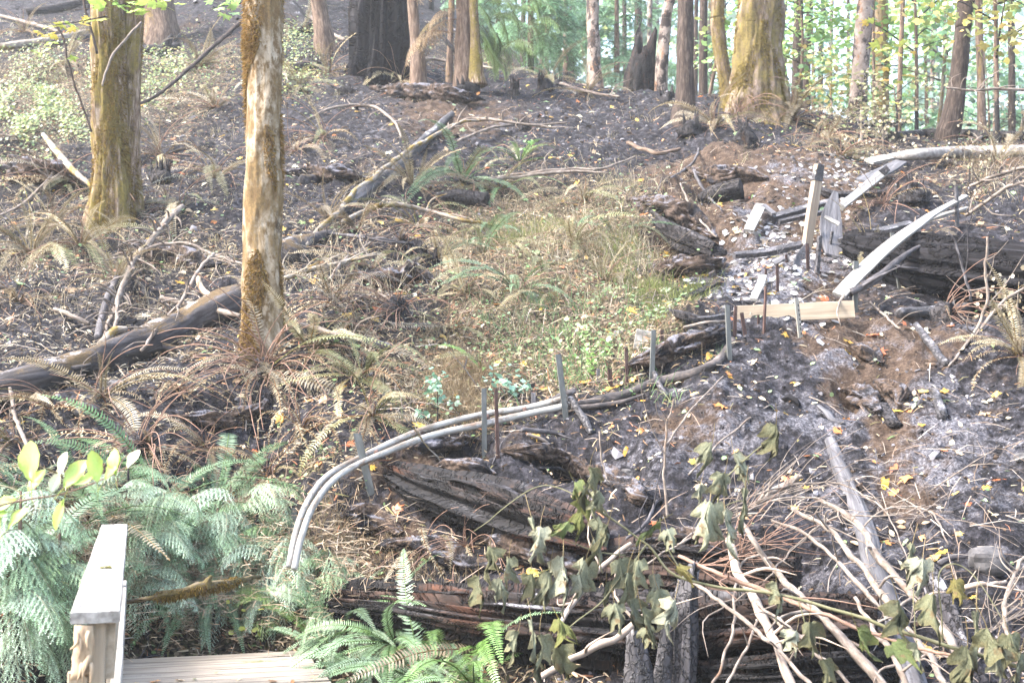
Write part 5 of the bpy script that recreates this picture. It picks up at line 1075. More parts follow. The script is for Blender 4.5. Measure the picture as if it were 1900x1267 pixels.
# ------------------------------------------------------------------ hemlock boughs
def bough_mesh(seed, kind='droop', L=1.0, tw=26, nl=.026):
    r = np.random.default_rng(seed); mb = MB(); n = 16; s = np.linspace(0, 1, n)
    e0, e1 = {'droop': (25, -85), 'hang': (-40, -95), 'flat': (12, -35)}[kind]
    e = np.radians(e0+(e1-e0)*s**1.1); x = np.concatenate([[0], np.cumsum(np.cos(e[:-1]))/(n-1)]); z = np.concatenate([[0], np.cumsum(np.sin(e[:-1]))/(n-1)])
    c = np.stack([x, .04*np.sin(s*3+seed), z], 1)*L
    tube(mb, c, np.linspace(.007, .0015, n), 4, n, 0, 3, 0, 5, False, (.35,.24,.16))
    NV_, NT_ = [], []
    def needles(p, d, k_len, tint):
        m = max(3, int(np.linalg.norm(d)/.012)); t = np.linspace(.05, 1, m)[:, None]
        q = p + d*t + np.array([0, 0, -.22])*np.linalg.norm(d)*t**2
        dn = d/np.linalg.norm(d); sd = np.cross(dn, [0, 0, 1.]); sd /= np.linalg.norm(sd)+1e-9
        for sg in (-1, 1):
            v = dn*.55 + sg*sd*r.uniform(.6, 1.0, (m, 1)) + r.normal(0, .22, (m, 3)); v /= np.linalg.norm(v, axis=1)[:, None]
            ln = k_len*r.uniform(.65, 1.1, (m, 1))*(1-.45*t**3); w_ = dn*k_len*.16
            NV_.append(np.stack([q-w_, q+w_, q+v*ln], 1).reshape(-1, 3))
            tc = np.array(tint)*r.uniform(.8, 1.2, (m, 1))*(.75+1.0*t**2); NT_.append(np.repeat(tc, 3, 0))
        tube(mb, np.array([p, p+d*.5+np.array([0, 0, -.05])*np.linalg.norm(d), p+d+np.array([0, 0, -.22])*np.linalg.norm(d)]), [.0016, .0013, .0008], 3, 3, 0, 3, 0, 5, False, (.4,.3,.2))
    for i in range(tw):
        t = .10+.88*i/tw; j = t*(n-1); k = int(j); p = c[k]*(1-j+k)+c[min(k+1, n-1)]*(j-k); tg = c[min(k+1, n-1)]-c[k]; tg /= np.linalg.norm(tg)
        sd = np.array([0, 1 if i % 2 else -1, 0.]); d = tg*.55+sd*.8+np.array([0, 0, -.25]); d /= np.linalg.norm(d)
        l = (.34*(1-t)**.7+.05)*L*r.uniform(.75, 1.15); d = d*l
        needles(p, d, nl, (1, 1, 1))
        for k2 in range(int(l/.055)):
            u = (k2+1)/(int(l/.055)+1); pp = p+d*u+np.array([0, 0, -.22])*l*u*u; s2 = np.cross(d/l, [0, 0, 1.])*(1 if k2 % 2 else -1)
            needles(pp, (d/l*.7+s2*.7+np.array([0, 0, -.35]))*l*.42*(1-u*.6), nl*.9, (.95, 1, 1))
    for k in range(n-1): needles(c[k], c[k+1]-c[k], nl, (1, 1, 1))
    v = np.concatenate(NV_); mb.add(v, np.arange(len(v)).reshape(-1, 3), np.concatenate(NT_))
    return mb.mesh('bough', M['needle'], smooth=False)
BG = {k: [bough_mesh(300+10*i+sum(map(ord, k)), k) for i in range(3)] for k in ('droop', 'hang', 'flat')}
BGF = [bough_mesh(350+i, 'droop', 1.0, 13, .05) for i in range(2)] + [bough_mesh(355, 'flat', 1.0, 13, .05)]      # coarser, for far trees
def boughs(o, lst, cols, r):
    for (p, a, s, kd, tilt) in lst:
        f = bpy.data.objects.new('bough', r.choice(BG[kd]) if kd != 'far' else r.choice(BGF)); COL.objects.link(f); f.parent = o
        f.location = p; f.rotation_euler = (r.uniform(-.25, .25), tilt, a); f.scale = (s, s, s)
        c = r.choice(cols); v = r.uniform(.85, 1.2); f.color = (c[0]*v, c[1]*v, c[2]*v, 1)
HC = [(.24,.36,.19),(.31,.43,.27),(.19,.30,.14),(.39,.51,.35)]
HB = [(.38,.50,.37),(.46,.58,.46),(.28,.42,.26)]
def hemlock(label, px, py, H, spec, seed, lean=(0, 0), col=HC):
    """young drooping hemlock: spec = list of (height share, azimuth deg, length, kind)"""
    r = random.Random(seed); g = G(px, min(py, 1260)); o = thing('young_hemlock', label, 'tree', g); mb = MB()
    top = Vector((lean[0], lean[1], H))
    tube(mb, [(0, 0, -.1), top*.5+Vector((0, 0, .02)), top], [.028, .02, .006], 7, 12, .1, 3); mb.build('trunk', M['brown_bark'], o)
    boughs(o, [(top*h, math.radians(a), L, kd, r.uniform(-.15, .2)) for h, a, L, kd in spec], col, r)
    return o
def ring(n, h0, h1, L0, L1, kinds, r, a0=-180, a1=180):
    return [(h0+(h1-h0)*(i+.5)/n, r.uniform(a0, a1), L0+(L1-L0)*(i+.5)/n*r.uniform(.8, 1.2), r.choice(kinds)) for i in range(n)]
rr_ = random.Random(3)
hemlock('drooping young hemlock with hanging strands at the far left bottom behind the handrail', 30,1262,1.15, ring(26,.25,1.0,.55,.75,['droop','hang','hang'],rr_), 1, col=HB)
hemlock('drooping young hemlock just left of the handrail posts', 105,1255,.95, ring(20,.3,1.0,.45,.6,['hang','droop','hang'],rr_), 2, col=HC)
hemlock('bright-tipped young hemlock left of the middle of the handrail', 60,1160,.9, ring(18,.4,1.0,.5,.55,['droop','flat'],rr_), 3, col=HB)
hemlock('drooping young hemlock just right of the handrail above the deck', 300,1165,1.0, ring(24,.3,1.0,.4,.5,['droop','hang','droop'],rr_), 4, col=HC)
hemlock('pale-tipped young hemlock between the handrail and the mossy broken branch', 285,1090,.75, ring(16,.4,1.0,.45,.45,['droop','flat'],rr_), 5, col=HB)
hemlock('drooping hemlock with pale tips around the mossy broken branch', 425,1130,.95, ring(22,.35,1.0,.5,.6,['droop','hang'],rr_), 6, col=HB)
hemlock('low feathery yellow-green hemlock behind the deck end', 490,1188,.4, ring(20,.3,1.0,.36,.3,['flat','droop'],rr_), 7, col=[(.20,.30,.10),(.24,.34,.13)])
hemlock('drooping hemlock nearest the low end of the grey pipes', 500,1150,.6, ring(18,.3,1.0,.42,.5,['droop','hang'],rr_), 8, col=HB)
hemlock('small hemlock between the deck end and the large blue-green fern', 610,1185,.7, ring(16,.3,1.0,.4,.45,['droop','hang'],rr_), 9, col=HC)
hemlock('grey-brown half-dry hemlock below the mossy broken branch', 345,1140,.7, ring(14,.3,1.0,.4,.45,['hang','droop'],rr_), 10, col=[(.24,.20,.12),(.18,.24,.12)])
hemlock('pale drooping hemlock in the gap between handrail and mossy broken branch', 270,1175,.85, ring(24,.3,1.0,.5,.5,['droop','hang'],rr_), 21, col=HB)
hemlock('pale drooping hemlock below the right of the mossy broken branch', 400,1165,.9, ring(24,.3,1.0,.5,.5,['droop','hang'],rr_), 22, col=HB)
hemlock('feathery hemlock between the big green ferns and the low end of the pipes', 475,1085,.8, ring(22,.3,1.0,.5,.45,['droop','flat'],rr_), 23, col=HC)
hemlock('low pale hemlock under the low end of the grey pipes', 545,1135,.6, ring(20,.3,1.0,.42,.4,['droop','hang'],rr_), 24, col=HB)
hemlock('pale hemlock behind the far end of the handrail', 235,1040,.7, ring(18,.4,1.0,.45,.4,['droop','flat'],rr_), 25, col=HB)
# the conifer on the crest: green boughs to its right, dry drooping twigs
o, b0 = HEM; r = random.Random(5)
boughs(o, [((.1+1.1*r.random(), r.uniform(-.5, .3), r.uniform(.9, 2.2)), math.radians(r.uniform(-70, 30)), r.uniform(.5, .95), r.choice(('droop', 'hang')), r.uniform(-.1, .25)) for _ in range(44)], [(.16,.25,.07),(.19,.28,.09)], r)
boughs(o, [((r.uniform(-.3, 0), -.2, r.uniform(1.3, 3.0)), math.radians(r.uniform(150, 260)), r.uniform(.6, 1.3), 'droop', .3) for _ in range(9)], [(.30,.21,.12),(.24,.19,.09)], r)
def far_hemlock(label, px, py, Y, H, n, seed, col, L=1.5):
    r = random.Random(seed); b = P(px, py, Y); b.z = hz(b.x, b.y); o = thing('young_hemlock', label, 'tree', b); mb = MB()
    tube(mb, [(0, 0, -.2), (0, 0, H*.5), (0, 0, H)], [.09, .06, .015], 7, 10, .1, 3); mb.build('trunk', M['brown_bark'], o)
    boughs(o, [((0, 0, H*(.12+.86*i/n)), r.uniform(0, 2*pi), L*(1.08-.85*i/n)*r.uniform(.8, 1.2), 'far', r.uniform(-.2, .1)) for i in range(n)], col, r)
FG = [(.17,.30,.16),(.22,.36,.22),(.14,.25,.12)]
for k, (x, y, Y, ht, n, lb, L) in enumerate([(985,140,33,6.5,40,'feathery young hemlock behind the crest right of the double-stemmed conifer',1.9),(1050,140,36,7,40,'feathery young hemlock left of the pale scorch-patched trunk',1.9),(1145,140,34,6,40,'feathery young hemlock between the scorch-patched trunk and the charred snag',1.7),
    (1190,150,44,8,40,'pale hazy hemlock behind the split charred snag',2.2),(1015,130,48,10,44,'tall hazy hemlock behind the feathery hemlocks',2.5),(925,120,40,8,40,'hemlock directly behind the double-stemmed conifer boughs',2.2),(1510,210,34,5,36,'young hemlock in the haze right of the thick moss-covered maple',1.7),
    (1720,225,36,6,36,'blue-green young hemlock in the haze left of the leaning dark tree',1.8),(1850,235,34,6,36,'blue-green young hemlock in the haze right of the leaning dark tree',1.8),(1700,220,50,9,40,'tall hazy hemlock far behind the thin pole-like sapling',2.0),(1280,170,42,8,40,'hazy hemlock behind the straight dark charred trunk',2.2),
    (1320,170,50,10,40,'far hazy hemlock behind the curved slender trunk',2.4),(1790,225,48,10,40,'far tall hemlock behind the leaning dark tree',2.4),(800,90,38,6,30,'small hemlock behind the reddish trunk',1.6)]):
    far_hemlock(lb, x, y, Y, ht, n, 70+k, FG, L)
# ------------------------------------------------------------------ leaves
def maple_outline(r, lob=5, n=3):
    """polar outline of a big-leaf maple leaf, stalk at the origin, tip along +x"""
    angs = [-118,-95,-72,-58,-42,-28,-12,0,12,28,42,58,72,95,118]
    rad = [.30,.52,.62,.42,.84,.66,.55,1.0,.55,.66,.84,.42,.62,.52,.30]
    a = np.radians(angs); q = np.array(rad)*r.uniform(.9, 1.1, len(rad))
    o = np.stack([q*np.cos(a)*.95+.12, q*np.sin(a)*.85], 1); return o
def leaf_mesh(name, kind, seed, mat='leaf'):
    r = np.random.default_rng(seed); mb = MB()
    if kind == 'maple': o = maple_outline(r)
    elif kind == 'wilt':
        o = maple_outline(r); o = np.stack([np.interp(np.linspace(0, 14, 43), np.arange(15), o[:, q]) for q in (0, 1)], 1)
    elif kind == 'oval': t = np.linspace(-1, 1, 11); t = np.linspace(-1, 1, 17); a_ = 1-np.abs(t); o = np.stack([1-(1-np.cos(pi*(1-a_)/1.0))*.5*1.0, .40*np.sign(t)*np.sin(pi*a_**.72)*(1-.0*a_)], 1); o[:, 0] = 1-np.abs(t); o[:, 1] = .30*np.sign(t)*np.sin(pi*np.abs(t)**.8)**.85*(1-.25*(1-np.abs(t))); o = o[:, :]*np.array([1, 1]) ; o[:, 1] *= np.where(np.arange(17) % 2, 1.07, .96)
    else: o = maple_outline(r)[::2]
    m = len(o); v = [(0, 0)] + list(o*.33+np.array([.05, 0])) + list(o*.68+np.array([.03, 0])) + list(o)
    v = np.array(v); x, y = v[:, 0], v[:, 1]; z = np.zeros(len(v)); rad_ = np.hypot(x, y)
    z += .06*(2*vnoise(x*4+seed, y*4+seed*1.7, seed)-1) - .10*np.abs(y)*0
    if kind == 'wilt':      # folded along the midrib, sides hanging, tip curled, crumpled
        fold = r.uniform(.85, 1.4); sg = np.sign(y); ay = np.abs(y)
        y2 = sg*ay*math.cos(fold)*(.9+.3*vnoise(x*3+seed, y*2, seed+1)); z = z - ay*math.sin(fold)*r.uniform(.6, 1.0)
        y = y2 + .20*(2*vnoise(x*3.5+seed*2, v[:, 1]*4, seed+2)-1)*rad_; x = x + .10*(2*vnoise(v[:, 1]*5+seed, x*4, seed+7)-1)*rad_; z = z - .42*r.uniform(.2, 1.2)*np.clip(x-.35, 0, 1)**1.5 + .24*(2*vnoise(x*4+seed, v[:, 1]*5, seed+4)-1)*np.minimum(1, rad_*2) + .05*np.abs(np.sin(np.arctan2(v[:, 1], v[:, 0]+.05)*7))*rad_
    elif kind == 'maple': z += -.28*r.uniform(.2, 1)*rad_**2 + .22*r.uniform(-.6, 1)*np.abs(y)**1.3 + .07*(2*vnoise(x*6+seed, v[:, 1]*6, seed+4)-1)
    else: z += -.2*r.uniform(-.6, 1)*x**2 + .35*r.uniform(0, 1)*np.abs(y)
    p = np.stack([x, y, z], 1)
    k = np.arange(m-1); f3 = np.stack([np.zeros(m-1, int), 1+k, 2+k], 1); f4 = np.vstack([np.stack([1+k, 1+m+k, 2+m+k, 2+k], 1), np.stack([1+m+k, 1+2*m+k, 2+2*m+k, 2+m+k], 1)])
    vein = np.ones(len(v)); vein[0] = 1.2
    tn = np.repeat((vein*(.93+.14*vnoise(x*7+seed, v[:, 1]*7, seed)))[:, None], 3, 1); tn[1+2*m:] *= np.array([1.0, .88, .75])
    mb.add(p, [f3, f4], tn)
    stk = np.array([(-.5, .02, -.03), (-.2, 0, .02), (.05, 0, .0)]); tube(mb, stk, [.008, .01, .012], 3, 4, 0, 3, 0, 5, False, (1.1, .8, .6))
    return mb.mesh(name, M[mat])
LM = [leaf_mesh('leaf_blade', 'maple', 400+i) for i in range(7)]; LO = [leaf_mesh('leaf_blade', 'oval', 420+i) for i in range(5)]; LW = [leaf_mesh('leaf_blade', 'wilt', 440+i, 'wilted') for i in range(14)]
LG = [leaf_mesh('leaf_blade', 'maple', 470+i, 'wilted') for i in range(5)]
LC = {'yellow': [(.56,.37,.06),(.62,.44,.11),(.50,.30,.05)], 'orange': [(.48,.18,.055),(.42,.13,.05),(.54,.25,.08)], 'tan': [(.44,.33,.21),(.36,.25,.15),(.50,.41,.29)], 'green': [(.19,.31,.11),(.26,.38,.18),(.31,.40,.24)], 'pale': [(.50,.46,.33),(.54,.51,.38)]}
LN = {'yellow': 'yellow maple leaf', 'orange': 'rusty orange maple leaf', 'tan': 'dry tan leaf', 'green': 'fresh green alder leaf', 'pale': 'pale cream leaf'}
def near_what(px, py):
    for (x0, y0, x1, y1, w_) in [(1250,560,1900,760,'on the ash slope below the tan step board'),(1250,760,1900,1010,'on the burnt slope around the ash-grey smooth log'),(1200,250,1700,560,'on the brown bank and ash around the plank steps'),(1700,250,1900,560,'near the white fallen log at the right'),
        (640,840,1250,1267,'on the rotten wood below the pipes'),(700,290,1250,840,'in the litter of the green patch'),(700,120,1250,290,'on the charred crest below the conifers'),(1200,150,1900,300,'on the crest under the mossy maples'),
        (520,120,720,700,'on the dark soil right of the pale mossy tree'),(0,120,450,420,'on the slope around the twin mossy maple'),(0,420,450,900,'on the black soil around the mossy charred log'),(0,900,640,1267,'on the green ferns and hemlock at the lower left'),(1250,1010,1900,1267,'under the pale cut stems')]:
        if x0 <= px < x1 and y0 <= py < y1: return w_
    return 'on the burnt hillside'
def leaf_w(x, y, z):
    a = .35 + .5*np.exp(-(((x-1650)/300)**2+((y-800)/230)**2)) + .5*np.exp(-(((x-1450)/170)**2+((y-450)/150)**2)) + .4*np.exp(-(((x-1000)/330)**2+((y-210)/60)**2)) + .3*np.exp(-(((x-600)/160)**2+((y-330)/180)**2)) + .3*np.exp(-(((x-1080)/150)**2+((y-700)/60)**2))
    return a*(.25+2.2*vnoise(x/55, y/38, 31)**2)*np.where((x < 560) & (y > 870), .12, 1.0)*np.where((y < 130), .5, 1)
lp, ln, lx, ly = gsample(1500, leaf_w, 34)
order = np.argsort(lp[:, 1])
kinds = rng.choice(['yellow', 'orange', 'tan', 'green', 'pale'], 1500, p=[.26, .17, .21, .16, .20])
fr = frames(ln, rng.uniform(0, 2*pi, 1500), .22)
big = [i for i in order][:300]; rest = [i for i in order][300:]
for i in big:
    k = kinds[i]; oval = k in ('green', 'pale') or (k == 'tan' and R.random() < .5)
    o = bpy.data.objects.new('fallen_leaf', R.choice(LO if oval else LM)); COL.objects.link(o)
    s = R.uniform(.05, .08) if oval else R.uniform(.05, .115)
    m = Matrix([list(q) for q in fr[i]]).to_4x4(); m = Matrix.Translation(Vector(lp[i]) + Vector(ln[i])*.014) @ m @ Matrix.Scale(s, 4); o.matrix_world = m
    c = R.choice(LC[k]); v = R.uniform(.8, 1.15); o.color = (c[0]*v, c[1]*v, c[2]*v, 1)
    wt = near_what(lx[i], ly[i]); tag(o, '%s lying %s' % (LN[k], wt), 'leaf', '%ss %s' % (LN[k].replace('leaf', 'leave'), wt))
mb = MB()
for src in range(6):
    me = (LM[:3]+LO[:3])[src]; v = np.zeros(len(me.vertices)*3, np.float32); me.vertices.foreach_get('co', v); v = v.reshape(-1, 3)
    f = [np.array([p.vertices[:] for p in me.polygons if len(p.vertices) == q]) for q in (3, 4)]
    ids = np.array([i for j, i in enumerate(rest) if j % 6 == src])
    cols = np.array([random.Random(int(i)).choice(LC[kinds[i]]) for i in ids])*rng.uniform(.8, 1.15, (len(ids), 1))
    scatter(mb, v, f, lp[ids]+ln[ids]*.014, fr[ids]*rng.uniform(.05, .125, (len(ids), 1, 1)), cols)
tag(mb.build('fallen_leaves', M['leaf']), kind='stuff')

# ------------------------------------------------------------------ forest-floor stuff
# charred crumbs and clods
cv = np.array([(-.5,-.4,-.3),(.5,-.35,-.25),(.35,.45,-.3),(-.4,.4,-.25),(-.25,-.2,.35),(.3,-.1,.45),(.05,.3,.3)]); cf3 = np.array([(0,1,5),(0,5,4),(1,2,5),(2,6,5),(2,3,6),(3,0,4),(3,4,6),(4,5,6)])
N = 15000; p, n, x, y = gsample(N, lambda x, y, z: (1-.8*z[:, 0])*(.25+1.2*vnoise(x/70, y/50, 12)**2), 36)
mb = MB(); s = rng.lognormal(-4.05, .55, N)*(.75+p[:, 1]/40); kk = rng.random(N)
azn = np.clip(bil(zone, *gi(p[:, 0], p[:, 1]))[:, 2], 0, 1); kk = np.clip(kk + azn*.75*rng.random(N), 0, 1)
ct = np.where(kk[:, None] < .55, np.array([.022,.020,.022]), np.where(kk[:, None] < .82, np.array([.07,.048,.034]), np.array([.15,.145,.16])))*rng.uniform(.5, 1.5, (N, 1))
Ms = frames(n, rng.uniform(0, 6.3, N), .5, s)*np.stack([rng.uniform(.6, 1.9, N), np.ones(N), rng.uniform(.5, 1.1, N)], 1)[:, None, :]
scatter(mb, cv, cf3, p+n*(s*.12)[:, None], Ms, ct); tag(mb.build('charred_crumbs', M['litter'], smooth=False), kind='stuff')
# needles, straws and shredded fern
def straws(name, N, wfn, cols, L, W_, lift, tilt, vmax=34):
    p, n, x, y = gsample(N, wfn, vmax); N = len(p)
    sv = np.array([(-.5,-.5,0),(-.5,.5,0),(0,.5,.06),(0,-.5,.06),(.5,.12,.0),(.5,-.12,0)]); sf = np.array([(0,3,2,1),(3,5,4,2)])
    l = L*rng.lognormal(0, .45, N); A = np.stack([l, np.full(N, W_)*rng.uniform(.6, 1.5, N), l*rng.uniform(.2, 3, N)], 1)
    mb = MB(); scatter(mb, sv, sf, p+n*(lift*rng.uniform(.1, 1, N))[:, None], frames(n, rng.uniform(0, 6.3, N), tilt)*A[:, None, :], np.array(cols)[rng.integers(0, len(cols), N)]*rng.uniform(.65, 1.3, (N, 1)))
    return tag(mb.build(name, M['litter']), kind='stuff')
straws('dry_litter', 34000, lambda x, y, z: np.where((x > 1200) & (y > 560), .025, .13)+z[:, 0]+.12*z[:, 1]*(x < 1250), [(.30,.225,.14),(.20,.135,.08),(.40,.33,.23),(.12,.075,.045),(.13,.12,.055),(.27,.13,.075)], .05, .009, .05, .45)
straws('shredded_fern_litter', 15000, lambda x, y, z: np.where(x < 760, np.exp(-((y-560)/210)**2), 0)*(.4+.6*vnoise(x/60, y/40, 5))**3*3 + .25*z[:, 0], [(.29,.245,.175),(.19,.155,.11),(.38,.335,.255),(.12,.09,.065)], .045, .008, .07, .5)
# dead twigs too many to count
straws('fine_twigs', 5000, lambda x, y, z: .16+.4*z[:, 0]+.3*np.where((x < 720) & (y > 380) & (y < 700), 1, 0)+.5*np.where((x > 1350) & (y > 860), 1, 0), [(.24,.19,.155),(.17,.125,.095),(.33,.285,.245),(.06,.05,.046),(.03,.027,.027)], .22, .0055, .06, .16)
# small green ground cover, in round-leaved patches
qv = np.array([(0,-.5,0),(.45,-.3,.05),(.5,.25,.05),(0,.5,0),(-.5,.25,.06),(-.45,-.3,.05)]); qf = np.array([(0,1,2,3),(0,3,4,5)])
def patchy(x, y, z, f=70, s=3): return np.clip(vnoise(x/f, y/f*1.4, s)*2.4-.9, 0, 1)
N = 4600; p, n, x, y = gsample(N, lambda x, y, z: (z[:, 0]**1.2)*patchy(x, y, z)*np.where(y > 900, .4, 1)+.006, 34); N = len(p)
gc = np.array([(.12,.21,.07),(.16,.26,.10),(.09,.15,.05),(.21,.28,.12),(.15,.22,.12)])
mb = MB(); up3 = n*.35+np.array([0, -.25, .75]); s = rng.uniform(.014, .042, N)*(.8+p[:, 1]/60)
scatter(mb, qv, qf, p+np.array([0, 0, 1])*rng.uniform(.02, .14, (N, 1)), frames(up3, rng.uniform(0, 6.3, N), .35, s), gc[rng.integers(0, 5, N)]*rng.uniform(.75, 1.25, (N, 1))); tag(mb.build('ground_cover', M['leaf']), kind='stuff')
# bright leafy undergrowth far left
N = 8000; p, n, x, y = gsample(N, lambda x, y, z: np.exp(-(((x-70)/110)**2+((y-215)/75)**2))*patchy(x, y, z, 45, 8)+.45*np.exp(-(((x-320)/70)**2+((y-150)/50)**2))*patchy(x, y, z, 30, 9)+.3*np.exp(-(((x-545)/40)**2+((y-110)/60)**2)), 34); N = len(p)
gc = np.array([(.26,.36,.11),(.33,.38,.12),(.20,.29,.09),(.38,.35,.11),(.23,.32,.16)])
mb = MB(); scatter(mb, qv, qf, p+np.array([0, 0, 1])*rng.uniform(.05, .45, (N, 1))*(.2+.8*vnoise(x/25, y/25, 4))[:, None], frames(n*.4+np.array([-.2, -.4, .6]), rng.uniform(0, 6.3, N), .4, rng.uniform(.022, .055, N)), gc[rng.integers(0, 5, N)]*rng.uniform(.4, .95, (N, 1))); tag(mb.build('leafy_undergrowth', M['leaf']), kind='stuff')
# grass and sedge blades
def blades(name, N, wfn, cols, L, W_=.006, clump=.05):
    C0, n0, x, y = gsample(max(1, N//9), wfn, 30); k = len(C0); idx = rng.integers(0, k, N); b = C0[idx]+np.concatenate([rng.normal(0, clump, (N, 2)), np.zeros((N, 1))], 1); b[:, 2] = hz(b[:, 0], b[:, 1])-.01
    d = rng.normal(0, .45, (N, 3)); d[:, 2] = np.abs(d[:, 2])*.3+1; d[:, 1] -= .25; d /= np.linalg.norm(d, axis=1)[:, None]; l = L*rng.lognormal(0, .35, N)[:, None]
    sd = np.cross(d, rng.normal(0, 1, (N, 3))); sd /= np.linalg.norm(sd, axis=1)[:, None]; sd[:, 1] *= .3; dr = np.stack([d[:, 0], d[:, 1], np.full(N, -.15)], 1)
    v = np.stack([b-sd*W_*.5, b+sd*W_*.5, b+d*l*.55+sd*W_*.4, b+d*l*.55-sd*W_*.4, b+d*l*.8+dr*l*.45], 1).reshape(-1, 3); q = np.arange(N)[:, None]*5
    mb = MB(); mb.add(v, [q+np.array([[0, 1, 2, 3]]), q+np.array([[3, 2, 4]])], np.repeat(np.array(cols)[rng.integers(0, len(cols), N)]*rng.uniform(.75, 1.25, (N, 1)), 5, 0))
    return tag(mb.build(name, M['litter']), kind='stuff')
blades('grass', 1500, lambda x, y, z: np.exp(-(((x-1010)/90)**2+((y-610)/50)**2))+.7*np.exp(-(((x-1100)/120)**2+((y-690)/40)**2))+.3*np.exp(-(((x-1200)/40)**2+((y-570)/50)**2)), [(.11,.20,.08),(.15,.25,.11),(.22,.23,.13)], .16)
blades('dry_grass', 3600, lambda x, y, z: np.exp(-(((x-1090)/130)**2+((y-440)/110)**2))*.9+.35*z[:, 0]*np.where(y < 860, 1, .15)+.4*np.exp(-(((x-600)/70)**2+((y-1060)/80)**2)), [(.34,.285,.18),(.26,.20,.115),(.42,.37,.26),(.16,.15,.075)], .17, .005)
blades('feathery_moss', 4200, lambda x, y, z: np.exp(-(((x-1215)/28)**2+((y-565)/34)**2))+.8*np.exp(-(((x-1150)/36)**2+((y-490)/40)**2))+.7*np.exp(-(((x-960)/60)**2+((y-420)/22)**2))+.5*np.exp(-(((x-1290)/22)**2+((y-560)/30)**2)), [(.17,.20,.06),(.22,.24,.09),(.13,.15,.05)], .15, .004, .07)
blades('dry_stems', 2600, lambda x, y, z: np.exp(-(((x-1130)/75)**2+((y-440)/110)**2))+.5*np.exp(-(((x-960)/110)**2+((y-500)/90)**2))+.4*np.exp(-(((x-620)/120)**2+((y-560)/120)**2))+.5*np.exp(-(((x-150)/170)**2+((y-480)/70)**2))+.4*np.exp(-(((x-1850)/70)**2+((y-330)/70)**2)), [(.34,.29,.20),(.25,.20,.14),(.42,.38,.29),(.15,.12,.08)], .36, .005, .10)
blades('dead_moss', 5200, lambda x, y, z: np.exp(-(((x-850)/45)**2+((y-715)/50)**2))+.6*np.exp(-(((x-640)/50)**2+((y-1020)/60)**2))+.5*np.exp(-(((x-690)/90)**2+((y-1100)/30)**2)), [(.20,.15,.09),(.15,.11,.07),(.28,.22,.14)], .14, .004, .06)
# rubbly moss on the soil under ferns at the lower left
straws('brown_dry_sprays', 9000, lambda x, y, z: np.exp(-(((x-330)/220)**2+((y-1090)/90)**2))+.3*np.exp(-(((x-640)/90)**2+((y-1080)/60)**2)), [(.30,.225,.16),(.21,.15,.10),(.38,.31,.23)], .08, .004, .45, .8)

# ------------------------------------------------------------------ branches and twigs one can tell apart
GB = ground_branch
GB('pale crooked branch lying in the heap of bleached twigs above the mossy charred log', [(338,384,12),(300,420,12),(276,450,13),(252,480,12),(226,540,10),(205,590,8),(186,640,6)], 'twig', 1, near=.975, subs=22, wob=.03)
GB('second bleached branch crossing the heap of twigs', [(262,462,10),(240,500,11),(222,545,10),(214,600,8),(196,660,6)], 'twig', 2, near=.97, subs=18)
GB('arched thin bleached branch from the heap of twigs towards the pale mossy tree', [(250,470,6),(300,455,7),(350,452,7),(390,470,6),(450,490,5)], 'twig', 3, near=.97, subs=12)
GB('long thin pale branch dropping through the heap of twigs', [(398,470,6),(370,500,7),(335,560,7),(300,600,7),(262,650,6)], 'twig', 4, near=.96, subs=16)
GB('smooth tan stick lying against the left side of the pale mossy tree', [(298,552,9),(340,562,11),(400,576,12),(446,586,8)], 'twig', 5, near=.975)
GB('curved bleached barkless stick left of the pale mossy tree', [(368,516,9),(376,536,11),(392,550,11),(415,560,8)], 'splinter', 6, near=.975)
GB('tan stick poking from the black soil left of the heap of twigs', [(102,574,9),(130,584,9),(166,602,8)], 'twig', 7, near=.985)
GB('dark mossy branch leaning over the mossy charred log', [(188,640,18),(212,615,16),(235,610,10)], 'twig_moss', 8, near=.97)
GB('dark thin pole leaning left of the heap of twigs', [(182,628,16),(190,590,15),(205,545,14),(222,500,10)], 'twig_char', 9, near=.975)
GB('dark thin sapling stem leaning across between the two mossy trees', [(246,200,6,16.5),(300,170,7,17.5),(370,110,8,19),(446,42,9,20.5)], 'dark_bark', 10, near=1)
GB('grey twig leaning in front of the twin mossy maple', [(190,160,4,15.4),(200,120,5,15.5),(222,85,5,15.6),(262,42,5,15.7)], 'twig', 11)
GB('thin dark upright stem left of the twin mossy maple', [(170,245,4,15.8),(140,160,4,15.8),(118,80,4,15.8),(104,40,3,15.8)], 'dark_bark', 12)
GB('long slender dark stem rising at the very left of the twin mossy maple', [(180,100,5,15.6),(165,40,5,15.6),(155,0,5,15.6),(150,-60,4,15.6)], 'dark_bark', 13)
GB('mossy branch stub reaching out of the dark bank left of the twin mossy maple', [(80,250,9),(110,288,14),(135,315,13),(170,348,7)], 'twig_moss', 14, near=.96)
GB('bleached branch in the lower left of the twin mossy maple', [(0,400,4),(40,380,6),(70,355,8),(100,320,7)], 'twig', 15, near=.98, subs=6)
GB('dead branch arching over the ashy bank below the conifers', [(826,245,8),(870,222,7),(930,225,6),(990,232,5),(1052,228,4)], 'twig', 16, near=.98, subs=8)
GB('forked thin branch below the dead arching branch', [(850,262,5),(900,242,5),(955,232,5),(1030,238,4)], 'twig', 17, near=.985, subs=6)
GB('thin curved twig on the charred soil right of the pale mossy tree', [(570,222,4),(620,200,5),(690,198,6),(730,225,5),(745,255,4)], 'twig', 18, near=.98, subs=5)
GB('pair of pale sticks: upper one lying on the green patch', [(900,335,8),(980,322,8),(1060,314,7),(1120,312,5),(1180,290,3)], 'twig', 19, near=.98, subs=5)
GB('lower pale stick lying on the green patch', [(910,334,6),(970,328,7),(1060,318,6),(1130,322,4)], 'twig', 20, near=.98)
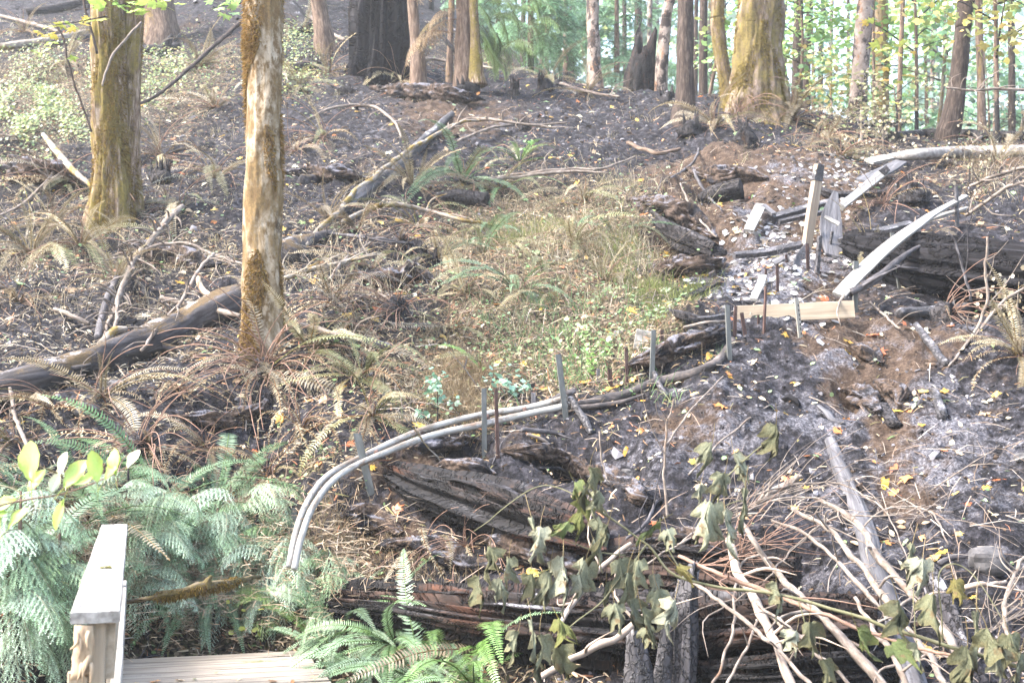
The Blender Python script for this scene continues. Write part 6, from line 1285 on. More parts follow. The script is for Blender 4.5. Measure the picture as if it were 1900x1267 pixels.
GB('long mossy stick lying across the dark soil above the bare fern stems', [(636,412,9),(680,392,10),(725,380,10),(800,392,8),(860,408,7),(920,420,5)], 'twig_moss', 21, near=.98, subs=6)
GB('black stick lying below the long mossy stick', [(560,432,5),(620,434,6),(700,444,7),(770,452,6)], 'twig_char', 22, near=.98, subs=5)
GB('mossy crooked stick right of the pale mossy tree', [(528,516,9),(580,500,10),(640,486,9),(700,470,7)], 'twig_moss', 23, near=.98, subs=10)
GB('pale forked stick right of the mossy crooked stick', [(610,520,6),(640,480,6),(660,470,5),(700,440,4)], 'twig', 24, near=.98, subs=8)
GB('pale stick at the right foot of the pale mossy tree', [(528,600,9),(580,606,10),(630,622,9),(668,632,6)], 'twig', 25, near=.98, subs=3)
GB('grey stick lying at the far left below the mossy charred log', [(18,720,7),(24,760,8),(36,800,8),(60,850,8),(50,900,6)], 'twig', 26, near=.97, subs=10)
GB('pale thin branch at the far left edge', [(0,690,5),(60,700,6),(120,700,6),(160,695,4)], 'twig', 27, near=.97, subs=8)
GB('pale curled twig on the burnt soil below the black cable', [(978,806,6),(1010,816,7),(1030,836,6),(1060,842,5)], 'twig', 28, near=.985)
GB('charred flat branch above the pale curled twig', [(968,798,8),(1010,800,10),(1044,806,7)], 'twig_char', 29, near=.985, subs=2)
GB('thin dry stem leaning up the burnt slope in the middle', [(1232,830,4,9.6),(1275,770,4,10),(1342,698,3,10.8)], 'twig', 30)
GB('second thin dry stem leaning up the burnt slope', [(1278,880,4,9.5),(1360,800,4,10.1),(1428,752,3,10.6)], 'twig', 31)
GB('thin upright dry stem in front of the burnt slope', [(1238,960,5,8.3),(1234,880,5,8.3),(1237,800,4,8.3),(1250,740,3,8.3)], 'twig', 32, subs=4)
GB('thin grey stem standing behind the wilted leaves', [(1125,890,3,8.6),(1118,850,3,8.6),(1112,800,3,8.6)], 'twig', 33)
GB('brown branch lying on the bank left of the burnt fern crown', [(1165,265,8),(1215,284,8),(1262,276,6)], 'brown_bark', 34, near=.985)
GB('dark curved twig on the bank above the thick black log end', [(1245,330,4),(1275,312,5),(1292,290,5),(1296,276,4)], 'twig_char', 35, near=.985)
GB('dark thin root crossing the thick black log end', [(1288,318,5),(1300,345,6),(1318,370,5),(1340,390,3)], 'twig_char', 36, near=.975)
GB('long thin pale root on the brown bank', [(1262,340,3),(1280,380,4),(1310,420,4),(1330,440,3)], 'twig', 37, near=.98)
GB('bleached branch rising from the right end of the thin pale batten', [(1790,400,6,14.6),(1830,375,7,14.4),(1875,345,7,14.2),(1930,330,6,14)], 'twig', 38, subs=10)
GB('long bleached branch at the right edge below the fallen white log', [(1800,345,6,15.2),(1840,328,7,15),(1900,312,7,14.8),(1960,300,6,14.6)], 'twig', 39, subs=10)
GB('thin white branch crossing in front of the leaning dark tree', [(1755,163,4,17.5),(1800,168,5,17.5),(1850,165,6,17.5),(1960,172,6,17.5)], 'twig', 40, subs=12)
GB('bleached forked branch lying on the fallen white log', [(1800,272,5),(1830,250,6),(1860,243,5),(1890,258,4)], 'twig', 41, near=.97, subs=5)
GB('upright thin dead stem before the very large black burnt log', [(1802,560,5,12.2),(1786,500,5,12.2),(1775,455,4,12.2),(1760,430,3,12.2)], 'twig_char', 42, subs=3)
GB('tall thin dead stem at the right of the burnt slope', [(1770,670,5,11.2),(1806,620,6,11.2),(1830,560,6,11.2),(1828,500,5,11.2),(1832,440,4,11.2)], 'twig', 43, subs=6)
GB('dead stem reaching left from the right edge over the slope', [(1900,535,6,11.4),(1860,560,6,11.4),(1815,615,6,11.3),(1760,680,4,11.2)], 'twig', 44, subs=5)
mo = GB('mossy broken branch with a knob sticking out of the hemlock sprays', [(225,1118,6,8.1),(262,1112,8,8.05),(284,1108,9,8.05),(296,1104,14,8.05),(338,1099,18,8.05),(372,1090,20,8.1),(404,1086,17,8.2),(440,1076,13,8.5),(480,1070,9,9.0)], 'mossy_stick', 45, lump=.35, n=44, wob=.012)
mb = MB(); k_ = P(384,1088,8.12)-Vector(mo.location); tube(mb, [k_, k_+Vector((.012, -.01, .035)), k_+Vector((.03, -.012, .07))], [.030, .022, .008], 8, 8, .4, 20); mb.build('branch_stub', M['mossy_stick'], mo)
mb = MB(); fz = np.array([list(P(x, y, Y)-Vector(mo.location)) for x, y, Y in [(292,1105,8.05),(338,1099,8.05),(372,1090,8.1),(404,1086,8.2),(440,1076,8.5)]]); cz, rz = smooth_path(fz, 24), np.linspace(.026, .026, 24); N_ = 7000
i_ = rng.uniform(0, 22.9, N_); k0 = i_.astype(int); d_ = rng.normal(0, 1, (N_, 3)); d_ /= np.linalg.norm(d_, axis=1)[:, None]; p_ = cz[k0]*(1-(i_-k0))[:, None]+cz[k0+1]*(i_-k0)[:, None]+d_*.026; e_ = p_+(d_*.6+np.array([0, 0, -.5]))*rng.uniform(.012, .04, (N_, 1)); s_ = rng.normal(0, .0022, (N_, 3))
mb.add(np.stack([p_-s_, p_+s_, e_], 1).reshape(-1, 3), np.arange(3*N_).reshape(-1, 3), np.repeat(np.array(MC)[rng.integers(0, 4, N_)]*rng.uniform(.45, 1.1, (N_, 1)), 3, 0)); tag(mb.build('moss', M['fuzz'], mo), kind='stuff')
GB('dark pole lying on the slope at the very top left', [(0,30,6),(60,45,8),(110,60,6)], 'twig', 46, near=.99)
for k, (lb, pts) in enumerate([('pale stick at the far left edge of the shrubs', [(0,160,7),(12,190,8),(20,205,6)]),('thin pale stick leaning left of the slim brown scorched trunk', [(575,30,7),(600,55,8),(640,75,6)]),('crooked dead branch at the foot of the hemlock on the crest', [(720,128,7),(790,110,6),(850,118,6),(920,128,5)]),
    ('pale stick behind the low black burnt fern crowns', [(1045,125,5),(1065,150,6),(1100,165,5)]),('dead forked branch right of the low black burnt fern crowns', [(1040,155,6),(1090,170,6),(1150,180,5)]),('dark stick on the grey soil at the centre top', [(740,560,4),(690,545,5),(650,560,4)]),('dark broken branch right of the eroded gully', [(1615,560,4),(1640,585,5),(1670,610,4)])]):
    GB(lb, pts, 'twig', 60+k, near=.985, subs=5)
# scattered small twigs, alike
tp, tn, tx, ty = gsample(280, lambda x, y, z: np.where((x > 1250) & (y > 560) & (y < 900), .1, .7)+.6*np.where((x < 720) & (y > 380) & (y < 900), 1, 0)+.5*np.where((x > 1300) & (y > 900), 1, 0), 24)
tw = []
for i in range(8):
    mb = MB(); q = [Vector((0, 0, 0)), Vector((.33, R.uniform(-.06, .06), .03)), Vector((.7, R.uniform(-.1, .1), .02)), Vector((1, R.uniform(-.15, .15), 0))]; tube(mb, q, [.010, .008, .006, .003], 5, 10, .15, 9, 0, 5, True, (1,1,1), i, wob=.02)
    for k in range(3): b = q[1].lerp(q[2], R.random()); tube(mb, [b, b+Vector((.12, R.choice((-1, 1))*.10, .05)), b+Vector((.25, R.choice((-1, 1))*.2, .04))], [.005, .004, .002], 4, 4, .1, 9)
    tw.append([mb.mesh('twig', M[m_]) for m_ in ('twig', 'twig_char', 'twig_moss')])
for i in range(280):
    mi = R.choices((0, 1, 2), (5, 3, 1))[0]; o = bpy.data.objects.new('fallen_twig', R.choice(tw)[mi]); COL.objects.link(o); s = R.uniform(.25, .8)
    m = Matrix([list(q) for q in frames(tn[i:i+1], np.array([R.uniform(0, 6.3)]), .12)[0]]).to_4x4(); o.matrix_world = Matrix.Translation(Vector(tp[i])+Vector(tn[i])*.02) @ m @ Matrix.Scale(s, 4)
    wt = near_what(tx[i], ty[i]); nm = ('pale dead twig', 'charred black twig', 'mossy dead twig')[mi]; tag(o, '%s lying %s' % (nm, wt), 'twig', '%ss %s' % (nm, wt))

# ------------------------------------------------------------------ pale cut stems and wilted maple, lower right
def cut_stem(label, pts, mat='twig', k=.93, seed=0, subs=3, name='cut_stem'):
    q = [(x+R.uniform(-3, 3), y+R.uniform(-3, 3), w_*R.uniform(.85, 1.0), G(min(max(x, -50), 1950), min(y, 1262)).y*k - max(0, (y-1000))/267*.25) for x, y, w_ in pts]
    return GB(label, q, mat, seed, name, 'branch', .22, subs=subs+1, wob=.016, n=46)
M['stem_tan'] = grain('tan_cut_stem_bark', [(0.25, (0.17,0.125,0.095)), (0.5, (0.26,0.205,0.165)), (0.8, (0.37,0.315,0.27))], 20, 0.6, 0.8, 0.3, 0.005, over=[((0.26,0.18,0.12), 10, 0.6, 0.7, 1.0, None)])
cut_stem('thick smooth tan stem curving down to the bottom edge through the wilted leaves', [(1348,1000,13),(1366,1046,17),(1392,1100,19),(1420,1160,20),(1446,1215,20),(1484,1300,21)], 'stem_tan', .90, 1)
cut_stem('long pale speckled stem right of the thick smooth tan stem', [(1378,968,9),(1396,1004,11),(1436,1060,13),(1490,1110,16),(1540,1160,18),(1600,1225,20),(1660,1300,22)], 'twig', .90, 2, 5)
cut_stem('uppermost long pale arching stem over the ash-grey smooth log', [(1512,924,8),(1556,944,11),(1600,985,13),(1640,1040,15),(1690,1100,17),(1740,1150,18),(1784,1218,16)], 'twig', .91, 3, 4)
cut_stem('pale knotty stem below the uppermost arching stem', [(1466,944,7),(1520,968,10),(1570,1015,12),(1610,1065,13),(1640,1110,15),(1664,1140,14)], 'twig', .91, 4, 4)
cut_stem('thin pale stem below the pale knotty stem', [(1432,964,5),(1490,985,7),(1550,1035,8),(1600,1090,9),(1642,1145,9)], 'twig', .91, 5, 4)
cut_stem('long thin purplish stem crossing to the lower right', [(1262,1034,7),(1340,1066,8),(1400,1085,9),(1480,1120,9),(1560,1152,9),(1660,1190,8),(1790,1224,6)], 'twig_red', .86, 6, 5)
cut_stem('thin greenish stem crossing under the long thin purplish stem', [(1272,1072,7),(1340,1120,8),(1400,1165,8),(1460,1220,8),(1520,1290,8)], 'twig', .86, 7, 3)
cut_stem('thin pale stem crossing from the thick tan stem to the bottom right', [(1406,1118,5),(1460,1165,7),(1530,1225,8),(1600,1290,8)], 'twig', .88, 8, 3)
cut_stem('bent thin stem hanging left of the thick smooth tan stem', [(1364,1075,5),(1360,1130,6),(1352,1190,6),(1318,1280,7)], 'twig', .89, 9, 1)
cut_stem('thin stem going down left from the thick smooth tan stem', [(1406,1152,5),(1390,1190,6),(1370,1220,6),(1336,1290,7)], 'twig', .89, 10, 1)
cut_stem('broken reddish branch stub pointing up right', [(1396,946,13),(1430,918,15),(1460,898,15),(1486,880,12)], 'twig', .94, 11, 1)
cut_stem('grey-brown stem rising from the bottom left of the wilted leaves', [(990,1262,14),(1060,1224,16),(1110,1195,17),(1150,1172,16),(1200,1140,13),(1250,1120,10)], 'stem_tan', .90, 12, 3)
cut_stem('thin stem slanting behind the wilted leaves', [(1036,1160,10),(1070,1110,12),(1110,1062,11),(1170,1010,8)], 'stem_tan', .93, 13, 2)
cut_stem('short white peeled stick at the bottom centre', [(1018,1216,5),(1045,1238,6),(1072,1254,5)], 'splinter', .93, 14, 0)
cut_stem('white branch curving at the right edge of the slope', [(1872,1190,9),(1866,1130,10),(1876,1080,9),(1900,1040,8),(1950,1000,6)], 'twig', .92, 15, 6)
cut_stem('tan stick lying under the grey boulder', [(1786,1090,10),(1820,1082,11),(1864,1076,8)], 'stem_tan', .96, 16, 0)
cut_stem('slender pale stem behind the uppermost arching stem', [(1590,1110,7),(1620,1160,9),(1660,1220,12),(1690,1290,13)], 'twig', .9, 17, 2)
cut_stem('pale stem touching the ash-grey smooth log at the bottom', [(1680,1160,10),(1720,1210,13),(1760,1290,14)], 'twig', .9, 18, 1)
cut_stem('thin grey stem in the rotten wood left of the charcoal-cracked post', [(1165,1000,6),(1190,975,7),(1220,930,6)], 'twig_char', .95, 19, 1)
cut_stem('curved fine brown switch arching over the pale cut stems', [(1200,1045,4),(1300,980,4),(1400,920,4),(1500,895,4),(1570,905,3),(1650,960,3),(1690,1060,2)], 'twig', .92, 20, 14)
cut_stem('second fine brown switch arching over the pale cut stems', [(1260,1010,4),(1360,960,4),(1450,925,4),(1530,930,3),(1600,985,3)], 'twig', .91, 21, 14)
cut_stem('thin long twig rising to the burnt slope at right', [(1420,1080,4),(1480,1010,4),(1550,960,4),(1640,960,3),(1720,940,3)], 'twig', .92, 22, 6)
cut_stem('thin dark twig curving right above the pale cut stems', [(1600,985,3),(1640,950,4),(1700,940,4),(1740,960,3),(1760,1010,3)], 'twig', .94, 23, 3)
cut_stem('dry brush of fine twigs at the bottom right edge', [(1800,1240,5),(1830,1190,5),(1870,1150,4),(1930,1120,3)], 'twig', .93, 24, 26)
cut_stem('tangle of fine brown twigs above the hollow-ended log', [(1280,1060,5),(1340,1040,5),(1420,1010,4),(1480,1000,3)], 'twig_red', .93, 25, 30)
cut_stem('tangle of fine twigs around the broken reddish stub', [(1300,985,4),(1360,950,4),(1430,925,4),(1520,900,3)], 'twig', .93, 26, 28)
mp = thing('wilted_maple_branch', 'drooping maple branch with grey-green wilted leaves in front of the rotten logs', 'branch', P(1290,1010,6.6))
b0 = Vector(mp.location)
def mstem(pts, w0, w1, mat='twig'):
    c = [P(x, y, Y)-b0 for x, y, Y in pts]; mb = MB(); tube(mb, c, list(np.linspace(w0, w1, len(c))), 6, 8+5*len(c), .08, 8, 0, 5, True, (1,1,1), R.randrange(50), wob=.008); mb.build('stem', M[mat], mp)
M['green_stem'] = grain('green_maple_twig', [(0.25, (0.07,0.075,0.035)), (0.5, (0.125,0.12,0.065)), (0.8, (0.2,0.175,0.12))], 30, 0.4, 0.7, 0.2, 0.004)
for pts, a, b in [([(1900,1240,6.0),(1700,1180,6.1),(1480,1110,6.25),(1272,1075,6.35),(1200,1010,6.4),(1130,960,6.4),(1072,930,6.4)],.011,.004),([(1290,1010,6.6),(1330,940,6.6),(1345,890,6.6),(1430,810,6.6)],.006,.003),([(1130,960,6.4),(1010,900,6.5),(880,985,6.4)],.004,.002),
    ([(1200,1010,6.4),(1120,1110,6.3),(1060,1160,6.2),(1030,1165,6.2)],.005,.002),([(1160,1030,6.4),(1100,1020,6.35),(990,980,6.3)],.004,.002),([(1272,1075,6.35),(1230,1000,6.4),(1225,960,6.4)],.004,.002),([(1480,1110,6.25),(1500,1170,6.2)],.003,.002),([(1700,1180,6.1),(1690,1040,6.2)],.003,.002),([(1750,1195,6.1),(1745,1060,6.1),(1800,1060,6.1),(1860,1150,6.0)],.004,.002),([(1290,1010,6.6),(1310,960,6.6),(1370,930,6.6),(1385,945,6.6)],.004,.002),([(1130,960,6.4),(1090,905,6.4),(1095,880,6.4)],.003,.002)]: mstem(pts, a, b, 'green_stem')
WL = [(985,972,66),(1003,990,60),(910,1025,52),(945,1045,50),(888,1082,62),(928,1085,56),(985,1075,52),(1045,1050,86),(1020,1075,70),(1088,1055,70),(1095,878,58),(1066,905,44,1),(1092,935,40,1),(1112,920,44),(1056,978,46,1),(1110,970,52),(1128,985,60),(1100,1010,52),(1150,1050,70),(1165,1075,64),(1185,1050,56),(1125,1090,50),
      (1165,1120,66),(1190,1140,60),(1212,1075,52),(1225,978,46,1),(1238,990,40),(1220,1105,56),(1252,1125,58),(1255,1060,44,1),(985,1160,58),(1002,1190,66),(1036,1160,52,1),(962,1180,48),(1030,1215,60),(1080,960,44,1),(1322,832,56),(1362,850,46),(1376,868,42),(1345,888,50),(1383,920,66),(1318,950,86),(1345,960,70),(1440,800,60),
      (1694,1020,58),(1712,1050,62),(1664,1130,70),(1732,1115,66),(1812,1150,80),(1830,1180,74),(1770,1085,46,1),(1655,1205,54,1),(1795,1215,78),(1872,1190,66),(1502,1165,60),(1478,1180,46),(1590,1175,50,1),(1525,1235,60),(1440,1090,48),(1440,1110,44),(1850,1215,60),(1700,1200,44),(1300,905,34),(1228,1140,44),(1140,1130,52),(1075,1075,40),(1200,1170,40),(1895,1225,64)]
for i, q in enumerate(WL):
    x, y, s = q[:3]; gr = len(q) > 3; Y = 6.35 - max(0, y-1050)*.0012 - max(0, x-1500)*.0008 + R.uniform(-.12, .12) + (.2 if 1290 < x < 1460 and y < 1000 else 0)
    p = P(x, y-s*.25, Y); me = R.choice(LW if (not gr or i % 3) else LG); o = bpy.data.objects.new('leaf', me); COL.objects.link(o); o.parent = mp; o.location = p-b0
    sz = s/F*Y*1.25; o.scale = (sz,)*3
    d = Vector((R.uniform(-.35, .35), R.uniform(-.45, .1), -1 if not gr else R.uniform(-.8, -.1))).normalized(); n = Vector((R.uniform(-.8, .8), -1, R.uniform(-.2, .5))).normalized()
    z = (n-d*n.dot(d)).normalized(); yv = z.cross(d); o.rotation_mode = 'QUATERNION'; o.rotation_quaternion = Matrix((d, yv, z)).transposed().to_quaternion()
    c = R.choice([(.215,.23,.165),(.165,.175,.115),(.26,.275,.21),(.115,.12,.07),(.19,.2,.13)]) if not gr else R.choice([(.125,.14,.045),(.11,.14,.05),(.17,.15,.05)]); v = R.uniform(.8, 1.15); o.color = (c[0]*v, c[1]*v, c[2]*v, 1)
# near branch with bright leaves at the left
nb = thing('alder_branch', 'near thin branch with bright yellow-green leaves reaching in at the left edge', 'branch', P(0,935,4.2)); b0 = Vector(nb.location)
mb = MB(); tube(mb, [P(x, y, Y)-b0 for x, y, Y in [(-60,965,4.0),(0,938,4.2),(60,925,4.3),(120,915,4.4),(200,885,4.5),(245,860,4.55)]], [.004,.004,.0035,.003,.002,.0015], 6, 24, .05, 9); mb.build('stem', M['twig_red'], nb)
for x, y, s, a, cl in [(30,925,70,205,0),(58,895,78,95,0),(52,912,50,60,0),(95,915,40,70,1),(120,925,62,250,0),(118,905,64,55,0),(135,900,50,30,0),(110,882,46,75,1),(180,895,60,95,0),(195,890,50,60,0),(215,882,52,100,0),(235,868,40,60,1),(15,950,60,190,0),(12,985,60,50,0),(0,985,50,120,0),(-20,930,60,130,0)]:
    o = bpy.data.objects.new('leaf', R.choice(LO)); COL.objects.link(o); o.parent = nb; o.location = P(x, y, 4.35)-b0; sz = s/F*4.35; o.scale = (sz,)*3
    d = Vector((math.cos(math.radians(a)), R.uniform(-.3, .3), math.sin(math.radians(a)))).normalized(); n = Vector((R.uniform(-.4, .4), -.7, R.uniform(.3, 1))).normalized(); z = (n-d*n.dot(d)).normalized(); yv = z.cross(d)
    o.rotation_mode = 'QUATERNION'; o.rotation_quaternion = Matrix((d, yv, z)).transposed().to_quaternion(); c = (.36,.50,.12) if not cl else (.52,.58,.42); v = R.uniform(.9, 1.15); o.color = (c[0]*v, c[1]*v, c[2]*v, 1)
# leaves on the rail and deck
for lb, x, y, z0, s, c in [('curled olive leaf lying on the middle of the handrail',193,1052,1.0,.06,(.20,.20,.07)),('small cream leaf on the handrail below the curled olive leaf',200,1068,1.0,.035,(.50,.46,.30)),('tiny green leaf near the far end of the handrail',206,1000,1.0,.035,(.32,.34,.16)),
     ('orange leaf lying on the deck boards near the handrail',290,1258,0,.07,(.55,.30,.14)),('tan leaf on the deck boards right of the orange leaf',330,1255,0,.06,(.55,.42,.27)),('green leaf on the edge of the deck boards',360,1254,0,.05,(.24,.34,.14)),('yellow leaf on the deck boards close to the lower rail',250,1263,0,.05,(.52,.38,.08)),('pale leaf on the second deck board from the far end',450,1252,0,.05,(.48,.42,.28)),('dark curled leaf in the middle of the deck boards',500,1258,0,.06,(.22,.13,.07)),('small orange leaf on the deck boards beside the tan leaf',545,1256,0,.045,(.48,.2,.07)),('brown leaf on the far deck board',410,1242,0,.05,(.36,.22,.12)),('tan leaf on the right end of the deck boards',585,1248,0,.06,(.5,.36,.22))]:
    Y = (1.6-z0)/((y-795)/F); p = P(x, y, Y); p.z = z0+.012; o = bpy.data.objects.new('fallen_leaf', R.choice(LO if s < .06 else LM)); COL.objects.link(o); o.location = p; o.scale = (s,)*3; o.rotation_euler = (R.uniform(-.2, .2), R.uniform(-.2, .2), R.uniform(0, 6)); o.color = (*c, 1); tag(o, lb, 'leaf')

# ------------------------------------------------------------------ saplings, shrubs and leafy crowns
def leafy(name, label, px, py, Y, H_, spread, nl, ls, cols, seed, nb_=7, stemw=.03, low=.3, flat=.5, top=None, wilt=0, cat='sapling', group=None):
    """stem, limbs and a loose cloud of leaves gathered round the limb ends"""
    r = np.random.default_rng(seed); b = P(px, py, Y); b.z = hz(b.x, b.y); o = thing(name, label, cat, b, group)
    tp_ = np.array([0, 0, H_]) if top is None else np.array(top); mb = MB()
    sp = np.array([(0, 0, -.15), tp_*.5+r.normal(0, .06*H_, 3)*[1, 1, .3], tp_]); tube(mb, sp, [stemw, stemw*.7, stemw*.25], 7, 16, .1, 3); mb.build('trunk', M['twig_moss' if seed % 2 else 'brown_bark'], o)
    C = []
    for k in range(nb_):
        t = low+(1-low)*(k+.5)/nb_; p0 = sp[1]*(2*t) if t < .5 else sp[1]+(sp[2]-sp[1])*(2*t-1); a = r.uniform(0, 2*pi); l = spread*(1.1-.5*t)*r.uniform(.6, 1.2)
        e = p0+np.array([math.cos(a)*l, math.sin(a)*l, r.uniform(-.1, .45)*l]); m_ = (p0+e)/2+np.array([0, 0, .12*l])
        mb = MB(); tube(mb, np.array([p0, m_, e]), [stemw*.4, stemw*.25, .004], 5, 8, .1, 3); mb.build('limb', M['twig_moss' if seed % 2 else 'brown_bark'], o)
        for q in (.45, .7, .9, 1.05): C.append(p0+(e-p0)*q+r.normal(0, .12*spread, 3)*[1, 1, .6])
    C = np.array(C); i = r.integers(0, len(C), nl); p = C[i]+r.normal(0, 1, (nl, 3))*np.array([.26, .26, .26*flat])*spread
    n = np.stack([r.normal(0, .45, nl), r.normal(-.3, .45, nl), np.full(nl, .8 if not wilt else .1)], 1); v = np.array([(0,0,0),(.25,-.42,.03),(.62,-.45,-.02),(.72,-.16,.0),(1.1,0,-.08),(.72,.16,0),(.62,.45,-.02),(.25,.42,.03)])
    f = np.array([(0,1,2,3),(0,3,5,7),(3,4,5,5),(7,5,6,6)][:2]); f3 = np.array([(3,4,5),(5,6,7)]); mb = MB()
    scatter(mb, v, [f, f3], p, frames(n, r.uniform(0, 6.3, nl), .3, ls*r.uniform(.6, 1.25, nl)), np.array(cols)[r.integers(0, len(cols), nl)]*r.uniform(.8, 1.2, (nl, 1)))
    tag(mb.build('foliage', M['leaf'], o), kind='stuff'); return o
YG = [(.22,.36,.10),(.28,.41,.13),(.18,.31,.09),(.36,.40,.13)]; BGn = [(.16,.30,.16),(.19,.34,.19),(.22,.36,.19)]; OL = [(.30,.32,.10),(.38,.34,.10),(.24,.27,.09),(.46,.34,.12)]; TL = [(.24,.34,.27),(.30,.40,.33)]
SAP = [('vine maple with yellow-green leaves right behind the thick moss-covered maple',1475,195,25,3.2,1.5,800,.14,YG),('bright green vine maple high right of the thick moss-covered maple',1485,195,29,5.2,1.4,800,.15,YG+BGn),
 ('leafy maple right of the thin pole-like sapling trunk',1700,225,25,4.2,1.7,1000,.14,YG+BGn),('tall bright maple between the thin pole and the leaning dark tree',1728,225,29,6.5,2.0,1200,.16,YG),('olive-leaved maple overhanging right of the leaning dark tree',1850,240,19.5,3.6,1.6,700,.12,OL),('bright leafy maple behind the right edge of the fallen white log',1880,235,26,5.5,2.2,1200,.15,YG+BGn),
 ('blue-green bush in the haze right of the leaning dark tree',1830,230,31,3.5,2.0,900,.15,TL+BGn),('hazy maple crown behind the yellow mossy trunk',1668,220,36,6.5,1.8,1000,.18,BGn+YG),('hazy green maple behind the straight dark charred trunk',1300,170,30,5.5,1.6,600,.15,YG+BGn),('low green bush behind the crest right of the thick moss-covered maple',1545,225,24.5,1.3,1.1,500,.10,BGn+OL),
 ('olive shrub at the foot of the thin pole-like sapling trunk',1660,258,20.4,.9,.7,300,.07,[(.20,.21,.09),(.26,.24,.11),(.32,.28,.17)]),('low grey-green shrub behind the fallen white log',1600,262,20.2,.7,.7,380,.06,[(.20,.20,.10),(.30,.27,.17),(.16,.19,.08)]),('far tall green crown in the haze at the right edge',1900,235,42,10,3.2,1300,.22,BGn+TL),('far tall crown behind the leaning dark tree',1760,225,44,11,3.2,1300,.22,YG+TL),
 ('far pale crown behind the split charred snag',1200,150,52,10,3,1000,.24,TL+BGn),('far crown behind the scorch-patched trunk',1100,140,56,11,3.2,1000,.25,TL+YG),('far crown behind the feathery hemlocks',1000,130,58,12,3.2,1000,.25,TL+BGn),('far crown behind the curved slender trunk',1330,180,56,13,2.6,900,.25,TL),('small leafy maple at the top between the black stump and the slim scorched trunk',660,20,31,2.2,1.2,420,.13,YG)]
for k, (lb, x, y, Y, ht, sp_, nl, ls, cols) in enumerate(SAP): leafy('leafy_maple' if ht > 1.5 else 'leafy_shrub', lb, x, y, Y, ht, sp_, nl, ls, cols, 500+k, nb_=9 if ht > 3 else 7, stemw=.02+.006*ht, cat='tree' if ht > 1.5 else 'shrub')
# hanging vine-maple sprays in front of the twin mossy maple and along the top
def spray(label, stem, leaves, Y, cols, sz, seed):
    r = random.Random(seed); p0 = P(stem[0][0], stem[0][1], Y); o = thing('maple_spray', label, 'branch', p0); mb = MB()
    tube(mb, [P(x, y, Y)-p0 for x, y in stem], list(np.linspace(.008, .002, len(stem))), 5, 14, .08, 9); mb.build('stem', M['brown_bark'], o)
    for x, y in leaves:
        l = bpy.data.objects.new('leaf', r.choice(LM)); COL.objects.link(l); l.parent = o; l.location = P(x, y, Y+r.uniform(-.15, .15))-p0; s = sz*r.uniform(.7, 1.2); l.scale = (s,)*3
        l.rotation_euler = (r.uniform(.1, .6), r.uniform(-.4, .4), r.uniform(0, 6.3)); c = r.choice(cols); v = r.uniform(.85, 1.2); l.color = (c[0]*v, c[1]*v, c[2]*v, 1)
spray('spray of bright green maple leaves across the top of the twin mossy maple', [(330,-30),(270,0),(200,12),(130,20)], [(x, y) for x, y in [(180,8),(195,14),(210,5),(225,12),(240,4),(188,0),(205,-4),(220,0),(250,20),(262,14),(275,6),(290,10),(300,4),(258,28),(310,14),(330,8),(176,14),(232,18)]], 14.6, [(.30,.46,.11),(.26,.42,.10),(.36,.50,.14)], .17, 1)
spray('lower spray of olive-green maple leaves left of the twin mossy maple', [(200,30),(150,40),(100,48),(70,60)], [(112,42),(120,48),(130,44),(140,52),(148,44),(158,38),(165,34),(85,52),(75,60),(95,62),(108,70),(60,96),(85,92),(100,78),(125,110),(140,105),(170,40),(185,36)], 14.8, [(.30,.42,.10),(.36,.40,.09),(.42,.36,.09)], .15, 2)
spray('small green leafy spray between the two mossy trees at the top', [(470,0),(440,8),(410,12),(390,18)], [(395,4),(410,10),(425,6),(440,14),(432,24),(418,26),(400,16),(446,4)], 14, [(.26,.44,.18),(.34,.50,.18)], .13, 3)
spray('olive and yellow maple leaves hanging beside the yellow mossy trunk', [(1760,70),(1700,90),(1650,105),(1620,110)], [(1625,95),(1640,90),(1655,88),(1670,84),(1632,82),(1622,40),(1612,42),(1680,80),(1690,95),(1645,110),(1660,100),(1668,150),(1680,140),(1655,190),(1640,150),(1650,130),(1630,60)], 19.5, [(.40,.40,.10),(.50,.38,.10),(.34,.40,.10),(.52,.34,.12)], .17, 4)
spray('olive wilted maple leaves hanging before the leaning dark tree top', [(1960,20),(1880,60),(1830,110),(1800,140)], [(1836,48),(1845,60),(1825,40),(1860,44),(1876,30),(1830,80),(1850,90),(1870,70),(1890,80),(1842,20),(1880,10),(1862,100),(1890,60),(1812,38),(1820,64)], 18.5, [(.30,.29,.10),(.38,.34,.12),(.26,.28,.09)], .17, 5)
# oregon grape and seedlings by the trail
for k, (lb, x, y, ht, sp_, nl, cols) in enumerate([('small oregon-grape stem with blue-green holly leaves beside the dead moss mound',812,790,.42,.16,70,[(.13,.25,.16),(.17,.30,.21)]),('low blue-green leafy plant behind the pipes right of the dead moss mound',925,742,.22,.22,70,[(.15,.28,.19),(.20,.33,.24)]),('bright green seedling on the litter left of the rusty stakes',1082,700,.22,.14,34,[(.26,.44,.12),(.30,.46,.18)]),
   ('green seedling by the small pale wooden peg',1112,672,.2,.12,26,[(.28,.46,.14),(.24,.40,.14)]),('yellow-leaved seedling on the deck end',455,1190,.3,.22,22,[(.46,.48,.10),(.52,.50,.14)]),('green leafy sprig in the fern litter above the low mound',975,295,.3,.16,20,[(.20,.42,.14),(.24,.46,.16)]),('small leafy weed in the middle of the green patch',1060,655,.2,.2,50,[(.22,.36,.13),(.28,.40,.16)])]):
    g = G(x, min(y, 1260)); leafy('seedling', lb, x, y, g.y, ht, sp_, nl, .055, cols, 700+k, 5, .006, .2, .8, cat='plant')
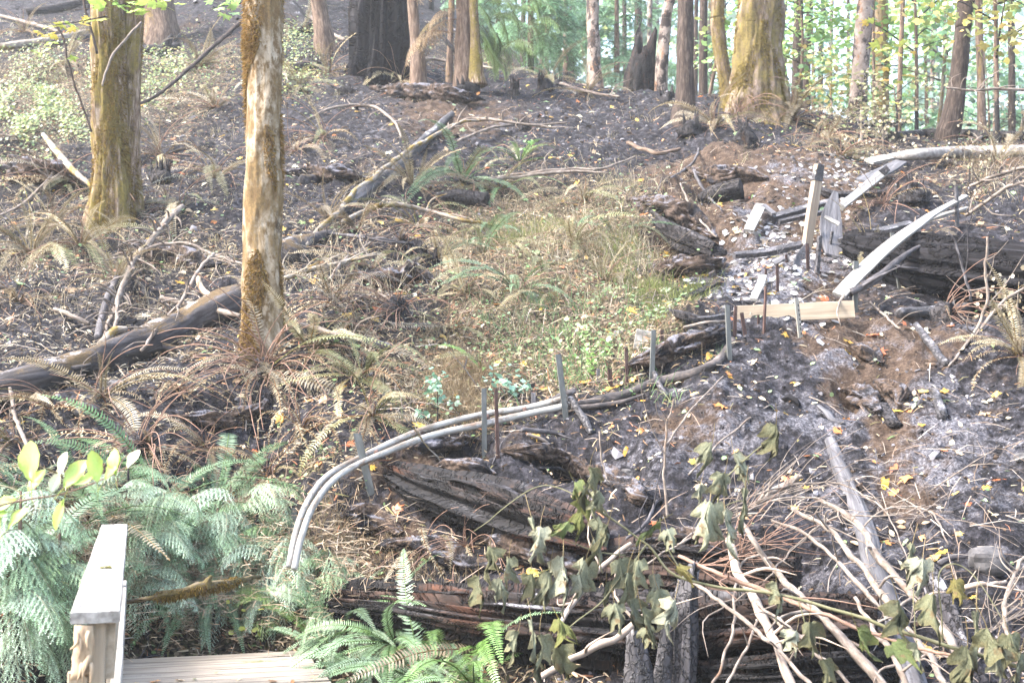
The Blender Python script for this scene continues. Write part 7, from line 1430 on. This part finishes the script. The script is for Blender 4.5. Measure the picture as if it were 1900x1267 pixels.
# dried brush at the right
for k, (lb, x, y, Y, ht, sp_, nl) in enumerate([('dry shrub with shrivelled tan leaves before the very large black burnt log',1830,420,12.6,.6,.36,170),('dry shrub with shrivelled leaves at the right edge above the slope',1890,500,12.2,.6,.3,110),('tangled dry brush below the fallen white log',1800,330,16.5,.6,.5,120),('grey dry brush at the left end of the fallen white log',1640,300,18.4,.5,.5,160),('dry shrub at the right edge below the leaning dark tree',1890,215,18.3,.9,.6,120)]):
    leafy('dry_shrub', lb, x, y, Y, ht, sp_, nl, .05, [(.30,.25,.165),(.22,.175,.105),(.36,.315,.23)], 800+k, 12, .01, .1, 1.2, wilt=1, cat='shrub')
# the far wood, one mass in the smoke
N = 4000; r = np.random.default_rng(77); mb = MB(); X = r.uniform(-42, 48, N); Yy = r.uniform(62, 120, N)
gap = np.exp(-((X/Yy*F+CX-1562)/115)**2)
keep = (r.random(N) > gap*.97) & (r.random(N) > np.exp(-((X/Yy*F+CX-1350)/14)**2)*.9); X, Yy = X[keep], Yy[keep]; N = len(X)
Z = hz(X, Yy) + r.uniform(0, 1, N)**1.4*26
v = np.array([(0,0,0),(.25,-.42,.03),(.72,-.3,0),(1.1,0,-.08),(.72,.3,0),(.25,.42,.03)]); f = [np.array([(0,1,2,3),(0,3,4,5)])]
cols = np.array([(.19,.28,.20),(.24,.33,.23),(.26,.34,.20),(.18,.26,.21)])
scatter(mb, v, f[0], np.stack([X, Yy, Z], 1), frames(np.stack([r.normal(0, .5, N), r.normal(-.6, .4, N), np.full(N, .6)], 1), r.uniform(0, 6.3, N), .3, r.uniform(.7, 1.9, N)), cols[r.integers(0, 4, N)]*r.uniform(.8, 1.2, (N, 1)))
for k in range(14):
    x = r.uniform(-20, 46); y = r.uniform(55, 100); px_ = x/y*F+CX
    if abs(px_-1562) < 40: continue
    zb = hz(x, y); tube(mb, [(x, y, zb-1), (x+r.normal(0, .3), y, zb+12), (x+r.normal(0, .5), y, zb+30)], [.32, .25, .12], 7, 5, .05, 1, 0, 5, False, (.07, .055, .05))
tag(mb.build('far_woods', M['leaf']), kind='stuff')
# ------------------------------------------------------------------ smoke haze
mb = MB(); x0, x1, y0, y1, z0, z1 = -420, 420, -420, 420, -6.0, 75.0
mb.add([(x0,y0,z0),(x1,y0,z0),(x1,y1,z0),(x0,y1,z0),(x0,y0,z1),(x1,y0,z1),(x1,y1,z1),(x0,y1,z1)],
       [(0,3,2,1),(4,5,6,7),(0,1,5,4),(1,2,6,5),(2,3,7,6),(3,0,4,7)])
hm = bpy.data.materials.new('smoke_haze'); hm.use_nodes = True; hn = hm.node_tree
for nd in list(hn.nodes):
    if nd.type != 'OUTPUT_MATERIAL': hn.nodes.remove(nd)
pv = hn.nodes.new('ShaderNodeVolumePrincipled'); pv.inputs['Density'].default_value = HAZE
pv.inputs['Color'].default_value = (0.93, 0.95, 0.97, 1); pv.inputs['Anisotropy'].default_value = 0.3
out = [nd for nd in hn.nodes if nd.type == 'OUTPUT_MATERIAL'][0]
hn.links.new(pv.outputs[0], out.inputs['Volume'])
tag(mb.build('haze', hm, smooth=False), kind='stuff')
